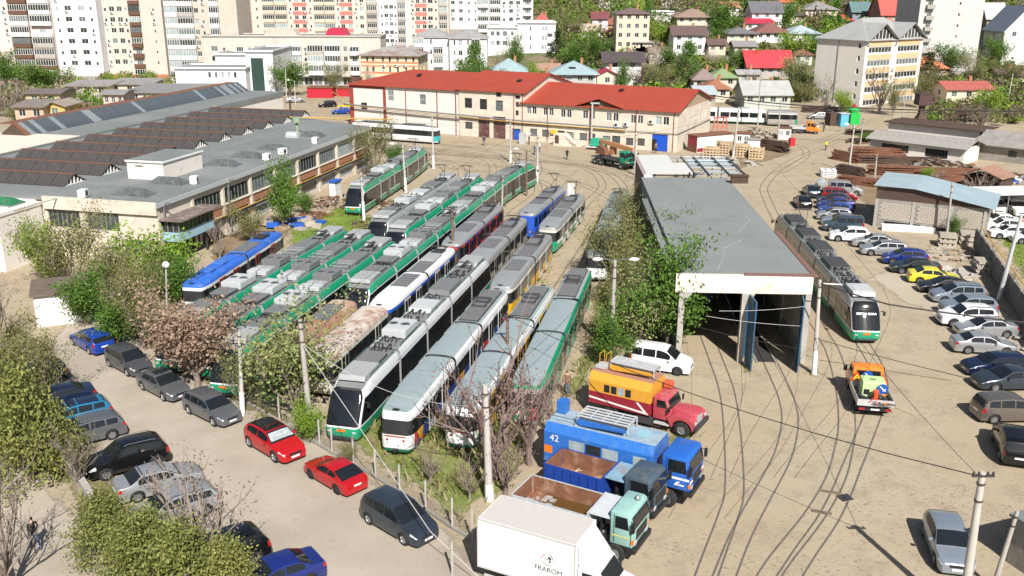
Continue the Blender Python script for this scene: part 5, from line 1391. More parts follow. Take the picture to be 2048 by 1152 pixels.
def pesa_section(kind,L,sch):
 key=('pesa',kind,round(L,2),sch['n'])
 if key in PM_:return PM_[key]
 mats=[sch['skirt'],M_twhite,M_tband,sch['strip'],M_troof,M_blackg,M_black,sch.get('line',M_twhite)]
 base={-1:6,0:0,1:0,2:1,3:2,4:7,5:3,6:3,7:3,8:4}
 zf=lambda z,sl:z - (0.28 * sl * max(0,(z - 2.3) / 0.9) if z > 2.3 else 0)
 if kind == 'mid':
  mb,r=section_loft(PESA_P,[(0,1,0),(-L,1,0)],lambda i,k:base[k])
  cap(mb,r[0],lambda s,k:6,0); cap(mb,r[-1],lambda s,k:6,1)
 else:
  st=[(0.0,0.72,1),(-0.05,0.80,1),(-0.14,0.865,0.98),(-0.35,0.925,0.93),(-0.75,0.965,0.8),(-1.4,0.99,0.45),(-2.2,1,0.1),(-2.8,1,0),(-L,1,0)]
  def mf(i,k):
   if k in (3,4,5,6,7) and i < 2:return 5
   if k in (3,4) and i == 2:return 1
   if k == 5 and i == 2:return 1
   if k in (3,):return 2
   if k == 8 and i < 3:return 5
   return base[k]
  mb,r=section_loft(PESA_P,st,mf,zf)
  cap(mb,r[0],lambda s,k:{0:6,1:0,2:1}.get(k,5),0); cap(mb,r[-1],lambda s,k:6,1)
 me=mb.mesh('car_section',mats,angle=32)
 # windscreen lifted a centimetre off the nose
 g=None
 if kind == 'cab':
  g=MB()
  rows=[]
  for z in (1.16,1.5,1.9,2.3,2.5):
   row_=[]
   for (x,ws,sl) in [(-0.14,0.86,0.98),(-0.05,0.80,1),(0.0,0.72,1)]:row_.append((x - sl * slant(z) + 0.012,1.175 * ws + 0.012,z - (0.28 * sl * max(0,(z - 2.3) / 0.9))))
   row_=[p for p in row_] + [(p[0],-p[1],p[2]) for p in reversed(row_)]
   rows.append(row_)
  g.loft(rows,0,False)
  g=g.mesh('windscreen',M_glass,angle=30)
 PM_[key]=(me,g)
 return PM_[key]
SCH_G=dict(n='g',skirt=M_tgreen,strip=M_tgreen)
SCH_S=dict(n='s',skirt=M_tgreen,strip=M_tsilver)
SCH_W=dict(n='w',skirt=M_tgreen,strip=mat('tram_pale_grey',(0.56,0.58,0.59),0.4,var=0.05))
def pesa(label,p,head,sch,panto='panto_down',flip=False,bends=None,group='modern low floor trams',dark=False,text=None,L=(6.9,5.2,5.4,5.2,6.9)):
 root=thing('tram',label,'tram',(p[0],p[1],0.02),head,group)
 x=0.0; M=Matrix(); gap=0.42
 for i,l in enumerate(L):
  if bends and i:M=M @ Matrix.Rotation(bends[i],4,'Z')
  cab_=i in (0,len(L) - 1)
  me,g=pesa_section('cab' if cab_ else 'mid',l,sch)
  R180=Matrix.Translation((-l,0,0)) @ Matrix.Rotation(math.pi,4,'Z')
  Ms=M @ R180 if i == len(L) - 1 else M
  s=obj('car_section',me,root); s.matrix_local=Ms
  if g:
   obj('windscreen',g,s)
   for sd in (-1,1):
    obj('headlight',boxmesh('headlight',0.12,0.22,0.12,M_lamp,0.03),s,(-0.06,sd * 0.78,0.66))
    obj('side_window',boxmesh('side_window',1.15,0.012,1.3,M_glass),s,(-2.05,sd * 1.18,1.2))
    b_=boxmesh('mirror',0.1,0.2,0.34,M_black,0.03); obj('mirror',b_,s,(-0.95,sd * 1.42,2.0))
    obj('mirror_arm',boxmesh('mirror_arm',0.05,0.26,0.05,M_black),s,(-1.0,sd * 1.27,2.3))
   obj('number_plate',boxmesh('number_plate',0.02,0.55,0.16,M_orange,0.0),s,(0.012,0,0.74)).rotation_euler=(0,0,0)
   obj('bumper',boxmesh('bumper',0.3,1.5,0.16,M_black,0.05),s,(-0.1,0,0.26))
   w0,w1=-3.0,-l + 0.3
  else:w0,w1=-0.3,-l + 0.3
  span=w0 - w1; n=max(2,int(span / 1.25)); ww=span / n
  for k in range(n):
   xx=w0 - ww * (k + 0.5)
   for sd in (-1,1):
    if (k == n // 2 and not cab_) or (cab_ and k == 1):
     obj('door',boxmesh('door',ww - 0.08,0.03,2.1,M_tband,0.01),s,(xx,sd * 1.175,0.45))
    else:
     obj('side_window',boxmesh('side_window',ww - 0.1,0.012,1.25,M_glass),s,(xx,sd * 1.18,1.2))
  zt=3.25
  Mr=Ms
  if i == 0:E_=[('box_light',-3.1,0),('radiator',-5.2,0),('cables',-6.3,0)]
  elif i == 1:E_=[('radiator',-0.9,0),('ac_big',-3.2,0),('cables',-4.8,0)]
  elif i == 2:E_=[('small_boxes',-0.9,-0.1),('small_boxes',-0.9,0.85),('small_box2',-2.0,0.3),('small_box2',-2.0,-0.5),('ac_grey',-3.9,0)]
  elif i == 3:E_=[('frame',-1.2,0),('small_box2',-2.5,0.3),('box_grey',-3.6,0)]
  else:E_=[('box_light',-3.1,0),(panto,-5.0,0),('cables',-6.3,0)]
  if sch['n'] != 'g':
   if i == 1:E_=[('cables',-0.9,0),('ac_big' if not dark else 'box_grey',-3.0,0)]
   if i == 2:E_=[('cables',-0.9,0),('box_white' if not dark else 'box_grey',-2.8,0),('cables',-4.6,0)]
   if i == 3:E_=[('box_grey',-1.9,0),(panto if dark else 'cables',-4.2,0)]
   if i == 4 and dark:E_=[('cables',-3.4,0),('box_grey',-5.2,0)]
  if dark and i == 0:E_=[('box_white',-3.0,0),('cables',-4.8,0),('cables',-6.0,0.1)]
  if dark:E_=[({'box_grey':'box_black'}.get(k_,k_),xx,yy) for k_,xx,yy in E_]
  for k_,xx,yy in E_:put_eq(root,k_,xx,zt,yy,M=Mr)
  if not cab_ or True:put_eq(root,'rail',-l / 2 - (1.2 if cab_ else 0),zt,M=Mr)
  for xx in (-l * 0.35 - 0.6,-l * 0.35 - 2.3):
   for sd in (-1,1):
    w_=K.get('twheel')
    if w_ is None:
     b_=MB(); b_.lathe([(0.0,-0.06),(0.3,-0.06),(0.3,0.06),(0,0.06)],12,Matrix.Rotation(math.pi / 2,4,'X')); w_=K['twheel']=b_.mesh('wheel',M_dark_metal)
    if i in (0,2,4):obj('wheel',w_,s,(xx,sd * 0.72,0.29))
  M=M @ Matrix.Translation((-l,0,0))
  if i < len(L) - 1:
   bl_=K.get('bellows')
   if bl_ is None:
    b_=MB(); rg=[]
    for j in range(9):
     f_=0.965 if j % 2 else 1.0
     rg.append([(-gap * j / 8,sg * y * f_,z) for sg in (1,-1) for y,z in (((1.15,0.5),(1.15,2.75),(0.98,3.2)) if sg == 1 else ((0.98,3.2),(1.15,2.75),(1.15,0.5)))])
    b_.loft(rg,0,True,True); bl_=K['bellows']=b_.mesh('bellows',M_bellow)
   o=obj('bellows',bl_,root); o.matrix_local=M
   M=M @ Matrix.Translation((-gap,0,0))
 return root
HD=math.radians(76.5 + 180)
S_=dict(A=-41.2,**{c:ROWS[i] for i,c in enumerate('GHIJKLMNO')})
pesa('green and black tram alone beside the workshop trees with its front to the camera',G(706,432).xy,math.radians(79.2 + 180),SCH_G,bends=[0,0,0,0.03,0.03],panto='panto_up')
pesa('silver and black tram, leftmost of the rear row',row(ROWS[1] - 0.4,86.3),HD,SCH_S,panto='panto_up',L=(6.0,4.6,4.8,4.6,6.0))
pesa('green roofed tram right of the silver one in the rear row',row(ROWS[2] - 0.2,82.8),HD,SCH_G,panto='panto_up')
pesa('green tram in the rear row that bends towards the far track',row(ROWS[3],93.0),HD,SCH_G,bends=[0,0,0,-0.06,-0.08],panto='panto_up')
pesa('leftmost of the three green trams parked tail to the rear row',row(ROWS[0],53.6),HD,SCH_G)
pesa('middle one of the three green trams parked tail to the rear row',row(ROWS[1],53.0),HD,SCH_G)
pesa('rightmost of the three green trams, beside the rusted bodies',row(ROWS[2],50.8),HD,SCH_G)
pesa('green tram with its black nose showing behind the rusted tram bodies',row(ROWS[3],65.2),HD,SCH_G)
pesa('silver sided tram with black nose and green skirt nearest the fence',row(ROWS[5] + 0.2,46.8),HD,SCH_W)
rt=pesa('silver and green tram with a lit destination board beside the tram shed',G(1731,689).xy,math.radians(-93.9),dict(n='r',skirt=M_tgreen_d if False else M_tgreen,strip=M_tsilver),panto='panto_up',dark=True)
def text_mesh(txt,size,m,extrude=0.004,align='CENTER'):
 cu=bpy.data.curves.new('lettering','FONT'); cu.body=txt; cu.size=size; cu.extrude=extrude; cu.align_x=align; cu.align_y='CENTER'
 o=bpy.data.objects.new('lettering',cu); COL.objects.link(o)
 dg=bpy.context.evaluated_depsgraph_get(); me=bpy.data.meshes.new_from_object(o.evaluated_get(dg)); me.name='lettering'
 bpy.data.objects.remove(o); me.materials.clear(); me.materials.append(m)
 return me
M_led=mat('led_text',(0.9,0.92,0.95),0.5,emit=0.6)
sec=[c for c in rt.children if c.name.startswith('car_section')][0]
o=obj('lettering',text_mesh('DEPOU GARA',0.24,M_led),sec)
zt_=2.22; o.matrix_local=Matrix.Translation((-slant(zt_) + 0.06,0,zt_)) @ Matrix.Rotation(math.pi / 2,4,'Z') @ Matrix.Rotation(math.radians(60),4,'X')
# ---- older articulated trams
OLD_P=[(1.0,0.32),(1.1,0.5),(1.1,1.05),(1.1,1.35),(1.1,2.25),(1.09,2.52),(1.05,2.76),(0.94,2.9),(0.55,2.98),(0.0,3.0)]
def old_section(kind,L,sch):
 key=('old',kind,round(L,2),sch['n'])
 if key in PM_:return PM_[key]
 mats=[sch['skirt'],sch['lower'],sch['mid'],sch['band'],sch['upper'],sch['roof'],M_black,sch.get('front',sch['lower']),sch.get('edge',sch['roof'])]
 base={-1:6,0:0,1:1,2:2,3:3,4:4,5:8,6:8,7:5,8:5}
 if kind in ('mid','flat'):
  st=[(0,1,0),(-L,1,0)]
 else:st=[(0.0,0.60,0.16),(-0.06,0.72,0.16),(-0.2,0.82,0.16),(-0.5,0.90,0.15),(-1.1,0.96,0.1),(-1.9,1,0.03),(-2.5,1,0),(-L,1,0)]
 def mf(i,k):
  if kind == 'end' and i < 3 and k in (1,2):return 7
  return base[k]
 zf=lambda z,sl:z - (1.2 * sl * max(0,(z - 2.5) / 0.56) if z > 2.5 else 0)
 mb,r=section_loft(OLD_P,st,mf,zf)
 cap(mb,r[0],lambda s,k:(6 if kind == 'mid' else base[k] if kind == 'flat' else ({1:7,2:7}.get(k,base[k]))),0); cap(mb,r[-1],lambda s,k:base[k] if kind == 'flat' else 6,1)
 me=mb.mesh('car_section',mats,angle=35); PM_[key]=(me,None)
 return PM_[key]
def livery(name,cols,scale=1.2):
 """printed advertising wrap: hard edged patches of flat colour"""
 m=bpy.data.materials.new(name); m.use_nodes=True; nt=m.node_tree; b=nt.nodes['Principled BSDF']; N=nt.nodes.new; L=nt.links.new
 tc=N('ShaderNodeTexCoord'); v=N('ShaderNodeTexVoronoi'); v.inputs['Scale'].default_value=scale; L(tc.outputs['Object'],v.inputs['Vector'])
 cr=N('ShaderNodeValToRGB'); cr.color_ramp.interpolation='CONSTANT'
 sp=N('ShaderNodeSeparateColor'); L(v.outputs['Color'],sp.inputs[0]); L(sp.outputs[0],cr.inputs[0])
 for i,c in enumerate(cols):
  e=cr.color_ramp.elements[i] if i < 2 else cr.color_ramp.elements.new(0.5)
  e.position=i / len(cols); e.color=(*c,1)
 L(cr.outputs[0],b.inputs['Base Color']); b.inputs['Roughness'].default_value=0.4
 return m
C_or,C_bl,C_rd,C_wh,C_pu,C_dk,C_gr,C_ye=(0.6,0.3,0.04),(0.02,0.05,0.22),(0.4,0.04,0.03),(0.65,0.65,0.65),(0.12,0.02,0.16),(0.04,0.03,0.04),(0.03,0.25,0.1),(0.65,0.42,0.02)
L_circus=livery('circus_wrap',[C_or,C_bl,C_rd,C_bl,C_wh,C_or],1.3)
L_purple=livery('purple_red_wrap',[C_dk,C_pu,C_rd,C_dk,C_pu],1.0)
L_fruit=livery('fruit_wrap',[C_rd,C_wh,C_gr,C_rd,C_or],2.2)
def pm_(n,c,**k):return K.setdefault('t' + n,mat('tram_' + n,c,0.4,var=0.08,coat=0.2,**k))
Yl,Bl,Wt,Cr=pm_('yellow',(0.62,0.36,0.02)),pm_('blue',(0.02,0.085,0.42)),M_twhite,pm_('ivory',(0.55,0.53,0.47))
DB,Tq,Rd=pm_('dark_blue',(0.02,0.035,0.16)),pm_('turquoise',(0.02,0.36,0.40)),pm_('red_panel',(0.34,0.06,0.03))
OB=pm_('window_band',(0.03,0.03,0.032)); GP=pm_('grey_panel',(0.33,0.31,0.28),dirt=(0.2,0.17,0.14),damt=0.4)
M_rustroof=mat('rusted_tram_roof',(0.52,0.46,0.40),0.8,var=0.12,dirt=(0.25,0.10,0.055),dscale=0.8,damt=0.5)
M_rustroof2=mat('heavily_rusted_tram_roof',(0.30,0.15,0.09),0.85,var=0.25,dirt=(0.5,0.42,0.34),dscale=0.5,damt=0.5)
M_bluroof=mat('blue_painted_roof',(0.03,0.13,0.52),0.5,var=0.12,dirt=(0.14,0.2,0.45),damt=0.3)
def old_tram(label,p,head,sch,L=(8.6,8.6),panto=True,eqs=None,group='older articulated trams',wincol=None,sign=True,doors=None,ends=(True,True),display=None,wn=1.15):
 root=thing('tram',label,'tram',(p[0],p[1],0.02),head,group)
 M=Matrix(); gap=0.35
 for i,l in enumerate(L):
  first,last=i == 0 and ends[0],i == len(L) - 1 and ends[1]
  me,_=old_section('end' if (first or last) else ('flat' if len(L) == 1 else 'mid'),l,sch)
  Ms=M @ Matrix.Translation((-l,0,0)) @ Matrix.Rotation(math.pi,4,'Z') if (last and not first) else M
  s=obj('car_section',me,root); s.matrix_local=Ms
  end_=first or last
  w0,w1=(-1.5 if end_ else -0.25),-l + 0.25
  n=max(2,int((w0 - w1) / wn)); ww=(w0 - w1) / n
  wm=wincol or M_glass
  for k in range(n):
   xx=w0 - ww * (k + 0.5)
   for sd in (-1,1):
    isdoor=sd == (1 if (last and not first) else -1) * -1 and k in ((1,n - 2) if n > 4 else (n // 2,))
    if isdoor:
     dm=sch.get('door',sch['upper'])
     d_=obj('door',boxmesh('door',ww - 0.06,0.05,2.0,dm,0.0),s,(xx,sd * 1.1,0.42))
     for q in (-0.25,0.25):obj('pane',boxmesh('pane',ww * 0.36,0.02,1.3,wm),d_,(q * (ww - 0.06),sd * 0.028,0.55))
    else:
     obj('side_window',boxmesh('side_window',ww - 0.14,0.014,0.92,wm),s,(xx,sd * 1.1,1.36))
  if end_:
   for y in (-0.33,0.33):
    o=obj('windscreen',boxmesh('windscreen',0.02,0.6,0.95,wm),s,(-0.055,y,1.38)); o.rotation_euler=(0,-0.09,0)
   for sd in (-1,1):
    o=obj('corner_window',boxmesh('corner_window',0.62,0.014,0.92,wm),s,(-0.62,sd * 1.02,1.38)); o.rotation_euler=(0,0,-sd * 0.13)
    for zz,m_ in ((0.78,M_lamp),(0.98,M_red)):
     obj('headlight' if m_ is M_lamp else 'tail_light',boxmesh('lamp' + m_.name,0.05,0.13,0.13,m_,0.02),s,(0.01,sd * 0.5,zz))
   if sign:obj('destination_box',boxmesh('destination_box',0.2,0.42,0.32,M_black,0.03),s,(-0.28,0,2.56))
   obj('coupler',boxmesh('coupler',0.3,0.3,0.16,M_black),s,(0.05,0,0.36))
   if display:obj('stripe',boxmesh('stripe',0.012,1.28,0.07,display),s,(0.012,0,1.24))
  for (kd,xx) in (eqs[i] if eqs else []):
   put_eq(root,kd,xx,2.96 if kd in ('ribs','walk','darkbox','lightbox','panto_old','panto_up') else 3.03,M=Ms)
  for xx in (-l * 0.25,-l * 0.25 - 1.7):
   for sd in (-1,1):obj('wheel',K['twheel'],s,(xx,sd * 0.72,0.29))
  M=M @ Matrix.Translation((-l,0,0))
  if i < len(L) - 1:
   bl_=K.get('bellows2')
   if bl_ is None:
    b_=MB(); rg=[]
    for j in range(7):
     f_=0.94 if j % 2 else 1.0
     rg.append([(-gap * j / 6,sg * y * f_,z) for sg in (1,-1) for y,z in (((1.02,0.6),(1.04,2.5),(0.7,2.95)) if sg == 1 else ((0.7,2.95),(1.04,2.5),(1.02,0.6)))])
    b_.loft(rg,0,True,True); bl_=K['bellows2']=b_.mesh('bellows',M_eq_d)
   o=obj('bellows',bl_,root); o.matrix_local=M
   M=M @ Matrix.Translation((-gap,0,0))
 return root
def sch(n,lower,upper,roof,skirt=None,band=None,mid=None,front=None,door=None,edge=None):
 return dict(n=n,lower=lower,upper=upper,roof=roof,skirt=skirt or lower,band=band or OB,mid=mid or lower,front=front or lower,door=door or upper,edge=edge or roof)
GT_EQ=[[('walk',-5.6)],[('panto_old',-2.6),('darkbox',-4.6),('walk',-7.0)]]
GT_UP=[[('walk',-5.6)],[('panto_up',-2.6),('darkbox',-4.6),('walk',-7.0)]]
old_tram('silver roofed tram wrapped in dark purple and red',row(ROWS[4],81.8),HD,sch('m1',L_purple,L_purple,M_tsilroof,band=OB,edge=M_tsilroof),eqs=GT_EQ)
old_tram('silver roofed tram with black windows and blue skirt, nose to a pole',row(ROWS[5],76.6),HD,sch('m2',GP,GP,M_tsilroof,skirt=Bl),L=(8.4,8.6),eqs=GT_EQ)
old_tram('yellow sided tram with rounded silver roof facing the camera',row(ROWS[6] + 0.1,70.2),HD,sch('m3',Yl,Cr,M_tsilroof),eqs=GT_EQ)
old_tram('blue sided tram with silver roof behind the black windowed one',row(ROWS[5] + 0.3,95.6),math.radians(74 + 180),sch('m4',Bl,Bl,M_tsilroof,band=Bl),L=(7.6,7.4),eqs=GT_UP)
old_tram('green skirted tram with silver roof, rightmost of the rear row',row(ROWS[6] - 0.1,90.2),math.radians(75.5 + 180),sch('m5',M_tgreen,Cr,M_tsilroof,mid=M_twhite),L=(8.2,8.0),eqs=GT_UP)
old_tram('white and blue tram with torn livery behind the rusted bodies',row(ROWS[4] + 0.1,63.2),HD,sch('wb',Cr,Bl,M_rustroof if False else M_twhite,mid=Cr,door=Cr),eqs=[[('walk',-6.2)],[('panto_old',-2.6),('lightbox',-4.6),('walk',-7.0)]])
old_tram('blue grey roofed tram with orange and blue wrap and a green bumper',row(ROWS[6] + 0.1,46.0),HD,sch('w180',L_circus,M_twhite,M_troofb,skirt=M_tgreen_d,mid=M_twhite if False else L_circus,front=M_twhite,edge=M_twhite,door=M_twhite),L=(8.2,6.2,8.6),eqs=[[('hatch',-6.2)],[],[('ribs',-3.4),('ribs',-6.6),('panto_old',-4.9)]],display=Rd)
old_tram('blue grey roofed tram with green bumper half hidden by bare branches',row(ROWS[7] + 0.3,47.4),HD,sch('w181',M_tgreen_d,M_twhite,M_troofb,mid=Yl,front=M_twhite,edge=M_twhite,door=Yl),L=(8.4,6.4,8.6),eqs=[[('hatch',-6.2)],[],[('ribs',-3.4),('ribs',-6.6),('panto_old',-4.9)]],display=Rd)
old_tram('grey tram with green roof edges beside the bushes of the shed',row(ROWS[8] + 0.4,51.4),math.radians(78.5 + 180),sch('gg',GP,GP,M_troofb,skirt=GP,mid=GP,front=L_fruit,edge=M_tgreen,door=M_tgreen),L=(9.0,7.0,9.0),eqs=[[('hatch',-6.0)],[],[('ribs',-3.2),('ribs',-6.8),('panto_old',-5.0)]],sign=True)
old_tram('grey tram under branches behind the green edged one',(7.7,82.5),math.radians(79.5 + 180),sch('nx',GP,GP,M_troofb,mid=M_tgreen_d,front=M_twhite),L=(9.4,8.0,10.0),eqs=[[('walk',-6)],[('darkbox',-3)],[('panto_old',-2.8),('ribs',-5.2),('walk',-8)]])
old_tram('stripped tram body with a rusted white roof and no glass',row(ROWS[4],52.5),HD,sch('r2',Cr,Cr,M_rustroof,skirt=GP,mid=GP),L=(10.2,),eqs=[[]],ends=(False,False),sign=False)
old_tram('stripped tram body with a brown rusted roof and torn panels',row(ROWS[3] + 0.1,52.0),HD,sch('r1',GP,pm_('ochre_strip',(0.5,0.4,0.2)),M_rustroof2,skirt=GP,mid=Cr),L=(11.5,),eqs=[[('walk',-8.5)]],ends=(False,False),sign=False)
old_tram('blue roofed tram with red doors parked against the workshop trees',(-26.0,72.6),math.radians(81.6 + 180),sch('br',M_twhite,M_twhite,M_bluroof,skirt=Rd,mid=M_twhite,door=Rd),L=(8.6,8.8),eqs=[[('hatch_b',-3.2),('hatch_b',-5.6)],[('panto_old',-3.2),('walk',-6.6)]])
tq=G(878,288); old_tram('white tram with a turquoise nose in front of the depot',tq.xy,math.radians(-24),sch('tq',M_twhite,M_twhite,M_troof,front=Tq,edge=M_twhite),L=(8.6,8.2),eqs=[[('ribs',-4.8)],[('ribs',-4)]])
tg=G(1532,249); old_tram('white tram with a green waistline on the far track beyond the depot',tg.xy,math.radians(-14),sch('tg',M_twhite,M_twhite,M_twhite,skirt=M_tgreen_d,band=M_twhite,mid=M_twhite,front=M_twhite),L=(9.2,9.4),eqs=[[('lightbox',-4.5)],[('panto_old',-3),('lightbox',-6)]],wn=1.6)
tg=G(1593,252.5); old_tram('grimy grey tram with a green nose coupled behind the white one',tg.xy,math.radians(-11),sch('tg2',GP,Cr,M_troof,front=M_tgreen,mid=GP),L=(5.6,),eqs=[[]],wn=1.5)
tt=SA; old_tram('dark blue tram standing inside the left bay of the tram shed',(SA.x + 3.2,SA.y + 12),srot - math.pi / 2,sch('sh',Bl,DB,M_troof),L=(9,),eqs=[[]])
# ------------------------------------------------------------------ cars
def interp(pts,x):
 for (a,b),(c,d) in zip(pts,pts[1:]):
  if x <= c:
   t=0 if c == a else (x - a) / (c - a)
   t=max(0.0,min(1.0,t)); return b + (d - b) * t
 return pts[-1][1]
CARS={
# L, W, H, front axle x, rear axle x, top line (x from nose, z), belt line, rear side glass end, kind
'hatch':dict(L=4.0,W=1.72,H=1.46,fa=0.82,ra=3.33,top=[(0,.60),(.06,.70),(.3,.80),(1.02,.96),(1.75,1.40),(2.3,1.46),(3.2,1.42),(3.62,1.30),(3.93,.96),(4.0,.75)],belt=[(0,.56),(.3,.74),(1.0,.90),(3.4,.99),(3.9,.93),(4.0,.7)],ws=(1.06,1.73),rw=(3.62,3.91),sg=(1.38,3.48)),
'sedan':dict(L=4.5,W=1.76,H=1.44,fa=0.9,ra=3.55,top=[(0,.58),(.06,.68),(.35,.78),(1.2,.94),(1.98,1.38),(2.5,1.44),(3.2,1.40),(3.85,1.05),(4.38,1.0),(4.47,.9),(4.5,.7)],belt=[(0,.55),(.35,.73),(1.2,.88),(3.6,.96),(4.4,.93),(4.5,.68)],ws=(1.24,1.96),rw=(3.24,3.82),sg=(1.55,3.45)),
'estate':dict(L=4.5,W=1.75,H=1.48,fa=0.9,ra=3.6,top=[(0,.58),(.06,.68),(.35,.79),(1.15,.95),(1.9,1.40),(2.5,1.48),(3.9,1.43),(4.12,1.36),(4.42,.98),(4.5,.72)],belt=[(0,.55),(.35,.74),(1.15,.89),(3.8,.98),(4.4,.95),(4.5,.68)],ws=(1.19,1.88),rw=(4.14,4.40),sg=(1.5,4.05)),
'mpv':dict(L=4.4,W=1.8,H=1.66,fa=0.9,ra=3.6,top=[(0,.62),(.06,.74),(.3,.86),(.95,1.03),(1.85,1.58),(2.5,1.66),(3.8,1.60),(4.08,1.5),(4.34,1.06),(4.4,.75)],belt=[(0,.58),(.3,.8),(.95,.96),(3.8,1.06),(4.3,1.02),(4.4,.7)],ws=(1.0,1.83),rw=(4.1,4.32),sg=(1.35,4.0)),
'suv':dict(L=4.4,W=1.84,H=1.70,fa=0.88,ra=3.56,top=[(0,.72),(.05,.86),(.3,.98),(1.2,1.10),(1.85,1.62),(2.4,1.70),(3.7,1.63),(4.02,1.5),(4.32,1.08),(4.4,.8)],belt=[(0,.66),(.3,.9),(1.2,1.03),(3.8,1.12),(4.3,1.06),(4.4,.75)],ws=(1.24,1.83),rw=(4.04,4.30),sg=(1.5,3.92),R=.37,cl=.27),
'coupe':dict(L=4.4,W=1.8,H=1.40,fa=0.92,ra=3.5,top=[(0,.56),(.06,.66),(.35,.77),(1.2,.92),(2.0,1.35),(2.5,1.40),(3.1,1.34),(4.05,.99),(4.33,.95),(4.4,.68)],belt=[(0,.53),(.35,.72),(1.2,.87),(3.6,.97),(4.3,.9),(4.4,.65)],ws=(1.24,1.98),rw=(3.15,4.0),sg=(1.55,3.4)),
'van':dict(L=4.35,W=1.82,H=1.80,fa=0.85,ra=3.55,top=[(0,.64),(.05,.78),(.3,.92),(.95,1.10),(1.7,1.70),(2.2,1.80),(4.1,1.78),(4.28,1.70),(4.34,1.0),(4.35,.7)],belt=[(0,.6),(.3,.85),(.95,1.02),(4.2,1.1),(4.3,1.05),(4.35,.68)],ws=(1.0,1.68),rw=(4.275,4.33),sg=(1.35,4.15)),
}
CACHE_C={}
def car_ring(C,x):
 W2=C['W'] / 2
 L=C['L']
 w=W2 * interp([(0,.74),(.08,.83),(.3,.92),(.9,.985),(1.6,1),(L - .9,1),(L - .25,.95),(L - .05,.88),(L,.82)],x)
 zc=interp(C['top'],x); zb=min(interp(C['belt'],x),zc - .02)
 cl=C.get('cl',.2); R=C.get('R',.325) + .065; zl=cl + .02
 for a in (C['fa'],C['ra']):
  d=abs(x - a)
  if d < R:zl=max(zl,C.get('R',.325) + math.sqrt(R * R - d * d))
 t=max(0.0,(zc - zb) / (C['H'] - 0.95))
 yr=w * (.95 - .20 * min(1,t))
 z2=max(.46,zl + .02); z3=max(.68,zl + .05); z3=min(z3,zb - .01); z2=min(z2,z3 - .005); zl=min(zl,z2 - .005)
 return [(w * .95,zl),(w,z2),(w * .995,z3),(w * .955,zb),(yr,zc - .05 * min(1,.3 + t)),(yr * .8,zc - .012),(0,zc)]
def car_pt(C,x,s):
 """s: 0..6 along the half ring (signed for the side)"""
 r=car_ring(C,x); a=abs(s); k=min(5,int(a)); t=a - k
 y=r[k][0] + (r[k + 1][0] - r[k][0]) * t; z=r[k][1] + (r[k + 1][1] - r[k][1]) * t
 return Vector((C['L'] / 2 - x,y if s >= 0 else -y,z))
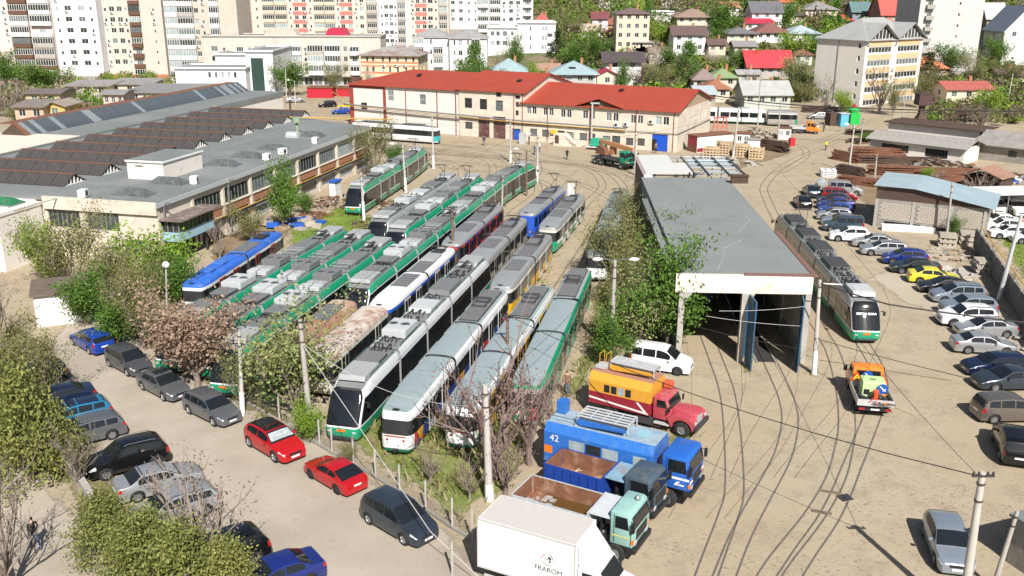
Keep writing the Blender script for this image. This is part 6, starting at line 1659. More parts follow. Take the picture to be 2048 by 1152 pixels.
def car_meshes(kind):
 if kind in CACHE_C:return CACHE_C[kind]
 C=CARS[kind]; L=C['L']; R=C.get('R',.325)
 xs={0,.03,.08,.18,.3,L,L - .03,L - .1,L - .25}
 for a in (C['fa'],C['ra']):xs |= {a + (R + .065) * math.cos(math.pi * q / 10) for q in range(11)} | {a - R - .1,a + R + .1}
 xs |= {p[0] for p in C['top']} | {1.4,2.0,2.3,2.7,3.0}
 xs=sorted(x for x in xs if 0 <= x <= L)
 mb=MB(); rings=[]
 for x in xs:
  r=car_ring(C,x); X=L / 2 - x
  rings.append([(X,y,z) for y,z in r] + [(X,-y,z) for y,z in reversed(r[:-1])])
 mb.loft(rings,0,False)
 for ri in (rings[0],rings[-1]):
  n=len(ri)
  for k in range(n // 2):
   a,b,c,d=ri[k],ri[k + 1],ri[n - 2 - k],ri[n - 1 - k]
   mb.face([a,b,c,d] if k + 1 != n - 2 - k else [a,b,d])
 body=mb.mesh('body',[M_white],angle=40,fix=True)
 u=MB(); w=C['W'] * .40
 u.box(-L / 2 + .12,L / 2 - .12,-w,w,.2,.62);
 for a in (C['fa'],C['ra']):u.box(L / 2 - a - R - .04,L / 2 - a + R + .04,-C['W'] / 2 + .06,C['W'] / 2 - .06,.5,.72)
 under=u.mesh('underbody',M_black)
 def patch_mesh(name,x0,x1,s0,s1,nx,ns,off,m):
  g=MB(); rows=[]
  for i in range(nx + 1):
   x=x0 + (x1 - x0) * i / nx; rw=[]
   for j in range(ns + 1):
    s=s0 + (s1 - s0) * j / ns
    p=car_pt(C,x,s)
    q=car_pt(C,min(x + .03,L),s) - car_pt(C,max(x - .03,0),s)
    ds=.04
    t=car_pt(C,x,s + ds) - car_pt(C,x,s - ds) if abs(s) > ds and abs(s) < 6 - ds else (car_pt(C,x,5.9) - car_pt(C,x,-5.9))
    nrm=q.cross(t)
    if nrm.length > 1e-9:nrm.normalize()
    if nrm.z < -.05 or (abs(nrm.z) < .2 and nrm.y * p.y < 0):nrm=-nrm
    rw.append(p + nrm * off)
   rows.append(rw)
  g.loft(rows,0,False)
  return g.mesh(name,m,angle=40)
 gl=[]
 a,b=C['ws']
 def across(x0,x1,name,top,m,off=.012,nx=5):
  # from one side to the other over the roof centre line
  g=MB(); rows=[]
  for i in range(nx + 1):
   x=x0 + (x1 - x0) * i / nx; rw=[]
   for s in (4.12,4.6,5.0,5.5,6.0,-5.5,-5.0,-4.6,-4.12):
    p=car_pt(C,x,s)
    q=car_pt(C,min(x + .05,L),5.9) - car_pt(C,max(x - .05,0),5.9)
    nrm=Vector((q.z,0,-q.x)) if q.x < 0 else Vector((-q.z,0,q.x))
    nrm=Vector((-q.z,0,q.x));
    if nrm.z < 0:nrm=-nrm
    nrm.normalize(); rw.append(p + nrm * off)
   rows.append(rw)
  g.loft(rows,0,False)
  return g.mesh(name,m,angle=40)
 ws=across(a,b,'windscreen',True,M_glass); rw_=across(*C['rw'],'rear_window',True,M_glass)
 s0,s1=C['sg']; side=[]
 if kind == 'coupe' or kind == 'hatch3':spl=[s0,s0 + (s1 - s0) * .6,s1]
 elif kind in ('sedan','hatch','suv'):spl=[s0,s0 + (s1 - s0) * .5,s1]
 else:spl=[s0,s0 + (s1 - s0) * .38,s0 + (s1 - s0) * .72,s1]
 for sg in (1,-1):
  for p,q in zip(spl,spl[1:]):
   g=MB(); rows=[]
   for i in range(5):
    x=p + .05 + (q - p - .08) * i / 4
    r=car_ring(C,x); h=r[4][1] - r[3][1]
    if h < .1:continue
    rw=[]
    for t in (.12,.5,.88):
     y=r[3][0] + (r[4][0] - r[3][0]) * t; z=r[3][1] + h * t
     rw.append((L / 2 - x,sg * (y + .012),z + .004))
    rows.append(rw)
   if len(rows) > 1:
    g.loft(rows,0,False); side.append(g.mesh('side_window',M_glass))
 lights=[]
 for sg in (1,-1):
  lights.append(('headlight',patch_mesh('headlight',.05,.42,sg * 2.25,sg * 3.2,4,3,.012,M_lamp)))
  lights.append(('tail_light',patch_mesh('tail_light',L - .22,L - .02,sg * (2.3),sg * 3.25,3,3,.012,M_red)))
 t=MB(); t.lathe([(R * .62,-.1),(R * .9,-.105),(R,-.07),(R,.07),(R * .9,.105),(R * .62,.1)],18,Matrix.Rotation(math.pi / 2,4,'X'))
 tyre=t.mesh('tyre',M_rubber,angle=50)
 r=MB(); MX=Matrix.Rotation(-math.pi / 2,4,'X')
 r.lathe([(R * .64,.06),(R * .62,.09),(R * .56,.06),(R * .3,.045)],18,MX); r.lathe([(R * .16,.085),(0.001,.085)],10,MX)
 for q in range(5):
  an=2 * math.pi * q / 5
  r.bar((R * .1 * math.cos(an),.07,R * .1 * math.sin(an)),(R * .6 * math.cos(an),.075,R * .6 * math.sin(an)),.05,.06)
 rim=r.mesh('rim',M_alloy)
 d=MB(); d.lathe([(R * .63,.05),(.001,.05)],16,MX); disc=d.mesh('rim_back',M_dark_metal)
 g=MB(); g.box(-.012,.012,-.36,.36,0,.12); grille=g.mesh('grille',M_black)
 pl=boxmesh('number_plate',.015,.5,.11,M_plate)
 m_=MB(); m_.box(-.07,.07,-.1,.1,0,.13); mir=m_.mesh('mirror',[M_black],bevel=.03)
 bu=patch_mesh('bumper_trim',.0,.30,.05,.9,3,2,.01,M_black)
 CACHE_C[kind]=dict(body=body,under=under,ws=ws,rw=rw_,side=side,lights=lights,tyre=tyre,rim=rim,disc=disc,grille=grille,plate=pl,mirror=mir)
 return CACHE_C[kind]
PB={}
def car(kind,col,p,head,label,group=None,roofm=None,rails=False,plate=True,dark_rims=False,cat='car',scale=1.0,sunroof=False,bars=False,shade=False,sign=None):
 C=CARS[kind]; P=car_meshes(kind); L=C['L']; R=C.get('R',.325)
 name={'van':'parked_van','suv':'parked_suv'}.get(kind,'parked_car')
 root=thing(name,label,cat,(p[0],p[1],0.012),head,group)
 if scale != 1.0:root.scale=(scale,) * 3
 pm=col
 k=(kind,pm.name)
 if k not in PB:
  me=P['body'].copy(); me.materials[0]=pm; PB[k]=me
  mm=P['mirror'].copy(); mm.materials[0]=pm; PB[k + ('m',)]=mm
 obj('body',PB[k],root); obj('underbody',P['under'],root)
 obj('windscreen',P['ws'],root); obj('rear_window',P['rw'],root)
 for s in P['side']:obj('side_window',s,root)
 for n,m in P['lights']:obj(n,m,root)
 for a in (C['fa'],C['ra']):
  for sg in (1,-1):
   w=obj('wheel',P['tyre'],root,(L / 2 - a,sg * (C['W'] / 2 - .13),R),0 if sg > 0 else math.pi)
   obj('rim',P['disc'] if dark_rims else P['rim'],w)
   if not dark_rims:obj('rim_back',P['disc'],w)
 obj('grille',P['grille'],root,(L / 2 + .004,0,.52))
 if plate:
  obj('number_plate',P['plate'],root,(L / 2 + .02,0,.36)); obj('number_plate',P['plate'],root,(-L / 2 - .02,0,.62 if kind != 'sedan' else .7))
 for sg in (1,-1):obj('mirror',PB[k + ('m',)],root,(L / 2 - C['ws'][0] - .42,sg * (C['W'] / 2 + .06),interp(C['belt'],C['ws'][0] + .4)))
 b=K.get('wiper')
 if b is None:
  m=MB(); m.bar((0,-.5,0),(.05,.02,.02),.025,.02); m.bar((0,.05,0),(.05,.5,.02),.025,.02); b=K['wiper']=m.mesh('wiper',M_black)
 pt=car_pt(C,C['ws'][0] + .06,5.9); obj('wiper',b,root,(pt.x,0,pt.z + .02))
 if rails:
  m=MB()
  for sg in (1,-1):
   m.tube([(L / 2 - 2.0,sg * C['W'] * .36,C['H'] - .03),(L / 2 - 2.2,sg * C['W'] * .36,C['H'] + .03),(-L / 2 + .9,sg * C['W'] * .36,C['H'] + .0),(-L / 2 + .7,sg * C['W'] * .36,C['H'] - .06)],.022,6)
  part('roof_rails',m,[M_alloy if rails == 1 else M_black],root)
 if roofm or sunroof:
  g=MB(); rows=[]
  x0,x1=(C['ws'][1] + .08,C['rw'][0] - .05) if roofm else (C['ws'][1] + .25,C['ws'][1] + .95)
  for i in range(6):
   x=x0 + (x1 - x0) * i / 5
   rows.append([car_pt(C,x,s) + Vector((0,0,.012)) for s in ((4.5,5,5.5,6,-5.5,-5,-4.5) if roofm else (5.1,5.5,6,-5.5,-5.1))])
  g.loft(rows,0,False); part('roof_panel' if roofm else 'sunroof',g,[roofm or M_glass],root)
 if shade:
  g=MB(); rows=[]
  for i in range(4):
   x=C['ws'][0] + .1 + (C['ws'][1] - C['ws'][0] - .2) * i / 3
   rows.append([car_pt(C,x,s) + Vector((.014,0,.022)) for s in (4.5,5,5.5,6,-5.5,-5,-4.5)])
  g.loft(rows,0,False); part('sun_shade',g,[K.setdefault('shade',mat('sunshade_foil',(0.5,0.55,0.58),0.35,0.4,var=0.4,scale=6))],root)
 if bars:
  m=MB()
  for x in (.1,-.9):m.bar((x,-.62,C['H'] + .03),(x,.62,C['H'] + .03),.05,.03)
  part('roof_bars',m,[M_black],root)
 return root
def car2(kind,col,fw,rw,side,label,**kw):
 """placed from the ground contact of the two wheels seen; side +1 when the car's left flank is the one seen"""
 C=CARS[kind]; a,b=G(*fw),G(*rw); d=(a - b); d.z=0; d.normalize()
 n=Vector((-d.y,d.x,0))
 mid=(a + b) / 2 - n * side * (C['W'] / 2 - .13)
 off=(C['fa'] + C['ra']) / 2 - C['L'] / 2      # axle midpoint behind (+) or ahead of the centre
 c=mid + d * off
 return car(kind,col,c.xy,math.atan2(d.y,d.x),label,**kw)
def carw(kind,col,w,which,head,side,label,**kw):
 """placed from one wheel contact (which='f' or 'r') and a heading"""
 C=CARS[kind]; p=G(*w); d=Vector((math.cos(head),math.sin(head),0)); n=Vector((-d.y,d.x,0))
 ax=C['L'] / 2 - (C['fa'] if which == 'f' else C['ra'])
 c=p - d * ax - n * side * (C['W'] / 2 - .13)
 return car(kind,col,c.xy,head,label,**kw)
P_={n:paint(n,c,m,r) for n,c,m,r in (('grey',(.10,.105,.115),.5,.32),('steel',(.16,.17,.185),.55,.32),('silver',(.42,.43,.44),.55,.32),('white',(.72,.72,.72),.0,.3),('black',(.008,.008,.009),.2,.22),
 ('navy',(.012,.02,.055),.3,.25),('blue',(.012,.05,.30),.2,.28),('royal',(.015,.03,.19),.3,.28),('red',(.42,.008,.014),.1,.28),('dred',(.26,.012,.02),.3,.3),('yellow',(.62,.56,.04),.0,.35),
 ('bsilver',(.30,.345,.40),.5,.3),('slate',(.045,.06,.08),.5,.3),('bronze',(.17,.15,.135),.55,.33),('dgreen',(.012,.02,.02),.3,.25),('cyan',(.02,.18,.34),.3,.3),('teal',(.05,.08,.11),.4,.3))}
GL='cars parked on the left lot'
car2('estate',P_['blue'],(149.7,691.5),(179.7,708.4),1,'bright blue estate car at the far end of the left lot, tail to the camera',group=GL)
car2('mpv',P_['grey'],(255,752.7),(221,734.5),-1,'dark grey hatchback parked just behind the bright blue estate',group=GL,scale=.96)
car2('sedan',P_['steel'],(330.7,803.5),(286.5,780),-1,'grey saloon with a sunroof under the dry brown tree',group=GL,sunroof=True)
car2('estate',P_['steel'],(429.7,853),(380,828),-1,'grey estate car with leaf shadows on its roof, beside the fence',group=GL,rails=1)
car2('hatch',P_['red'],(551,922.9),(505,894.5),-1,'red saloon with a black roof and a silver windscreen shade',group=GL,roofm=M_blackg,shade=True,scale=1.07)
car2('coupe',P_['red'],(620.6,957.5),(675,990.2),1,'red three door hatchback facing away beside the wire fence',group=GL,dark_rims=True,scale=.93)
car2('mpv',P_['slate'],(810.6,1091),(738.5,1047.9),-1,'dark grey people carrier nearest the camera beside the wire fence',group=GL)
hm=math.radians(198)
h1=G(60,880) - G(225,877)
def head_px(a,b):
 d=G(*b) - G(*a); return math.atan2(d.y,d.x)
hl=head_px((225,880),(120,906))
carw('hatch',P_['navy'],(120,765),'r',hl,1,'dark car almost hidden under the leaves at the far left',group=GL)
carw('sedan',P_['navy'],(166,812),'r',hl,1,'navy car with a gleaming flank above the turquoise one',group=GL)
carw('estate',P_['cyan'],(200,846),'r',hl,1,'turquoise blue car with a dark roof behind bare twigs',group=GL,roofm=P_['navy'])
carw('estate',P_['steel'],(225.4,879),'r',hl,1,'grey estate with silver roof rails nosing into the hedge',group=GL,rails=1)
carw('suv',P_['black'],(314,934),'r',hl,1,'black crossover with silver roof rails nosing into the hedge',group=GL,rails=1)
hs=hl + math.pi
carw('sedan',P_['silver'],(378,976),'f',hs,-1,'silver saloon with roof bars and a foil windscreen shade facing the lot',group=GL,shade=True,bars=True)
carw('estate',P_['silver'],(411.5,1031),'r',hl,1,'silver estate behind the bare branches, tail to the lot',group=GL,rails=1)
carw('suv',P_['black'],(513,1131),'r',hl + .04,1,'black off roader at the bottom edge, tail to the lot',group=GL)
carw('sedan',P_['royal'],(618,1172),'r',hl + .02,1,'royal blue saloon cut off by the bottom edge',group=GL)
GR='cars parked on the right yard'
hr=head_px((2011,712),(1933.5,708.5))            # left facing
a_=lambda dg:math.radians(dg)
car('sedan',P_['black'],G(1604,413).xy,a_(84),'black saloon seen from behind, left of the row of cars',group=GR)
car('sedan',P_['slate'],G(1622,391).xy,a_(84),'dark grey saloon parked nose to a concrete pipe',group=GR)
H=a_(166)
carw('van',P_['silver'],(1712,392),'f',a_(-12),-1,'old silver minibus with white window frames at the head of the row',group=GR,cat='minibus')
carw('mpv',P_['dred'],(1700,404),'f',a_(-10),-1,'dark red people carrier next to the silver minibus',group=GR)
carw('hatch',P_['navy'],(1647,410),'f',H,1,'navy hatchback next to the dark red people carrier',group=GR)
carw('sedan',P_['royal'],(1648,419),'f',H,1,'navy saloon with a glinting boot, third from the top of the row',group=GR)
carw('hatch',P_['blue'],(1650,430),'f',H,1,'blue hatchback with red tail lamps above the pale silver hatchback',group=GR)
carw('hatch',P_['silver'],(1647,441),'f',H,1,'pale silver hatchback between the blue hatchback and a grey blue car',group=GR)
carw('sedan',P_['bsilver'],(1658,452),'f',H,1,'grey blue saloon beside the shadow of the block shed',group=GR)
carw('van',P_['teal'],(1661,464),'f',a_(168),1,'slate blue van with a square tail beside the white hatchback',group=GR,cat='van')
carw('hatch',P_['white'],(1676.6,483.4),'f',a_(169),1,'bright white hatchback in the row below the slate blue van',group=GR,scale=1.06)
carw('sedan',P_['silver'],(1722,496),'f',H,1,'silver saloon between the white hatchback and the silver estate',group=GR)
carw('estate',P_['silver'],(1740.8,512),'f',a_(171),1,'silver estate with three side windows and dark roof rails',group=GR,rails=2)
carw('hatch',P_['royal'],(1786,530),'f',a_(170),1,'dark blue hatchback with red tail lamps above the black green saloon',group=GR,scale=1.06)
carw('sedan',P_['dgreen'],(1802.4,548),'f',a_(171),1,'black green saloon next to the yellow taxi',group=GR)
carw('sedan',P_['yellow'],(1838.5,568),'r',a_(-12),-1,'yellow taxi saloon parked the other way round',group=GR,cat='taxi')
carw('coupe',P_['black'],(1862,588),'f',a_(174),1,'glossy black coupe tucked below the yellow taxi',group=GR)
carw('mpv',P_['bsilver'],(1888,607.6),'f',a_(175),1,'silver blue people carrier with three side windows',group=GR,rails=2)
carw('suv',P_['bsilver'],(1908,634),'f',a_(176),1,'grey blue crossover above the white crossover',group=GR)
carw('suv',P_['white'],(1905.4,655),'f',a_(177),1,'white crossover with black roof rails',group=GR,rails=2)
carw('sedan',P_['silver'],(2011,677),'r',a_(178),1,'plain silver saloon above the large sleek silver saloon',group=GR)
car2('sedan',P_['silver'],(2011,712),(1933.5,708.5),-1,'large sleek silver saloon parked the other way round',group=GR)
carw('estate',P_['navy'],(1962,754),'f',a_(183),1,'navy estate with silver door pillars at the right edge',group=GR)
carw('coupe',P_['slate'],(1990,784),'f',a_(183),1,'dark blue grey saloon with alloy wheels at the right edge',group=GR,scale=1.05)
carw('mpv',P_['bronze'],(1985.7,848),'r',a_(2),-1,'brown grey people carrier with black tailgate glass at the right edge',group=GR)
car('suv',P_['black'],(G(2022,905)).xy,a_(72),'black estate seen from behind casting a broad shadow',group=GR)
car('hatch',P_['bsilver'],G(1893,1107).xy,a_(-102),'silver hatchback facing the camera beside the leaning pole',group=GR,scale=1.04)
# scattered cars
car('van',P_['white'],G(1322,738).xy,a_(-22),'white van with an open wheel arch under the tree by the tram shed',cat='van',dark_rims=True)
GW='white cars in the shelter'
for i,(u,v,k,h_,lab) in enumerate(((1988,424,'suv',258,'white pickup facing out from under the shelter'),(2030,428,'suv',262,'second white pickup in the shelter, right of the first'),(1998,452,'sedan',172,'white saloon nearest the shelter'),(2006,462,'sedan',172,'white saloon in the middle of the white row'),(2016,476,'hatch',172,'white hatchback at the front of the white row'),(2060,486,'hatch',172,'white hatchback at the frame edge beside the lawn'))):
 car(k,P_['white'],G(u,v).xy,a_(h_),lab,group=GW)
car('sedan',P_['silver'],G(591,205).xy,a_(20),'small silver car beside the lamp post beyond the workshop',cat='car')
car('hatch',P_['black'],G(655,214).xy,a_(200),'black car with its boot open beyond the workshop roof')
car('sedan',P_['yellow'],G(697,218).xy,a_(170),'yellow car among scrap cars beyond the workshop roof',cat='car')
car('hatch',P_['silver'],G(705,212).xy,a_(175),'silver scrap car beside the rust coloured tree')
car('hatch',P_['blue'],G(683,228).xy,a_(190),'blue scrap car beyond the end of the workshop')
car('sedan',P_['silver'],G(1637,238).xy,a_(175),'silver car in front of the rusty heap near the six storey block')
car('sedan',P_['black'],G(1652,234).xy,a_(160),'dark scrapped car beside the silver one near the heap')
car('suv',P_['dgreen'],G(1446,196).xy,a_(210),'dark car parked in front of the low lean to house')
# ------------------------------------------------------------------ lorries
def lorry(label,p,head,cat='lorry',group=None):return thing('lorry',label,cat,(p[0],p[1],0.012),math.radians(head),group)
def lwheel(root,x,y,R=.5,w=.28,rim=None):
 k=('lw',R,w)
 if k not in K:
  t=MB(); t.lathe([(R * .55,-w / 2),(R * .88,-w / 2),(R,-w * .33),(R,w * .33),(R * .88,w / 2),(R * .55,w / 2)],20,Matrix.Rotation(math.pi / 2,4,'X'))
  r=MB(); r.lathe([(R * .56,w * .4),(R * .5,w * .2),(R * .3,w * .15),(R * .28,w * .42),(.001,w * .42)],16,Matrix.Rotation(-math.pi / 2,4,'X'))
  K[k]=(t.mesh('tyre',M_rubber,angle=45),r.mesh('rim',M_grey_metal,angle=40))
 o=obj('wheel',K[k][0],root,(x,y,R),0 if y > 0 else math.pi); obj('rim',K[k][1],o)
def bx(name,root,x0,x1,y0,y1,z0,z1,m,bevel=0.0):
 b=MB(); b.box(x0,x1,y0,y1,z0,z1); return part(name,b,[m],root,bevel=bevel)
def cabover(root,x1,W,z0,z1,m,L=1.5,glassm=None,slope=.16):
 """forward control cab whose front face is at x1"""
 b=MB(); b.prism([(x1 - L,z0),(x1,z0),(x1,z0 + (z1 - z0) * .48),(x1 - slope,z1 - .12),(x1 - slope - .15,z1),(x1 - L,z1)],-W / 2,W / 2)
 c=part('cab',b,[m],root,bevel=.07,angle=30)
 zm=z0 + (z1 - z0) * .52
 b=MB(); d=.02
 b.face([(x1 + d,-W / 2 + .12,zm),(x1 + d,W / 2 - .12,zm),(x1 - slope + d + .03,W / 2 - .16,z1 - .2),(x1 - slope + d + .03,-W / 2 + .16,z1 - .2)])
 part('windscreen',b,[M_glass],c)
 for s in (1,-1):
  b=MB(); b.face([(x1 - L * .78,s * (W / 2 + .012),zm),(x1 - .2,s * (W / 2 + .012),zm),(x1 - slope - .14,s * (W / 2 + .012),z1 - .2),(x1 - L * .78,s * (W / 2 + .012),z1 - .2)][::s]); part('side_window',b,[M_glass],c)
  b=MB(); b.box(x1 - L * .84,x1 - L * .84 + .03,s * W / 2 - .01,s * W / 2 + .01,z0 + .1,z1 - .15); b.box(x1 - .12,x1 - .09,s * W / 2 - .01,s * W / 2 + .012,z0 + .1,zm); part('door_seam',b,[M_black],c)
  b=MB(); b.box(x1 - .02,x1 + .12,s * (W / 2 + .12) - .08,s * (W / 2 + .12) + .08,zm + .05,zm + .5); b.bar((x1 - .1,s * W / 2,zm + .5),(x1 + .06,s * (W / 2 + .12),zm + .5),.03,.03); part('mirror',b,[M_black],c)
  b=MB(); b.box(x1 - .03,x1 + .03,s * W * .33 - .13,s * W * .33 + .13,z0 + .02,z0 + .2); part('headlight',b,[M_lamp],c)
  b=MB(); b.box(x1 - .12,x1 + .02,s * (W / 2 - .04) - .05,s * (W / 2 - .04) + .07,z0 + .2,z0 + .42); part('indicator',b,[M_orange],c)
 bx('bumper',root,x1 - .35,x1 + .14,-W / 2,W / 2,z0 - .32,z0 - .02,M_black,.04)
 bx('grille',c,x1 + .005,x1 + .03,-W * .3,W * .3,z0 + .26,zm - .14,M_black)
 return c
def chassis(root,x0,x1,z=.62):
 b=MB(); b.box(x0,x1,-.42,.42,z,z + .22); b.box(x0 + (x1 - x0) * .45,x0 + (x1 - x0) * .62,-1.0,-.45,z - .3,z + .2); b.box(x0 + (x1 - x0) * .45,x0 + (x1 - x0) * .6,.45,1.0,z - .3,z + .2); part('chassis',b,[M_dark_metal],root)
# white box van
r=lorry('white box lorry with a green and red globe emblem on its side',(-.98,37.8),-27,'box lorry')
bx('cargo_box',r,0,4.75,-1.15,1.15,.95,3.4,M_whiteclean); bx('roof_sheet',r,.05,4.7,-1.1,1.1,3.402,3.42,mat('beige_roof_sheet',(.50,.47,.44),.6,var=.05))
b=MB()
for z in (.95,3.36):b.box(-.02,4.77,-1.17,-1.152,z - .03,z + .06);
for x in (-.02,4.7):b.box(x,x + .07,-1.175,-1.153,.92,3.42)
part('edge_trim',b,[M_light_metal],r)
b=MB(); b.prism([(4.78,.55),(7.0,.5),(7.02,.95),(6.75,1.3),(6.2,1.45),(5.75,2.15),(5.5,2.3),(4.78,2.3)],-.98,.98); c=part('cab',b,[M_whiteclean],r,bevel=.12,angle=35)
b=MB(); b.prism([(4.78,2.32),(5.6,2.32),(4.85,3.3),(4.78,3.3)],-.9,.9); part('wind_deflector',b,[M_whiteclean],r,bevel=.08,angle=35)
b=MB(); b.face([(6.24,-.86,1.47),(6.24,.86,1.47),(5.78,.8,2.16),(5.78,-.8,2.16)]); part('windscreen',b,[M_glass],c)
for s in (1,-1):
 b=MB(); b.face([(5.0,s * .99,1.4),(6.05,s * .99,1.4),(5.65,s * .99,2.08),(5.0,s * .99,2.08)]); part('side_window',b,[M_glass],c)
 b=MB(); b.box(6.78,6.95,s * .72 - .16,s * .72 + .16,.98,1.16); part('headlight',b,[M_lamp],c); lwheel(r,6.1,s * .85,.36,.24); lwheel(r,1.5,s * .85,.36,.24)
 bx('mirror',c,5.9,6.0,s * 1.12 - .1,s * 1.12 + .1,1.45,1.75,M_black)
bx('bonnet_vent',c,6.3,6.55,-.55,-.4,1.43,1.44,M_black)
chassis(r,.1,5,.5); b=MB(); b.bar((.2,-.9,.4),(1.0,-.9,.4),.06,.12); b.bar((2.2,-1.05,.55),(4.4,-1.05,.55),.04,.3); part('side_guard',b,[M_light_metal],r)
M_logo_d,M_logo_g,M_logo_r=mat('logo_dark',(.02,.05,.06),.5),mat('logo_green',(.03,.25,.1),.5),mat('logo_red',(.5,.08,.12),.5)
def on_side(me,name,x,z,m=None):
 o=obj(name,me,r,(x,-1.157,z)); o.rotation_euler=(math.pi / 2,0,0); return o
on_side(text_mesh('FRAROM',.34,M_logo_d),'lettering',3.5,1.8); on_side(text_mesh('INTERNATIONAL',.12,M_light_metal),'lettering',3.6,1.55)
for a0,a1,m in ((-.4,1.9,M_logo_d),(3.3,5.6,M_logo_g),(1.6,3.5,M_logo_r)):
 b=MB(); n=14
 for i in range(n):
  t0,t1=a0 + (a1 - a0) * i / n,a0 + (a1 - a0) * (i + 1) / n; w0=.035 * math.sin(math.pi * i / n) + .006; w1=.035 * math.sin(math.pi * (i + 1) / n) + .006
  b.face([(.29 * math.cos(t0),.29 * math.sin(t0),0),(.29 * math.cos(t1),.29 * math.sin(t1),0),((.29 - w1) * math.cos(t1),(.29 - w1) * math.sin(t1),0),((.29 - w0) * math.cos(t0),(.29 - w0) * math.sin(t0),0)])
 on_side(b.mesh('emblem_ring',m),'emblem_ring',3.45,2.32)
b=MB(); q=random.Random(3)
for blob in (((.0,.14),(.1,.17),(.19,.1),(.16,.0),(.09,.02),(.04,.06)),((.08,.0),(.17,-.04),(.12,-.16),(.07,-.12)),((-.02,.06),(.03,.04),(.03,-.03),(-.03,-.01)),((-.17,.1),(-.13,.12),(-.12,.07)),((-.18,-.03),(-.14,-.02),(-.15,-.08))):b.face([(x,y,0) for x,y in reversed(blob)])
on_side(b.mesh('emblem_globe',M_logo_d),'emblem_globe',3.45,2.32)
# tippers
def tipper(label,p,head,L,W,cabm,outm,water,cabx):
 r=lorry(label,p,head,'tipper lorry'); z0,z1=1.15,2.1
 ins=mat('tipper_rust',(.2,.085,.045),.85,var=.35,scale=1.6,dirt=(.42,.3,.21),dscale=.9,damt=.45,bump=.3)
 bx('bed_floor',r,0,L,-W / 2,W / 2,z0 - .12,z0,ins)
 for nm,a in (('bed_side',(-.02,L,-W / 2 - .06,-W / 2)),('bed_side',(-.02,L,W / 2,W / 2 + .06)),('tailboard',(-.08,-.021,-W / 2,W / 2)),('headboard',(L + .001,L + .09,-W / 2,W / 2))):
  o=bx(nm,r,*a,z0 - .12,z1 + (.15 if nm == 'headboard' else 0),outm)
  if nm in ('bed_side','tailboard'):
   x0,x1,y0,y1=a; e=.012
   if nm == 'bed_side':
    yy=y1 if y0 < 0 else y0; s=1 if y0 < 0 else -1
    bx('lining',o,x0 + .05,x1 - .02,min(yy,yy + s * e),max(yy,yy + s * e),z0 + .002,z1 - .03,ins)
    for k in range(7):bx('rib',o,x0 + .2 + k * (x1 - x0 - .4) / 6 - .04,x0 + .2 + k * (x1 - x0 - .4) / 6 + .04,(y0 - .06) if y0 < 0 else y1,y0 if y0 < 0 else y1 + .06,z0 - .1,z1 - .04,outm)
   else:bx('lining',o,x1,x1 + e,y0 + .02,y1 - .02,z0 + .002,z1 - .03,ins)
 b=MB(); b.box(L + .1,L + 1.15,-W / 2 + .05,W / 2 - .05,z1 + .1,z1 + .16); part('cab_guard',b,[K.setdefault('guard',mat('pale_sheet',(.5,.53,.55),.5,var=.1)) if water else K.setdefault('guardb',mat('worn_blue_sheet',(.2,.33,.42),.6,var=.2,dirt=(.3,.16,.1),damt=.4))],r)
 if water:
  b=MB(); b.box(.9,L - .05,-W / 2 + .02,W / 2 - .05,z0 + .003,z0 + .1); part('muddy_water',b,[mat('muddy_water',(.10,.055,.015),.04,spec=.6)],r)
  b=MB(); q=random.Random(4)
  for k in range(26):
   x,y=q.uniform(.1,1.5),q.uniform(-W / 2 + .1,W / 2 - .1); s=q.uniform(.06,.16); b.box(x - s,x + s,y - s,y + s,z0 + .02,z0 + .03 + s * .6,0,Matrix.Rotation(0,4,'Z'))
  part('plastic_sheet',b,[mat('grey_plastic',(.35,.32,.31),.4,var=.3)],r)['kind']='stuff'
 else:
  b=MB(); q=random.Random(8)
  for k in range(9):b.bar((q.uniform(.4,1.8),q.uniform(-.6,.5),z0 + .06 + k * .01),(q.uniform(.8,2.2),q.uniform(-.6,.8),z0 + .12),.05,.03)
  part('broken_planks',b,[M_wood_l],r)['kind']='stuff'
 chassis(r,.2,cabx,.75);
 for s in (1,-1):
  lwheel(r,1.0,s * (W / 2 - .2),.5,.34); lwheel(r,cabx - .85,s * (W / 2 - .12),.5,.28)
  b=MB(); b.tube([(cabx - .85 + .6 * math.cos(t),s * (W / 2 - .08),.5 + .6 * math.sin(t)) for t in [math.pi * k / 8 for k in range(9)]],.05,5); part('mudguard',b,[M_black],r)
 b=MB(); b.lathe([(.17,0),(.2,.1),(.2,.5),(.1,.6)],10,Matrix.Translation((L + .7,-.75,.8))); b.lathe([(.12,0),(.12,1.0)],8,Matrix.Translation((L + .55,-.4,.9))); part('air_filter',b,[M_black],r)
 c=cabover(r,cabx,W - .02,1.0,2.72,cabm,L=cabx - L - 1.2)
 bx('roof_hatch',c,cabx - 1.1,cabx - .7,-.25,.25,2.722,2.75,cabm); return r,c
P_teal=mat('pale_teal_paint',(.27,.46,.42),.45,var=.06,coat=.2)
P_dkb=mat('dull_navy_paint',(.055,.085,.115),.55,var=.15,dirt=(.13,.13,.11),damt=.3)
P_blu=mat('lorry_blue',(.025,.135,.45),.45,var=.12,dirt=(.1,.22,.4),dscale=1.4,damt=.3)
r,c=tipper('teal cabbed tipper with brown water standing in its bed',(.58,42.06),-28.7,4.0,2.2,P_teal,mat('pale_blue_grey_steel',(.42,.45,.47),.6,var=.12,dirt=(.3,.18,.12),dscale=1.5,damt=.25),True,6.35)
bx('stripe',c,5.3,6.2,-1.105,-1.095,1.45,1.52,K.setdefault('ystripe',mat('faded_yellow',(.55,.5,.2),.6)))
b=MB(); b.lathe([(.13,0),(.13,.12),(.06,.22),(0,.23)],10); part('beacon',b,[M_grey_metal],c,(5.95,.4,2.73))
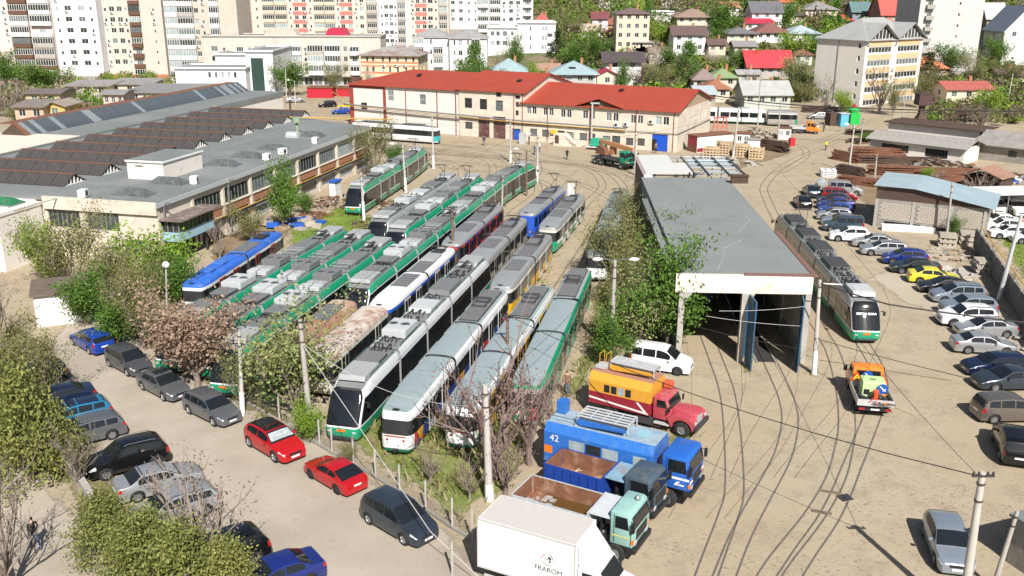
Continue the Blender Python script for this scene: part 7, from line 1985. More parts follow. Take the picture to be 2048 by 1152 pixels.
tipper('dull navy cabbed tipper with an empty rusty bed',(2.26,45.16),-31,3.35,2.0,P_dkb,mat('deep_blue_steel',(.012,.05,.27),.5,var=.15),False,6.1)
# tower wagons with roof platforms
def platform(root,x0,x1,y0,y1,z,m):
 pl=obj('work_platform',None,root)
 b=MB()
 n=5; k=4
 for i in range(n):y=y0 + (y1 - y0) * i / (n - 1); b.tube([(x0,y,z + .5),(x1,y,z + .5)],.05,6)
 for i in range(k + 1):x=x0 + (x1 - x0) * i / k; b.tube([(x,y0,z + .54),(x,y1,z + .54)],.03,5)
 for x in (x0,x1):
  for y in (y0,y1):b.tube([(x,y,z),(x,y,z + .5)],.035,5)
 part('folded_rail',b,[M_light_metal],pl)
 b=MB(); b.box(x0 + .05,x1 - .05,y0 + .1,y1 - .1,z + .28,z + .36)
 part('deck',b,[mat('aluminium_deck',(.42,.43,.44),.45,.3,var=.1)],pl)
 b=MB(); b.box(x0,x1 - .2,y0 - .12,y0,z + .05,z + .3); b.bar((x0 + .2,y0 - .2,z + .1),(x1,y0 - .3,z + .32),.1,.12); b.bar((x0 + .2,y1 + .1,z + .1),(x1,y1 + .1,z + .3),.1,.12); part('lifting_arm',b,[m],pl)
def body_van(root,L,W,z0,zs,z1,low,up,split):
 b=MB(); h=W / 2
 def ring(x):return [(x,-h,z0),(x,h,z0),(x,h,split),(x,h,zs),(x,h - .28,z1),(x,-h + .28,z1),(x,-h,zs),(x,-h,split)]
 b.loft([ring(0),ring(L)],[0,0,1,1,2,1,1,0],True)
 for x in (0,L):
  R_=ring(x); f=[[R_[0],R_[1],R_[2],R_[7]],[R_[7],R_[2],R_[3],R_[6]],[R_[6],R_[3],R_[4],R_[5]]]
  for i,q in enumerate(f):b.face(q if x else q[::-1],(0,1,1)[i])
 return b
M_maroon2=mat('maroon_paint',(.24,.015,.03),.5,var=.1); M_oy=mat('orange_yellow_paint',(.60,.30,.035),.5,var=.1); M_pinkroof=mat('faded_pink_roof',(.34,.17,.12),.8,var=.2)
r=lorry('old red bonneted lorry with a yellow and maroon body carrying a roof platform',(5.44,55.5),-31,'tower wagon')
part('body',body_van(r,4.15,2.3,.95,2.5,3.0,M_maroon2,M_oy,1.75),[M_maroon2,M_oy,M_pinkroof],r)
b=MB(); h=-1.157
b.face([(.03,h,1.28),(3.9,h,1.0),(3.9,h,1.12),(.03,h,1.4)]); b.face([(3.2,h,1.66),(3.38,h,1.66),(4.08,h,1.0),(3.86,h,1.0)]); part('white_chevron',b,[M_white],r)
for k in range(4):bx('window',r,1.05 + k * .48,1.42 + k * .48,-1.165,-1.13,1.86,2.35,M_glass_tint)
platform(r,1.0,3.9,-.2,.8,3.05,M_oy); bx('roof_cover',r,.1,.8,-.5,.3,3.05,3.2,M_light_metal)
b=MB()
for x in (.05,.5):b.tube([(x,.2,3),(x,.2,3.75),(x,.9,3.75),(x,.9,3)],.025,5)
b.tube([(.05,.2,3.4),(.5,.2,3.4)],.02,5); part('ladder_hoop',b,[M_oy],r)
M_faded=mat('faded_red_paint',(.40,.055,.075),.6,var=.12,dirt=(.36,.17,.15),dscale=.9,damt=.4)
b=MB(); b.prism([(4.25,.8),(5.35,.8),(5.35,1.55),(5.15,2.15),(5.0,2.25),(4.25,2.25)],-.95,.95); c=part('cab',b,[M_faded],r,bevel=.08,angle=35)
b=MB(); b.face([(5.375,-.85,1.58),(5.375,.85,1.58),(5.19,.8,2.12),(5.19,-.8,2.12)]); part('windscreen',b,[M_glass],c)
for s in (1,-1):b=MB(); b.face([(4.5,s * .965,1.6),(5.2,s * .965,1.6),(5.02,s * .965,2.08),(4.5,s * .965,2.08)]); part('side_window',b,[M_glass],c)
b=MB(); b.prism([(5.36,.7),(6.9,.7),(6.9,1.3),(6.75,1.42),(5.36,1.6)],-.5,.5); part('bonnet',b,[M_faded],r,bevel=.1,angle=35)
for s in (1,-1):
 pr=[(5.3,1.0)] + [(6.2 + .66 * math.cos(t),.52 + .62 * math.sin(t)) for t in [math.pi - math.pi * k / 8 for k in range(9)]] + [(6.95,.75),(6.95,1.1),(6.6,1.3),(5.6,1.32),(5.3,1.15)]
 b=MB(); b.prism(pr,min(s * .5,s * 1.1),max(s * .5,s * 1.1)); part('wing',b,[M_faded],r)
 b=MB(); b.lathe([(.13,0),(.14,.05),(0,.07)],12,Matrix.Translation((6.96,s * .8,1.0)) @ Matrix.Rotation(math.pi / 2,4,'Y')); part('headlight',b,[M_lamp],r)
 lwheel(r,6.2,s * .92,.5,.28); lwheel(r,1.5,s * .9,.5,.4); bx('step',r,4.4,5.4,min(s * .8,s * 1.1),max(s * .8,s * 1.1),.55,.62,M_light_metal)
 bx('mirror',c,5.35,5.42,s * 1.15 - .1,s * 1.15 + .1,1.5,1.85,M_black)
bx('bumper',r,6.98,7.15,-1.1,1.1,.55,.82,M_dark_metal,.03); bx('grille',r,6.905,6.94,-.42,.42,.8,1.28,M_light_metal); chassis(r,.1,6.9,.6)
bx('fuel_can',r,4.3,4.85,.5,.95,2.3,2.7,K.setdefault('orcan',mat('orange_can',(.5,.1,.04),.5)),.04)
r=lorry('blue tower wagon numbered 42 with white stripes on its cab door',(2.36,47.8),-28.5,'tower wagon')
part('body',body_van(r,6.3,2.4,1.0,2.75,3.25,P_blu,P_blu,1.7),[P_blu,P_blu,mat('worn_blue_grey_roof',(.28,.36,.42),.7,var=.2,dirt=(.12,.25,.42),damt=.4)],r)
o=obj('lettering',text_mesh('42',.55,M_white),r,(.62,-1.215,2.45)); o.rotation_euler=(math.pi / 2,0,0)
for x0,x1 in ((1.5,2.4),(2.5,3.35),(3.45,4.35),(5.2,5.9)):bx('window',r,x0,x1,-1.215,-1.18,1.95,2.55,M_glass_tint)
bx('orange_panel',r,.02,.5,-1.206,-1.203,1.5,1.95,M_orange)
platform(r,1.7,4.6,-.55,.75,3.3,P_blu); bx('roof_box',r,.05,.6,.2,.8,3.27,4.0,P_blu,.03); bx('roof_hatch',r,4.9,5.6,-.3,.5,3.27,3.32,mat('pale_blue_hatch',(.25,.42,.5),.6,var=.2))
b=MB()
for x in (.1,1.6):b.tube([(x,-.8,3.25),(x,-.8,3.6)],.02,5)
b.tube([(.1,-.8,3.6),(1.6,-.8,3.6)],.02,5); part('handrail',b,[M_dark_metal],r)
c=cabover(r,8.3,2.25,1.2,3.05,mat('clean_lorry_blue',(.02,.115,.46),.4,var=.06,coat=.2),L=1.55)
bx('stripe',c,7.0,8.25,-1.14,-1.127,1.78,1.9,M_white); b=MB(); b.face([(7.45,-1.14,1.45),(8.0,-1.14,1.45),(8.0,-1.14,1.53),(7.65,-1.14,1.53),(7.8,-1.14,1.68),(7.6,-1.14,1.66)]); part('emblem',b,[M_white],c); bx('stripe',c,8.3,8.32,-1.1,1.1,1.62,1.74,M_white)
chassis(r,.2,8.2,.75)
for s in (1,-1):lwheel(r,7.1,s * 1.0,.52,.3); lwheel(r,2.0,s * .95,.52,.4)
# orange flatbeds
M_oran=mat('municipal_orange',(.72,.21,.025),.35,var=.04,coat=.4)
def flatbed(label,p,head,load):
 r=lorry(label,p,head,'flatbed lorry')
 b=MB(); b.prism([(3.0,.5),(5.5,.5),(5.55,.95),(5.3,1.2),(4.75,1.32),(4.2,2.05),(3.95,2.2),(3.0,2.15)],-.98,.98); c=part('cab',b,[M_oran],r,bevel=.12,angle=35)
 b=MB(); b.face([(4.79,-.86,1.36),(4.79,.86,1.36),(4.25,.78,2.07),(4.25,-.78,2.07)]); part('windscreen',b,[M_glass],c)
 b=MB(); b.face([(2.985,-.8,1.4),(2.985,.8,1.4),(2.985,.75,2.0),(2.985,-.75,2.0)]); part('rear_window',b,[M_glass],c)
 for s in (1,-1):
  for x0,x1,x2 in ((3.15,3.65,3.65),(3.75,4.6,4.15)):
   b=MB(); b.face([(x0,s * .99,1.35),(x1,s * .99,1.35),(x2,s * .99,2.0),(x0,s * .99,2.0)]); part('side_window',b,[M_glass],c)
  bx('mirror',c,4.45,4.55,s * 1.2 - .12,s * 1.2 + .12,1.35,1.7,M_black); lwheel(r,4.65,s * .85,.36,.24); lwheel(r,1.0,s * .85,.36,.3)
  bx('tail_light',r,-.06,-.02,s * .8 - .18,s * .8 + .18,.55,.68,M_red); bx('headlight',c,5.3,5.5,s * .75 - .15,s * .75 + .15,.95,1.1,M_lamp)
 bx('bed_floor',r,0,2.9,-1.05,1.05,.8,.88,M_dark_metal)
 for a in ((0,2.9,-1.1,-1.06),(0,2.9,1.06,1.1),(-.04,0,-1.1,1.1),(2.9,2.94,-1.1,1.1)):bx('dropside',r,*a,.82,1.25 if a[0] < 2.9 else 1.5,M_light_metal)
 bx('rear_bar',r,-.04,.05,-.95,.95,.5,.7,M_black); bx('number_plate',r,-.06,-.045,-.26,.26,.55,.66,M_plate); chassis(r,.1,4,.45)
 return r
OT=Vector((22.85,54.2)); oh=80
r=flatbed('orange flatbed lorry with road signs and a pale green generator, tail to the camera',OT,oh,1)
def ow(x,y,z):
 c_,s_=math.cos(math.radians(oh)),math.sin(math.radians(oh)); return (OT.x + x * c_ - y * s_,OT.y + x * s_ + y * c_,z + .012)
g=thing('generator','pale green boxy generator loaded on the orange flatbed','generator',ow(1.75,-.05,.885),math.radians(oh))
bx('casing',g,-.55,.6,-.7,.7,0,1.05,mat('pale_lime_green',(.46,.62,.3),.45),.05); bx('control_panel',g,-.57,-.552,.25,.6,.2,.55,M_black); bx('lifting_slot',g,-.1,.05,-.15,.2,1.052,1.06,M_black)
def sign(kind,p,head,label,lean=0):
 s=thing('road_sign',label,'road sign',p,math.radians(head),'road signs on the orange flatbed'); s.rotation_euler.y=lean
 if kind == 'blue':
  b=MB(); b.lathe([(.001,0),(.34,0),(.34,.03),(.001,.03)],24,Matrix.Rotation(-math.pi / 2,4,'Y')); part('disc',b,[mat('sign_blue',(.015,.09,.38),.4)],s)
  b=MB(); x=-.034; b.face([(x,.2,.16),(x,.15,.21),(x,-.08,.0),(x,-.03,-.05)]); b.face([(x,-.2,-.14),(x,-.17,.06),(x,.01,-.12)]); part('arrow',b,[M_white],s)
 else:
  b=MB(); b.face([(0,.38,0),(0,-.38,0),(0,0,.66)]); b.face([(.02,.38,0),(.02,0,.66),(.02,-.38,0)]); part('border',b,[mat('sign_red',(.6,.05,.02),.4)],s)
  b=MB(); b.face([(-.006,.24,.08),(-.006,-.24,.08),(-.006,0,.5)]); part('face',b,[mat('sign_yellow',(.75,.5,.03),.4)],s)
  b=MB(); b.box(-.012,-.008,.03,.06,.12,.32); b.box(-.012,-.008,-.06,-.03,.12,.32); part('symbol',b,[M_black],s)
sign('tri',ow(2.75,.75,1.35),oh,'triangular red bordered roadworks sign at the left of the cab')
sign('blue',ow(2.7,.1,1.75),oh,'round blue arrow sign behind the orange cab')
sign('tri',ow(2.7,-.85,1.3),oh,'triangular red bordered warning sign at the right of the cab')
sign('blue',ow(1.1,-.55,1.55),oh,'round blue arrow sign leaning on the green generator')
cn=thing('traffic_cone','orange bollard standing in the orange flatbed','cone',ow(.75,-.1,.885)); b=MB(); b.lathe([(.16,0),(.13,.5),(.2,.56),(.18,.7),(0,.72)],12); part('body',b,[mat('cone_orange',(.7,.1,.02),.4)],cn)
bg=thing('tool_pile','tangle of hoses and red tools heaped in the orange flatbed','tools',ow(.45,.1,.885)); b=MB(); q=random.Random(5)
for k in range(24):a=Vector((q.uniform(-.35,.9),q.uniform(-.9,.9),q.uniform(.03,.25))); b.tube([a,a + Vector((q.uniform(-.3,.3),q.uniform(-.4,.4),q.uniform(.0,.2))),a + Vector((q.uniform(-.4,.4),q.uniform(-.5,.5),.0))],.04,5,q.choice([0,0,1,2]))
o=part('hose',b,[M_eq_d,K.setdefault('toolred',mat('tool_red',(.4,.03,.05),.5)),M_oran],bg); o['kind']='stuff'
flatbed('orange double cab flatbed lorry on the far curve of the yard',G(1578,265).xy,-16,0)
# green crane lorry
r=lorry('green cabbed crane lorry with a rusty brown jib in front of the depot',G(1194,326).xy,-52,'crane lorry')
M_crg=mat('lorry_green',(.012,.27,.15),.45); M_jib=mat('jib_orange_rust',(.42,.2,.09),.7,var=.2)
cabover(r,7.4,2.3,1.0,2.75,M_crg,1.5); chassis(r,0,6.8,.75); bx('deck',r,-.2,5.7,-1.1,1.1,1.1,1.22,M_dark_metal)
for s in (1,-1):
 for x in (.7,2.0,6.3):lwheel(r,x,s * .95,.5,.32)
b=MB(); b.lathe([(.8,1.22),(.8,1.5),(.6,1.6)],14,Matrix.Translation((1.9,0,0))); part('turntable',b,[M_dark_metal],r)
b=MB(); b.prism([(.2,1.6),(2.6,1.6),(2.2,2.6),(.9,3.0)],-.7,.1); part('counterweight',b,[M_rust],r,bevel=.05); b=MB(); b.prism([(2.3,1.7),(3.4,1.7),(3.4,2.9),(2.6,2.9)],.15,.8); part('crane_cab',b,[M_jib],r)
b=MB(); b.bar((.4,.3,3.4),(7.6,.1,2.95),.5,.6); part('jib',b,[M_jib],r); b=MB(); b.bar((7.6,.1,2.9),(8.2,.1,2.5),.3,.5); part('jib_head',b,[M_light_metal],r)
b=MB(); b.bar((1.2,0,1.7),(.3,.1,3.4),.2,.2); b.bar((2.5,0,1.7),(1.5,.2,3.2),.2,.2); part('ram',b,[M_rust2],r)
g=thing('generator','bright green trailer generator beside the crane lorry','generator',G(1197,300).xy.to_3d() ,math.radians(-20)); bx('casing',g,-1.3,1.3,-.7,.7,.65,1.9,mat('generator_green',(.02,.32,.2),.45),.08); bx('frame',g,-1.9,1.4,-.6,.6,.45,.63,M_white)
for s in (1,-1):lwheel(g,0,s * .75,.32,.2)
# ------------------------------------------------------------------ trees, bushes, grass
NR=np.random.default_rng(5)
def quads_mesh(name,C,S,m,flat=.35,asp=.6):
 """leaf sized quads with centres C and sizes S"""
 n=len(C); a=NR.normal(size=(n,3)); a /= np.linalg.norm(a,axis=1)[:,None]
 u=NR.normal(size=(n,3)); u[:,2] *= (1 - flat); u -= a * (u * a).sum(1)[:,None]; u /= np.linalg.norm(u,axis=1)[:,None] + 1e-9
 w=np.cross(a,u); s=S[:,None] / 2
 V=np.stack([C - a * s - w * s * asp,C + a * s * .2 - w * s * asp * 1.1,C + a * s * 1.2,C + a * s * .2 + w * s * asp * 1.1],1).reshape(-1,3)
 me=bpy.data.meshes.new(name); me.vertices.add(4 * n); me.vertices.foreach_set('co',V.ravel())
 me.loops.add(4 * n); me.loops.foreach_set('vertex_index',np.arange(4 * n)); me.polygons.add(n)
 me.polygons.foreach_set('loop_start',np.arange(0,4 * n,4)); me.materials.append(m); me.update(calc_edges=True); me.validate()
 return me
def branches(rng,H,Wd,bare,col=.25,nl=7,depth=3,lean=.5,r0=.028):
 """trunk and limbs for a tree H tall; returns builder and twig points"""
 mb=MB(); tips=[]
 def grow(p,d,L,r,lv):
  pts=[p]; q=p.copy(); n=3
  for i in range(n):
   d=(d + Vector((rng.uniform(-.25,.25),rng.uniform(-.25,.25),rng.uniform(-.05,.22)))).normalized()
   q=q + d * L / n; pts.append(q)
  mb.tube(pts,[r,r * .8,r * .6,r * .35],5 if lv == 0 else 3,0,False)
  for k in range(1,4):
   if lv > 0:tips.append((pts[k],lv))
  if lv < depth:
   for k in range(3 if lv else 0):
    b=pts[rng.choice([1,2,3])]
    nd=(d + Vector((rng.uniform(-1,1),rng.uniform(-1,1),rng.uniform(-.3,.7))) * .8).normalized()
    grow(b,nd,L * rng.uniform(.45,.65),r * .5,lv + 1)
 tr=H * r0; base=Vector((0,0,-.3)); top=Vector((rng.uniform(-.1,.1) * H * .2,rng.uniform(-.1,.1) * H * .2,H * col))
 mb.tube([base,(base + top) / 2 + Vector((.05,.03,0)),top],[tr * 1.25,tr,tr * .85],7)
 for k in range(nl):
  an=2 * math.pi * (k + rng.uniform(-.3,.3)) / nl; t=rng.uniform(.25,1) * lean * 1.4
  d=Vector((math.cos(an) * t * Wd / H,math.sin(an) * t * Wd / H,rng.uniform(.5,1))).normalized()
  grow(top * rng.uniform(.55,1),d,H * (1 - col) * rng.uniform(.5,.85),tr * .55,1)
 return mb,tips
L_M={k:leaf_mat('leaves_' + k,a,b) for k,a,b in (('green',(.045,.11,.016),(.15,.26,.04)),('lime',(.13,.24,.02),(.28,.38,.05)),('olive',(.115,.125,.035),(.27,.27,.10)),('bare',(.14,.105,.075),(.2,.155,.11)),
('brown',(.25,.165,.115),(.44,.32,.23)),('thuja',(.10,.125,.03),(.32,.33,.10)),('blossom',(.42,.40,.33),(.62,.56,.5)),('poplar',(.05,.12,.02),(.15,.26,.045)),('rusty',(.15,.05,.02),(.26,.11,.05)),('purple',(.09,.05,.05),(.17,.11,.1)),('pale',(.18,.22,.07),(.38,.40,.17)),('fir',(.018,.04,.012),(.05,.085,.022)),('pink',(.22,.12,.10),(.34,.22,.2)))}
M_twig=mat('grey_twigs',(.22,.18,.15),.95,var=.2); M_twig_p=mat('pinkish_twigs',(.20,.14,.125),.95,var=.2)
TK={  # leaves, leaf size, clump radius, limbs, depth, trunk share, unit height, unit width, bark
'green':(5200,.27,.6,8,2,.22,8,7,M_bark),'lime':(4600,.25,.6,8,2,.15,6,6,M_bark),'olive':(5200,.21,.65,9,3,.15,8,8,M_twig),'bare':(500,.15,.3,9,3,.18,8,7,M_twig),'brown':(6000,.26,.6,9,3,.18,8,8,M_twig),
'thuja':(6800,.19,.46,9,1,.05,5,4,M_bark),'blossom':(2400,.2,.5,8,3,.2,6,6,M_twig),'poplar':(4200,.28,.5,8,2,.1,10,3.6,M_bark),'rusty':(1800,.24,.5,8,3,.15,7,7,M_twig),'purple':(1800,.2,.5,9,3,.2,7,7,M_twig_p),'pale':(5200,.21,.6,9,3,.12,7,6,M_twig),'fir':(2600,.26,.3,8,1,.1,9,4,M_bark),'pink':(520,.15,.35,9,3,.2,8,7,M_twig_p)}
TC={}
def tree_meshes(kind,v):
 if (kind,v) in TC:return TC[kind,v]
 n,ls,cr,nl,dp,col,H,W,bark=TK[kind]; rng=random.Random(hash((kind,v)) % 1 + v * 31 + len(kind) * 7 + ord(kind[0]))
 mb,tips=branches(rng,H,W,kind == 'bare',col,nl,dp)
 T=np.array([t[0] for t in tips]) if tips else np.zeros((1,3))
 # keep the crown inside the envelope
 if kind in ('thuja','fir','poplar'):
  k=int(n / 26); h=NR.uniform(.03 if kind != 'poplar' else .15,1,k) ** (.8 if kind != 'fir' else .9); an=NR.uniform(0,2 * np.pi,k)
  pr={'thuja':(1 - h ** 2.2) * .95 + .12,'fir':(1 - h) * .95 + .05,'poplar':np.sin(np.pi * np.clip(h * .92 + .08,0,1)) ** .7}[kind] * W / 2 * NR.uniform(.6,1.2,k)
  lob=1 + .22 * np.sin(an * 3 + h * 9 + v); T=np.stack([np.cos(an) * pr * lob,np.sin(an) * pr * lob,h * H],1)
 idx=NR.integers(0,len(T),n); C=T[idx] + NR.normal(size=(n,3)) * cr * np.array([1,1,.8])
 if kind not in ('thuja','fir','poplar','bare','pink'):
  drop=NR.random(n) < .0; C[:,2]=np.clip(C[:,2],H * .06,None)
 S=ls * NR.uniform(.6,1.35,n)
 TC[kind,v]=(mb.mesh('trunk',bark),quads_mesh('crown',C,S,L_M[kind]),float(np.percentile(C[:,2],99.3)),float(np.percentile(np.hypot(C[:,0],C[:,1]),96)) * 2)
 return TC[kind,v]
TN={'bare':'bare_tree','thuja':'thuja_shrub','fir':'fir_tree','poplar':'poplar_tree','blossom':'blossoming_tree'}
tcount=[0]
def tree(kind,p,h,w,label,group=None,cat=None):
 tcount[0] += 1; v=tcount[0] % 3
 tm,cm,uh,uw=tree_meshes(kind,v)
 r=thing(TN.get(kind,'leafy_tree') if h > 2.6 else 'bush',label,cat or ('tree' if h > 2.6 else 'bush'),p,RND.uniform(0,6.28),group)
 sx=w / uw; r.scale=(sx,sx * RND.uniform(.9,1.1),h / uh)
 obj('trunk',tm,r); obj('crown',cm,r)
 return r
def nt(kind,u,vb,vt,wpx,label,**k):
 p=G(u,vb); h=max(.6,hgt(u,vt,p)); tree(kind,p,h,wpx * (p.y * .952 + 7) / F_PX,label,**k)
GH='trees along the left lot'
for a in (('olive',150,585,412,200,'tall grey green tree in front of the workshop end wall'),('lime',315,590,450,165,'yellow green bushy tree below the blue control cabin'),('brown',395,775,585,215,'tree covered in dry pinkish brown leaves above the parked saloon'),('olive',290,700,505,170,'half bare tree with the globe lamp standing in it'),
('green',175,650,545,120,'low dark green tree beside the white hut'),('lime',105,570,440,110,'light green tree left of the tall grey green one'),('olive',230,610,470,150,'budding tree between the tall grey green tree and the lime one'),('green',360,620,505,100,'green bush in front of the blue roofed tram'),('green',235,690,600,120,'green bush behind the bright blue estate car'),('pale',590,835,590,200,'pale budding tree in front of the stripped tram bodies'),('lime',620,885,795,75,'bright lime bush at the foot of the concrete pole'),('green',555,815,745,100,'small green bush under the pale budding tree'),
('olive',490,815,690,90,'thin olive shrub beside the dry brown tree'),('bare',5,690,480,140,'bare pale twigged tree left of the white hut'),('olive',20,850,600,180,'big olive tree at the left edge below the white hut'),('olive',95,810,650,150,'olive tree leaning over the hidden dark car')):nt(*a,group=GH)
GT_='evergreen shrubs along the left hedge'
for a in (('thuja',60,960,735,190,'tall olive evergreen at the far left of the hedge'),('thuja',110,930,800,120,'evergreen beside the turquoise car'),('thuja',220,1120,985,150,'dark evergreen in the middle of the hedge'),('thuja',310,1160,1015,150,'evergreen between the silver saloon and the hedge gap'),('thuja',370,1215,1045,190,'bright evergreen under the leaning bare tree'),('thuja',460,1215,1075,150,'low evergreen beside the black off roader'),('thuja',270,1200,1040,150,'olive evergreen beside the street at the bottom'),('thuja',20,900,790,120,'evergreen cut by the left edge beside the street')):nt(*a,group=GT_)
for a in (('pink',985,960,640,270,'bare tree with reddish buds in front of the wrapped trams'),('pink',1060,930,700,170,'bare reddish shrub beside the blue tower wagon'),('bare',905,900,740,120,'bare branches over the green bumpered tram'),('bare',415,1175,900,210,'pale barked bare tree over the hedge'),('bare',160,985,835,150,'many stemmed bare shrub beside the grey estate'),('bare',20,1190,900,230,'bare street tree casting a shadow at the bottom left'),('bare',860,965,890,90,'bare brambles along the wire fence'),('pink',1010,990,850,130,'reddish scrub at the foot of the pale round pole'),('bare',940,1000,900,100,'grey scrub between the fence and the trams'),('olive',700,930,880,60,'weedy tuft beside the fence behind the red hatchback'),('pink',1100,870,760,110,'reddish shrub behind the blue tower wagon')):nt(*a)
GS='bushes beside the tram shed'
for a in (('green',1335,705,470,165,'tall green tree against the front corner of the tram shed'),('pale',1275,700,540,150,'pale green bush with whitish leaves left of the shed'),('olive',1215,560,400,170,'grey olive tree arching over the hidden tram'),('green',1335,480,375,95,'bright green tree half way along the shed wall'),('purple',1330,430,338,150,'purplish bare tree at the back of the shed'),('olive',1265,480,370,110,'olive bush left of the purplish tree'),('green',1215,735,620,90,'dark green bush at the foot of the concrete lamp pole'),('olive',1250,625,470,140,'olive tree over the rusty barrel roof'),('green',1375,650,520,90,'green branches reaching past the shed corner'),('olive',1290,560,420,130,'olive bush against the middle of the shed wall'),('pale',1320,650,520,130,'pale budding tree against the shed wall'),('olive',1235,690,560,110,'grey olive bush behind the concrete floodlight pole'),('green',1345,575,425,100,'green tree pressed against the middle of the shed wall'),('olive',1318,520,395,110,'olive tree reaching the roof edge of the shed'),('green',1368,650,480,95,'leafy green tree under the front corner of the shed roof')):nt(*a,group=GS)
for a in (('green',567,460,318,82,'upright green tree against the brick banded workshop'),('olive',752,352,228,105,'grey olive tree at the far corner of the workshop'),('green',790,348,290,55,'green bush below the grey olive tree'),('olive',505,485,400,95,'scrubby bush under the workshop windows'),('bare',440,520,430,60,'small bare tree beside the dark gate'),('green',610,430,385,50,'low green shrub beside the pile of track parts'),
('green',15,175,100,75,'dark green tree below the pink sided tower'),('green',85,185,125,110,'broad green tree below the white tower'),('lime',240,178,145,48,'fresh green tree beside the red brick base'),('lime',228,192,170,45,'round lime bush below the fresh green tree'),('bare',20,235,160,90,'bare brown tree at the far left beyond the workshop'),('bare',165,205,160,90,'bare twiggy tree over the yellow hut'),('olive',30,245,205,60,'olive scrub at the left edge of the roof lights'),
('green',580,192,118,84,'rounded green tree in front of the low flats'),('olive',668,192,118,56,'thinner tree right of the rounded green one'),('rusty',722,210,150,85,'rust brown tree at the left end of the depot'),('blossom',742,190,130,30,'pale bare tree beside the orange banded office')):nt(*a)
def ht(kind,u,vt,Y,wpx,label,**k):
 hn=max(4.0,wpx * Y / F_PX * .8)
 while Y > 190 and ZatY(vt,Y,u) - elev(AtY(u,Y,vt),Y) < hn:Y -= 1
 x=AtY(u,Y,vt); z=elev(x,Y); h=max(1.5,ZatY(vt,Y,u) - z); tree(kind,(x,Y,z),h,wpx * Y / F_PX,label,**k)
GB='trees among the hillside houses'
for a in (('poplar',950,85,232,50,'tall poplar in front of the white bay windowed flats'),('green',928,118,225,60,'dark bushy tree at the foot of the tall poplar'),('green',975,130,226,60,'rounded green tree right of the tall poplar'),('bare',1000,80,262,50,'grey bare tree beside the white gable end'),('green',1030,68,272,45,'green tree against the white gable end'),('fir',1115,62,292,40,'dark conical tree right of the white gable end'),
('olive',1148,18,318,75,'large pale olive tree below the wood'),('green',1150,82,275,70,'broad green tree behind the blue pyramid roof'),('green',1195,65,280,60,'leafy tree left of the terracotta hipped house'),('lime',1075,125,248,55,'light green bush between the two pyramid roofs'),('green',1248,117,234,32,'small round green tree in front of the dark brown roof'),('purple',1280,122,238,60,'purple leaved tree right of the dark brown roof'),('olive',1320,118,238,75,'grey twiggy tree behind the depot roof'),('poplar',1378,82,245,45,'bright poplar above the pale lean to house'),('green',1345,90,262,60,'green tree left of the bright poplar'),('blossom',1315,88,268,50,'white blossoming tree among green ones'),
('poplar',1297,0,335,18,'slim grey poplar in front of the plain white box house'),('lime',1335,42,318,60,'yellow green tree below the plain white box house'),('purple',1392,3,352,62,'bare dark tree in front of the old cream villa'),('green',1445,0,355,75,'tall pair of green trees right of the cream villa'),('green',1437,52,318,40,'round green tree beside the half timbered house'),('green',1490,98,262,60,'dense green tree left of the bright red roof'),('bare',1505,130,240,55,'bare brown tree beside the moss green roof'),('blossom',1425,98,272,40,'whitish bush below the half timbered house'),
('pale',1590,100,236,80,'yellowing tree left of the six storey block'),('lime',1590,62,290,70,'yellow green tree behind the bright red roof'),('green',1630,62,285,45,'green tree beside the wall of the six storey block'),('bare',1545,150,224,60,'white twigged bare tree over the grey tin roof'),('olive',1610,150,218,55,'olive scrub at the corner of the six storey block'),('green',1575,0,372,60,'green tree above the modern white house'),('bare',1660,140,205,60,'bare tree against the blank side of the six storey block'),('lime',1695,180,200,50,'green bush at the foot of the six storey block'),
('bare',1770,120,203,80,'tall bare tree in front of the banded windows'),('olive',1795,150,200,60,'olive twiggy tree right of the banded windows'),('fir',1862,105,236,55,'dark fir in front of the orange pyramid roof'),('green',1905,78,262,80,'big bright green tree below the tall off white tower'),('olive',1955,100,250,90,'broad olive tree right of the bright green one'),('lime',1968,175,215,75,'lime green bush in front of the red brown roof'),('green',2000,70,270,60,'green tree below the steep blue grey roof'),('olive',2030,110,240,80,'grey olive tree at the right edge'),
('purple',1905,200,190,90,'bare purplish tree right of the rusty hopper tank'),('bare',1965,200,178,80,'bare tree over the old board roof'),('lime',2025,232,190,50,'lime bush at the right edge beside the board roof'),('olive',1850,128,210,60,'olive scrub behind the rusty hopper tank')):ht(*a,group=GB)
for a in (('bare',1955,400,340,90,'bare thicket beside the car shelter'),('bare',1975,520,470,60,'bare hedge behind the top of the perforated wall'),('bare',2030,600,530,80,'bare hedge behind the lower perforated wall'),('green',1905,475,430,35,'green bush at the corner of the block shed'),('bare',1870,380,330,60,'bare sapling among the scrap rails'),('lime',1850,360,335,35,'yellow bush behind the pale blue shed roof'),('bare',1400,235,190,50,'bare tree between the depot and the white tram'),('green',1730,285,265,45,'dark green bush beside the rail stack')):nt(*a)
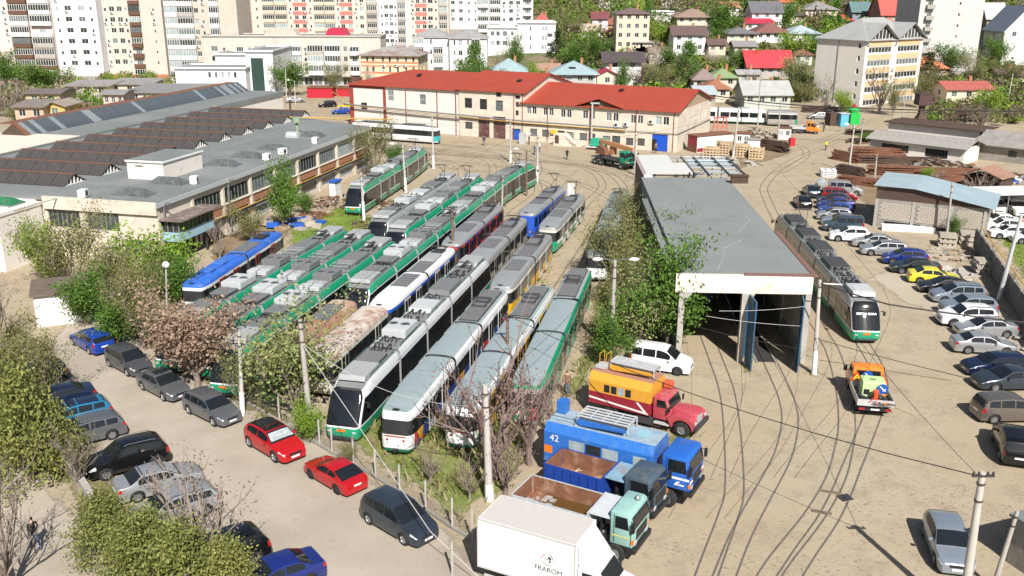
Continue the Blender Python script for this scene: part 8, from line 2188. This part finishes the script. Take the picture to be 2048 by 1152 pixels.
# the wood and gardens that fill the hillside: one mass
HB=[o for o in bpy.data.objects if o.get('category') in ('house','flats','apartment block','hall','office building')]
foot=[]
for o in HB:
 xs=[c for ch in o.children if ch.name.startswith('wall') and ch.data for c in ((v.co.x,v.co.y) for v in ch.data.vertices)]
 if xs:foot.append((o.location.x + min(x for x,y in xs),o.location.x + max(x for x,y in xs),o.location.y + min(y for x,y in xs),o.location.y + max(y for x,y in xs)))
q=random.Random(21); CS={k:[] for k in ('green','lime','olive','bare','blossom')}; SS={k:[] for k in CS}
for i in range(4600):
 y=206 + 370 * q.random() ** 1.15; x=q.uniform(-.07,.66) * y
 if y < 262 and (x < -8 or x > 25 and y < 216 + .12 * abs(x - 60)):continue
 if y < 360 and x < 12 and y > 268:continue
 f=y < 430
 if f and any(a - 2.5 < x < b + 2.5 and c - 11 < y < d + 2 for a,b,c,d in foot):continue
 if f and q.random() < .25:continue
 k=q.choice(['green','green','green','lime','olive','olive','bare','blossom' if q.random() < .4 else 'olive']) if y < 430 else q.choice(['green','green','lime','green','olive'])
 h=q.uniform(2.0,4.5) if y < 300 else q.uniform(3,7.5) if y < 420 else q.uniform(7,12); w=h * q.uniform(.8,1.3) / 2
 z0=elev(x,y); n=140
 th=NR.uniform(0,6.28,n); ph=np.arccos(NR.uniform(-.7,1,n)); rr=NR.uniform(.55,1.05,n) * (1 + .25 * np.sin(3 * th + i))
 CS[k].append(np.stack([x + w * rr * np.sin(ph) * np.cos(th),y + w * rr * np.sin(ph) * np.sin(th),z0 + h * .52 + h * .48 * rr * np.cos(ph)],1)); SS[k].append(np.full(n,.36 * h ** .5) * NR.uniform(.6,1.4,n))
for i in range(470):
 y=q.uniform(192,262); x=-q.uniform(.30,.56) * y
 if i > 230:y=q.uniform(186,250); x=q.uniform(.44,.62) * y
 if any(a - 2 < x < b + 2 and c - 8 < y < d + 2 for a,b,c,d in foot):continue
 k=q.choice(['olive','bare','bare','green','lime','olive']); h=q.uniform(2,4.5); w=h * .5; n=110; th=NR.uniform(0,6.28,n); rr=NR.uniform(.5,1.05,n); ph=np.arccos(NR.uniform(-.7,1,n))
 CS[k].append(np.stack([x + w * rr * np.sin(ph) * np.cos(th),y + w * rr * np.sin(ph) * np.sin(th),elev(x,y) + h * .5 + h * .5 * rr * np.cos(ph)],1)); SS[k].append(np.full(n,.3 * h ** .5) * NR.uniform(.6,1.4,n))
for k in CS:
 if CS[k]:
  o=tag(obj('woodland',quads_mesh('woodland',np.concatenate(CS[k]),np.concatenate(SS[k]),L_M[k]),kind='stuff'),{'green':'mass of green trees filling the hillside between houses','lime':'light green trees scattered through the hillside mass','olive':'olive brown scrub scattered over the hillside','bare':'grey bare thickets scattered over the hillside','blossom':'whitish blossoming bushes scattered over the hillside'}[k],'woodland')
# grass and weeds on the verges
def blades(name,polys,dens,hgt_,m,label):
 P=[]
 for poly,fade in polys:
  x0,y0=poly.min(0); x1,y1=poly.max(0); n=int((x1 - x0) * (y1 - y0) * dens)
  for x,y in zip(NR.uniform(x0,x1,n),NR.uniform(y0,y1,n)):
   if inside(poly,x,y) and edge_dist(poly,x,y) > fade * NR.uniform(.1,.6) and math.sin(x * 1.7 + 2 * math.sin(y * .9)) + math.sin(y * 1.3 + x * .4) > -.5 + NR.normal() * .5:P.append((x,y,.03))
 C=np.array(P); S=NR.uniform(.5,1.4,len(C)) * hgt_; C[:,2] += S * .3
 n=len(C); an=NR.uniform(0,6.28,n); w=S * .22; dx,dy=np.cos(an) * w,np.sin(an) * w; lx,ly=NR.normal(size=n) * S * .4,NR.normal(size=n) * S * .4
 z=C[:,2] - S * .3
 V=np.stack([np.stack([C[:,0] - dx,C[:,1] - dy,z],1),np.stack([C[:,0] + dx,C[:,1] + dy,z],1),np.stack([C[:,0] + lx,C[:,1] + ly,z + S],1)],1).reshape(-1,3)
 me=bpy.data.meshes.new(name); me.vertices.add(3 * n); me.vertices.foreach_set('co',V.ravel()); me.loops.add(3 * n); me.loops.foreach_set('vertex_index',np.arange(3 * n)); me.polygons.add(n); me.polygons.foreach_set('loop_start',np.arange(0,3 * n,3)); me.materials.append(m); me.update(calc_edges=True)
 tag(obj(name,me,kind='stuff'),label,'grass')
blades('grass',PATCHES['grass_verge'] + PATCHES['lawn'],26,.2,leaf_mat('grass_blades',(.10,.15,.025),(.24,.26,.07),.2),'short grass and weeds growing on the verges between the trams')
blades('undergrowth',PATCHES['leaf_litter'] + PATCHES['dark_soil'][:1],9,.42,L_M['olive'],'scrubby undergrowth beneath the trees of the left lot and shed')
blades('weeds',PATCHES['grass_verge'][:1] + PATCHES['grass_verge'][2:3],7,.5,leaf_mat('dry_weeds',(.2,.17,.08),(.38,.33,.18),.2),'tall dry weeds standing in front of the trams')
# ------------------------------------------------------------------ poles and wires
PT={}
def pole(u,v,ut,vt,label,kind='concrete',r=.16,white=0,lamp=0,arms=0,group='poles of the yard',z0=None):
 p=G(u,v) if z0 is None else Vector((AtY(u,z0,v),z0,elev(AtY(u,z0,v),z0)))
 H=hgt(ut,vt,p); x=AtY(ut,p.y,vt) - p.x
 o=thing({'wood':'timber_pole','steel':'steel_pole'}.get(kind,'concrete_pole') if lamp != 3 else 'globe_lamp',label,'lamp post' if lamp == 3 else 'pole',p,0,group)
 m={'concrete':M_concrete,'wood':M_wood_d,'steel':M_light_metal,'pale':K.setdefault('palec',mat('pale_concrete',(.44,.42,.38),.9,var=.1))}[kind]
 top=Vector((x,0,H)); b=MB(); b.tube([(0,0,-.2),top * .5,top],[r * 1.25,r,r * .75],8); part('shaft',b,[m],o,angle=50)
 if white:b=MB(); b.tube([(0,0,0),top * (white / H)],[r * 1.29,r * 1.24],8,0,False); part('painted_base',b,[M_white],o)
 if kind != 'steel' and lamp != 3:
  b=MB()
  for k in (.93,.82):q=top * k; b.tube([q + Vector((0,0,-.04)),q + Vector((0,0,.04))],r * 1.0,8)
  part('band',b,[M_rust2],o)
 for k in range(arms):b=MB(); q=top * (1 - .07 * k); b.bar(q + Vector((-.45,-.1,-.1)),q + Vector((.45,-.1,-.1)),.09,.09); [b.lathe([(.05,0),(.06,.08),(.03,.14)],6,Matrix.Translation(q + Vector((t,-.1,-.05)))) for t in (-.4,-.18,.18,.4)]; part('crossarm',b,[M_dark_metal],o)
 if lamp in (1,2):
  for s in ((1,) if lamp == 1 else (1,-1)):
   q=top * .97; b=MB(); b.tube([q,q + Vector((-.5 * s,-.2,.35)),q + Vector((-1.1 * s,-.4,.4))],.035,5); a=part('lamp_arm',b,[M_grey_metal],o)
   b=MB(); b.lathe([(.02,-.35),(.13,-.2),(.15,.1),(.06,.35),(0,.36)],8,Matrix.Translation(q + Vector((-1.3 * s,-.45,.4))) @ Matrix.Rotation(math.pi / 2,4,'Y')); part('lamp_head',b,[M_white],a,angle=50)
 if lamp == 3:b=MB(); b.lathe([(.001,-.26)] + [(.27 * math.sin(t),-.27 * math.cos(t)) for t in [math.pi * k / 9 for k in range(1,9)]] + [(.001,.27)],14,Matrix.Translation(top + Vector((0,0,.2)))); part('globe',b,[M_white],o,angle=60)
 PT[u]=p + top; return o
for a in ((622,872,600,640,'thick concrete pole with a white foot beside the lime bush','concrete',.17,1.1,0,1),(979,1000,970,770,'pale round concrete pole among the bare reddish branches','pale',.19,1.0),(1222,712,1230,520,'grey concrete pole with two floodlights beside the shed bushes','concrete',.17,0,2),(1628,748,1640,560,'concrete pole with a white foot at the shed corner','pale',.15,1.8),(1997,600,2043,430,'tapered steel mast stained with rust beside the perforated wall','steel',.17),(1922,1240,1965,945,'large leaning concrete pole beside the silver hatchback','pale',.18,0,0,1),(867,337,864,233,'pole with a long white foot near the turquoise nosed tram','pale',.14,2.0),(1021,325,1021,238,'pole with a white foot behind the bending green tram','pale',.14,1.8),(1074,363,1076,270,'pole with a white foot behind the blue sided tram','pale',.14,2.2,1),(1271,350,1272,265,'pole with a white foot beside the crane lorry','pale',.14,2.0),(728,440,722,345,'pole in front of the lone green tram','pale',.14,2.2),(812,385,805,290,'lamp pole beside the middle of the lone green tram','pale',.14,2,1),(1053,392,1053,300,'thin dark lamp pole left of the blue sided tram','wood',.11,0,1),(1003,440,1006,350,'plain pole behind the purple wrapped tram','concrete',.12),(907,540,904,413,'lattice timber pole in front of the purple wrapped tram','wood',.16,0,0,1),(570,640,563,540,'slim pole among the left green trams','concrete',.11),(335,690,332,535,'globe lamp in the half bare tree','concrete',.09,0,3),(466,665,463,605,'globe lamp over the tail of the left green tram','concrete',.08,0,3),(1016,770,1015,630,'timber pole between the two wrapped trams','wood',.11,0,0,1),(485,830,478,660,'pole with a white foot behind the dry brown tree','pale',.13,1.6),(1465,322,1478,215,'pole with a white foot among the timber stacks','pale',.13,1.6),(1555,285,1562,198,'pole between the white tram and the kiosk','concrete',.12),(1515,258,1522,140,'tall pole in front of the white tram','concrete',.12),(1697,345,1709,250,'pole with a lamp arm beside the rusty rail stack','pale',.14,.8,1),(1720,290,1728,235,'second pole behind the rusty rail stack','concrete',.12),(1748,370,1754,308,'short square pole in front of the rail stack','concrete',.13),(1893,475,1905,365,'concrete pole at the corner of the block shed','concrete',.13),(1805,240,1812,172,'pole behind the white store','concrete',.11),(573,200,571,138,'tall pole beside the rounded green tree','pale',.12),(591,208,589,162,'lamp post beyond the workshop roof','pale',.1,0,1),(749,215,747,150,'pole at the left end of the depot','pale',.12,1.2),(2012,222,2026,148,'pale pole in the field at the right','pale',.13),(1298,190,1302,138,'lamp pole behind the depot roof beside the bright poplar','pale',.11),(1225,190,1227,148,'thin pole rising behind the depot roof','pale',.1),(1985,1180,2035,1022,'leaning thin concrete post at the bottom right','concrete',.11)):pole(*a)
def wire(label,pts,r=.018,m=None,sag=.25,group='overhead wires',name='overhead_wire'):
 b=MB(); P=[]
 for a,c in zip(pts,pts[1:]):
  for k in range(8):t=k / 8; P.append(Vector(a).lerp(Vector(c),t) - Vector((0,0,sag * 4 * t * (1 - t))))
 P.append(Vector(pts[-1])); b.tube(P,r,4); tag(obj(name,b.mesh(name,m or M_wire)),label,'wire',group)
T_=lambda u,dz=0:PT[u] - Vector((0,0,dz))
wire('black wire from the timber pole across the lorries to the leaning pole',[T_(1016),T_(1922,.2)],.025,sag=.9)
wire('pale stay wire from the thick concrete pole down across the fence',[T_(622,1.4),G(860,1062,1.6),G(985,1180,.3)],.02,M_wire_l,0)
wire('pale wire from the thick concrete pole over the white fronted trams',[T_(622,1.4),G(775,782,4.4),T_(979,1.2)],.015,M_wire_l)
wire('thick cable from the shed corner pole to the right edge',[T_(1628,.2),G(1778,609,6.6),G(2090,650,6.6)],.05,sag=.05)
wire('white insulator rod on the shed corner pole',[T_(1628,.25),T_(1628,.3) + Vector((1.5,-.1,0))],.045,M_white,0)
wire('wire from the foot of the shed corner pole over the orange flatbed',[T_(1628,4.2),G(1960,762,4.5)],.022,sag=.1)
for i,(a,c) in enumerate((((1438,622,5.2),(1610,613,5.6)),((1412,632,5.0),(1600,652,5.2)),((1400,655,4.8),(1595,696,4.8)))):wire(('upper','middle','lower')[i] + ' span wire strung across the mouth of the tram shed',[G(*a),G(*c)],.014,M_wire_l if i < 2 else None,.1)
for i,t in enumerate(TRACKS):
 if 10 <= i <= 13 or i < 9 and i % 2 == 0:
  b=MB(); vs=[v.co for v in t.data.vertices]; n=len(vs) // 4; c=[(vs[2 * k] + vs[2 * k + 1] + vs[2 * n + 2 * k] + vs[2 * n + 2 * k + 1]) / 4 + Vector((0,0,5.55)) for k in range(0,n,4)]
  b.tube(c,.013,3); tag(obj('contact_wire',b.mesh('contact_wire',M_wire)),('contact wire over the first stabling track','','contact wire over the third stabling track','','contact wire over the track of the purple wrapped tram','','contact wire over the track of the yellow tram','','contact wire over the track of the green edged tram','','contact wire over the left track of the shed','contact wire over the pit track of the shed','contact wire over the track of the silver and green tram','contact wire over the track beside the shed wall')[i],'wire','contact wires')
b_=G(1415,262); wire('upper black cable bundle from the depot gable to the right',[Vector((36,172,7.2)),G(1698,340) + Vector((4,22,6.6)),Vector((95,165,5.6))],.1,sag=.3)
wire('lower black cable bundle from the depot gable to the right',[Vector((36,172,6.8)),G(1698,340) + Vector((4,22,6.2)),Vector((95,165,5.2))],.05,sag=.4)
for i,(a,c) in enumerate(((867,1021),(1021,1074),(1074,1271),(812,867),(1271,1465),(1465,1697),(1222,979),(1922,1628),(907,1003),(1053,1074),(728,812))):wire('thin span wire between ' + ('the pole by the turquoise tram and the next on its right','the bending green tram and the blue sided tram','the blue sided tram and the crane lorry','the two poles behind the lone green tram','the crane lorry and the timber stacks','the timber stacks and the rail stack','the floodlight pole and the pale round pole','the leaning pole and the shed corner','the lattice pole and the purple tram','the dark lamp pole and its white footed neighbour','the two poles in front of the lone green tram')[i],[T_(a,.3),T_(c,.3)],.016,sag=.5)
# ------------------------------------------------------------------ wire fence along the left lot
fp=[G(u,v) for u,v in ((480,800),(560,845),(640,893),(665,908),(708,930),(752,957),(800,988),(852,1022),(905,1058),(945,1082),(905,1150))]
fn=thing('wire_fence','rusty wire mesh fence on concrete posts between the lot and the trams','fence',fp[0])
for i,p in enumerate(fp):
 q=p - fp[0]; b=MB(); b.box(-.05,.05,-.05,.05,0,1.75); part('post',b,[M_concrete],fn,q)
 if i < len(fp) - 1 and i != 9:
  c=fp[i + 1] - fp[0]; b=MB(); L=(c - q).length; n=int(L / .22)
  for k in range(9):h=.15 + k * .18; b.bar(q + Vector((0,0,h)),c + Vector((0,0,h)),.007,.007)
  for k in range(n + 1):t=q.lerp(c,k / n); b.bar(t + Vector((0,0,.15)),t + Vector((0,0,1.6)),.006,.006)
  part('mesh_panel',b,[M_grey_metal],fn)['kind']='stuff'
  b=MB(); b.bar(q + Vector((0,0,.08)),c + Vector((0,0,.08)),.14,.2); part('base_kerb',b,[M_concrete_d],fn)
lw=thing('low_wall','low concrete wall showing in the gap of the hedge','wall',G(130,930)); b=MB(); e=G(185,1010) - G(130,930); b.bar((0,0,.35),e + Vector((0,0,.35)),.25,.7); part('panel',b,[M_concrete],lw)
b=MB(); b.bar((0,0,.74),e + Vector((0,0,.74)),.35,.08); part('coping',b,[M_concrete],lw)
# ------------------------------------------------------------------ stacks and heaps
def stack(name,label,cat,p,head,layers,per,L,w,h,m,pn,jit=.12,cross=False,group=None):
 o=thing(name,label,cat,p,math.radians(head),group); k=(pn,L,w,h,m.name)
 if k not in K:b=MB(); b.box(-L / 2,L / 2,-w / 2,w / 2,0,h); K[k]=b.mesh(pn,m)
 for j in range(layers):
  n=max(1,per - (j // 2 if not cross else 0))
  for i in range(n):
   x=obj(pn,K[k],o); y=(i - (n - 1) / 2) * (w * 1.35 if not cross else L / max(1,n - 1) * .92)
   x.matrix_local=Matrix.Rotation((math.pi / 2 if cross and j % 2 else 0) + RND.uniform(-jit,jit) * .35,4,'Z') @ Matrix.Translation((RND.uniform(-jit,jit) * L * .3,y,j * h * 1.04 + RND.uniform(0,.01)))
 return o
RG,TG='rusty rail stacks','stacked timber sleepers'
for u,v,hd,ly,pr,L,lab in ((1842,352,-14,8,9,13,'long stack of rusty rails behind the pale blue shed roof'),(1800,328,-12,7,6,11,'stack of rusty rails in front of the corrugated shed'),(1690,322,-58,9,7,4.5,'short rusty rails with their ends towards the tracks'),(1715,368,-40,6,8,5,'splayed rusty rails behind the minibus'),(1748,272,-25,6,6,9,'rusty rails beside the white store'),(1540,300,-55,10,9,6,'pile of rusty rails beside the timber stacks'),(1640,226,-10,8,6,7,'rust brown stack beyond the far trams'),(1770,312,-14,8,8,10,'rusty rails against the front of the corrugated shed'),(1850,372,-13,5,8,12,'low rusty rails just behind the block shed'),(1700,350,-62,8,8,4,'rusty rail ends above the minibus'),(1905,358,-14,6,8,9,'rusty rails left of the collapsing hut')):stack('rail_stack',lab,'rail stack',G(u,v),hd,ly,pr,L,.15,.16,M_rust if u % 4 else M_rust2,'rail',.3,group=RG)
for u,v,hd,ly,lab in ((1422,318,-25,9,'tall stack of pale sleepers left of the white footed pole'),(1447,308,-25,10,'stack of pale sleepers behind the left one'),(1482,312,-25,9,'stack of pale sleepers right of the white footed pole'),(1512,316,-20,8,'stack of pale sleepers beside the rusty rails')):stack('sleeper_stack',lab,'timber stack',G(u,v),hd,ly,5,2.2,.22,.2,M_wood_l,'sleeper',.1,True,TG)
for u,v,hd,lab in ((1893,492,-20,'stack of concrete kerb pieces beside the block shed'),(1935,488,-20,'second stack of kerb pieces near the perforated wall'),(1966,545,-10,'stack of worn slabs beside the taxi')):stack('kerb_stack',lab,'block stack',G(u,v),hd,5,4,1.6,.35,.25,M_stone,'kerb_block',.08,True,'concrete stacks by the wall')
stack('beam_stack','white concrete beams lying in front of the block shed','beam stack',G(1815,462),-12,2,3,5.6,.26,.3,M_white,'beam',.02)
stack('pallet_stack','stack of white slabs beside the concrete pipe','slab stack',G(1655,352),-10,8,3,1.8,.5,.12,M_white,'slab',.05,True)
def heap(name,label,cat,p,R,n,m,s=(.1,.4),bars=.4,flat=.35):
 b=MB(); q=random.Random(n + int(R * 10))
 for k in range(n):
  r=R * math.sqrt(q.random()); t=q.uniform(0,6.28); h=(1 - r / R) * R * flat; a=q.uniform(*s); M=Matrix.Translation((r * math.cos(t) * 1.3,r * math.sin(t),h * q.random())) @ Matrix.Rotation(q.uniform(0,3),4,'Z') @ Matrix.Rotation(q.uniform(-.5,.5),4,'X')
  if q.random() < bars:b.box(-a * 2.2,a * 2.2,-a * .18,a * .18,0,a * .3,k % len(m),M)
  else:b.box(-a,a,-a * .8,a * .8,0,a * q.uniform(.4,.9),k % len(m),M)
 o=obj(name,b.mesh(name,m)); o.location=p; o['kind']='stuff'; return tag(o,label,cat)
heap('rubble','pale stone rubble at the foot of the sleeper stacks','rubble',G(1470,328),3.2,60,[M_stone,M_concrete]); heap('rubble','broken slabs and stones beside the taxi','rubble',G(1893,552),1.9,45,[M_stone,M_concrete],(.2,.5),.1); heap('scrap','broken timber and stones in front of the kerb stacks','scrap',G(1905,512),2.6,60,[M_stone,M_wood,M_concrete_d],(.12,.3),.6)
heap('scrap','rusty track parts heaped beside the workshop wall','scrap',G(665,408),3.4,110,[M_rust,M_rust2,M_wood_d],(.1,.28),.5); heap('scrap','orange rusted wheel parts on the grass by the workshop','scrap',G(632,432),1.6,50,[M_rust],(.1,.25),.3); heap('scrap','sacks and tarpaulins dumped behind the blue roofed tram','scrap',G(590,450),2.6,40,[M_wood,M_stone,M_blue],(.3,.7),.1,.25)
heap('scrap','row of rusty couplings lying between the lone tram and the rear row','scrap',G(770,448),3.0,110,[M_rust2,M_rust,M_wood_d],(.1,.26),.4,.22); heap('scrap','more rusty couplings further along the same row','scrap',G(812,412),3.4,110,[M_rust2,M_rust,M_wood_d],(.1,.26),.4,.2); heap('soil_heap','heap of grey soil beyond the kiosks','heap',G(1512,272),3.6,240,[M_wood_d,M_stone],(.12,.35),.0,.45); heap('scrap','tangle of scrap between the rail stacks and the long shed','scrap',G(1880,335),4.5,130,[M_rust2,M_wood_d,M_rust,M_concrete_d],(.15,.45),.6); heap('scrap','rust brown scrap beside the white store','scrap',G(1735,285),3.2,80,[M_rust,M_rust2],(.15,.4),.5); heap('scrap','scrap heap at the right edge behind the car shelter','scrap',G(2010,360),4.0,90,[M_concrete_d,M_white,M_blue,M_rust2],(.2,.5),.4); heap('scrap','dark scrap heap in front of the six storey block','scrap',G(1665,222),4.5,120,[M_dark_metal,M_rust2,M_light_metal],(.2,.6),.5); heap('rubble','broken stone strewn beside the big silver saloon','rubble',G(2040,690),2.2,80,[M_stone,M_concrete],(.06,.2),.1,.2)
def boxy(name,label,cat,p,head,s,m,roof=None,rm=None,win=0):
 o=thing(name,label,cat,p,math.radians(head)); bx('wall',o,-s[0] / 2,s[0] / 2,-s[1] / 2,s[1] / 2,0,s[2],m,.02)
 if roof:bx('roof',o,-s[0] / 2 - .15,s[0] / 2 + .15,-s[1] / 2 - .15,s[1] / 2 + .15,s[2] + .002,s[2] + .15,rm)
 for k in range(win):x=(k + .5) / win * s[0] - s[0] / 2; f,g=window_meshes(.7,.9,2,1,M_frame_w); w=obj('window',f,o,(x,-s[1] / 2 - .01,s[2] - 1.2)); obj('pane',g,w)
 return o
boxy('kiosk','small white kiosk with an orange roof and two windows','kiosk',G(1485,292),-15,(2.2,2,2.2),M_whited,1,M_rust,2); boxy('kiosk','second small kiosk with an orange roof beside the rusty rails','kiosk',G(1568,278),-15,(2.2,1.8,2),M_whited,1,M_rust,2); boxy('tool_box','plain white box beside the first kiosk','box',G(1507,298),-15,(2,1.4,1.6),M_white,1,M_concrete_d)
o=boxy('works_wagon','old white works wagon with a maroon end and rusty roof','wagon',G(1420,300),28,(7.5,2.4,2.6),M_white,1,M_rust); bx('end_panel',o,-3.8,-3.755,-1.2,1.2,.5,2.6,M_maroon2); bx('stripe',o,-3.7,3.7,-1.23,-1.203,.1,.7,M_maroon2); bx('rust_panel',o,-3.83,-3.802,-1.2,1.2,0,1.1,M_rust)
o=thing('trestle','red steel trestle frame beside the depot gable','frame',G(1424,268)); b=MB(); [b.bar((x,0,0),(x + d,0,3),.2,.2) for x,d in ((0,.4),(1.2,-.4),(1.6,.4),(2.8,-.4))]; b.bar((0,0,3),(2.8,0,3),.25,.25); b.bar((.2,0,1.4),(2.6,0,1.4),.15,.15); part('frame',b,[mat('faded_red_steel',(.5,.13,.1),.6)],o)
o=thing('concrete_pipe','pale blue grey concrete pipe lying beside the dark grey saloon','pipe',G(1638,378) + Vector((0,0,.62)),math.radians(62)); b=MB(); b.lathe([(.5,-1.3),(.62,-1.3),(.62,1.3),(.5,1.3),(.5,-1.3)],16,Matrix.Rotation(math.pi / 2,4,'Y')); part('barrel',b,[M_galv],o,angle=40)
o=thing('tank_barrel','rusty topped horizontal tank among the shed bushes','tank',G(1293,560) + Vector((0,0,1.2)),1.4); b=MB(); b.lathe([(.001,-2),(1.2,-2),(1.2,2),(.001,2)],18,Matrix.Rotation(math.pi / 2,4,'Y')); part('shell',b,[mat('rust_patched_tank',(.42,.38,.33),.7,var=.1,dirt=(.35,.16,.07),dscale=.6,damt=.6)],o,angle=40)
boxy('portable_toilet','bright blue cabin between dark containers on the far track curve','cabin',G(1684,252),10,(1.6,1.6,2.4),mat('sky_blue_plastic',(.1,.38,.62),.5),1,M_light_metal); boxy('container','dark maroon container left of the blue cabin','container',G(1668,250),10,(3,2.2,2.4),M_rust2); boxy('drum','red fuel cabinet at the end of the rusty rail pile','cabinet',G(1583,292),10,(.9,.8,1.4),mat('signal_red',(.45,.02,.03),.5))
o=boxy('green_machine','bright green bulbous machine with a red top beside the blue cabin','machine',G(1705,248),10,(2,1.8,2.2),mat('toy_green',(.02,.4,.07),.4)); b=MB(); b.lathe([(.9,2.2),(1.1,2.8),(.7,3.3),(0,3.5)],10); part('hood',b,[K.setdefault('toygreen',mat('leaf_green',(.03,.42,.08),.4))],o); b=MB(); b.lathe([(.5,3.3),(.35,3.8),(0,3.9)],8); part('cap',b,[M_red],o)
boxy('white_cabinet','white and blue cabinet at the workshop wall behind the lone tram','cabinet',G(672,400),76,(1.8,.8,2.4),M_white,1,M_blue); boxy('vending_kiosk','grey drinks kiosk beside the blue depot door','kiosk',G(1045,288),-26,(1,.8,1.9),M_light_metal); b=boxy('white_board','white board leaning behind the tail of the green skirted tram','panel',G(1141,415),-10,(.8,.12,3),M_white)
o=thing('manhole_cover','square iron cover set beside the curved rails','cover',G(1690,996) + Vector((0,0,.014)),.3); bx('plate',o,-.35,.35,-.3,.3,0,.03,M_dark_metal)
for u,v,l in ((1662,985,'upper wooden crossing board between the rails'),(1643,1025,'lower wooden crossing board between the rails')):o=thing('crossing_board',l,'board',G(u,v) + Vector((0,0,.013)),-.35); bx('plank',o,-.5,.5,-.12,.12,0,.03,M_wood_d)
hq=G(1938,1046) + Vector((.62,-2.5,0)); boxy('gate_hut','low grey hut just outside the frame whose shadow falls beside the silver hatchback','hut',hq + Vector((2.2,-1.6,0)),20,(4.4,3.2,2.4),M_concrete_d,1,M_rooffelt)
# ------------------------------------------------------------------ people
def figure(stride,arm):
 V=[(0,0,.95),(0,0,1.2),(0,.0,1.42),(0,.01,1.52),(0,-.01,1.66),(0,-.03,1.74)]; E=[(0,1),(1,2),(2,3),(3,4),(4,5)]; Rr=[.14,.15,.13,.055,.095,.08]
 for s in (1,-1):
  k=len(V); f=stride * s
  V += [(.1 * s,0,.88),(.11 * s,-f * .5,.5),(.11 * s,-f + .05,.09),(.12 * s,-f - .12,.04)]; Rr += [.1,.07,.045,.042]; E += [(0,k),(k,k + 1),(k + 1,k + 2),(k + 2,k + 3)]
  k=len(V); V += [(.2 * s,0,1.4),(.26 * s,.03 + f * .25,1.13),(.25 * s,-.06 * arm + f * .5,.9),(.25 * s,-.09 * arm + f * .52,.83)]; Rr += [.07,.05,.035,.03]; E += [(2,k),(k,k + 1),(k + 1,k + 2),(k + 2,k + 3)]
  for j in range(5):V.append((.25 * s + (.03 * s if j == 4 else 0),V[k + 3][1] - .05 + .024 * j if j < 4 else V[k + 3][1] - .055,.76 - (.0,.012,.008,-.005,-.045)[j])); Rr.append(.009); E.append((k + 3,len(V) - 1))
 me=bpy.data.meshes.new('body'); me.from_pydata(V,E,[]); o=obj('tmp',me); md=o.modifiers.new('s','SKIN'); md.use_smooth_shade=True
 for i,r_ in enumerate(Rr):me.skin_vertices[0].data[i].radius=(r_,r_ * .85)
 me.skin_vertices[0].data[0].use_root=True; sb=o.modifiers.new('u','SUBSURF'); sb.levels=sb.render_levels=1
 out=bpy.data.meshes.new_from_object(o.evaluated_get(bpy.context.evaluated_depsgraph_get())); bpy.data.objects.remove(o); return out
FG=[figure(.0,1),figure(.26,1)]; M_skin=mat('skin',(.5,.3,.22),.6); M_hair=mat('hair',(.03,.02,.015),.8); M_jean=mat('denim',(.06,.09,.16),.9); M_blk=mat('black_cloth',(.015,.015,.017),.9); M_hi=mat('hi_vis',(.6,.75,.06),.6); M_wsh=mat('white_shirt',(.66,.68,.7),.8); M_brj=mat('brown_jacket',(.2,.11,.06),.9); M_grj=mat('navy_jacket',(.025,.035,.05),.9)
for i,(u,v,f,hd,top,bot,lab) in enumerate(((968,291,1,200,M_grj,M_jean,'person in a dark jacket walking in front of the depot doors'),(1134,319,1,150,M_blk,M_blk,'person all in black walking near the cellar porch'),(1069,310,0,60,M_jean,M_jean,'person in blue overalls standing beside the white footed pole'),(1079,304,0,250,M_wsh,M_jean,'person in a white shirt beside the one in blue overalls'),(1651,301,1,120,M_hi,M_blk,'person in a yellow safety vest on the far track curve'),(1647,264,0,90,M_blk,M_blk,'dark clothed person beside the far orange lorry'),(1058,289,0,100,M_blk,M_blk,'person in black beside the grey drinks kiosk'),(1311,307,0,10,M_brj,M_blk,'person in the small doorway of the blue roller door'),(1133,790,1,170,M_brj,M_jean,'person in a brown jacket behind the blue tower wagon'),(72,1098,1,235,M_blk,M_jean,'person in a black jacket and jeans on the street at the bottom left'))):
 p=thing('person',lab,'person',G(u,v),math.radians(hd)); me=FG[f].copy()
 for m in (M_skin,top,bot,M_blk,M_hair):me.materials.append(m)
 for q in me.polygons:
  c=q.center; q.material_index=4 if c.z > 1.7 or (c.z > 1.62 and c.y > .03) else 0 if c.z > 1.47 or (c.z < .86 and abs(c.x) > .2) else 1 if c.z > .93 else 2 if c.z > .1 else 3
 obj('body',me,p)
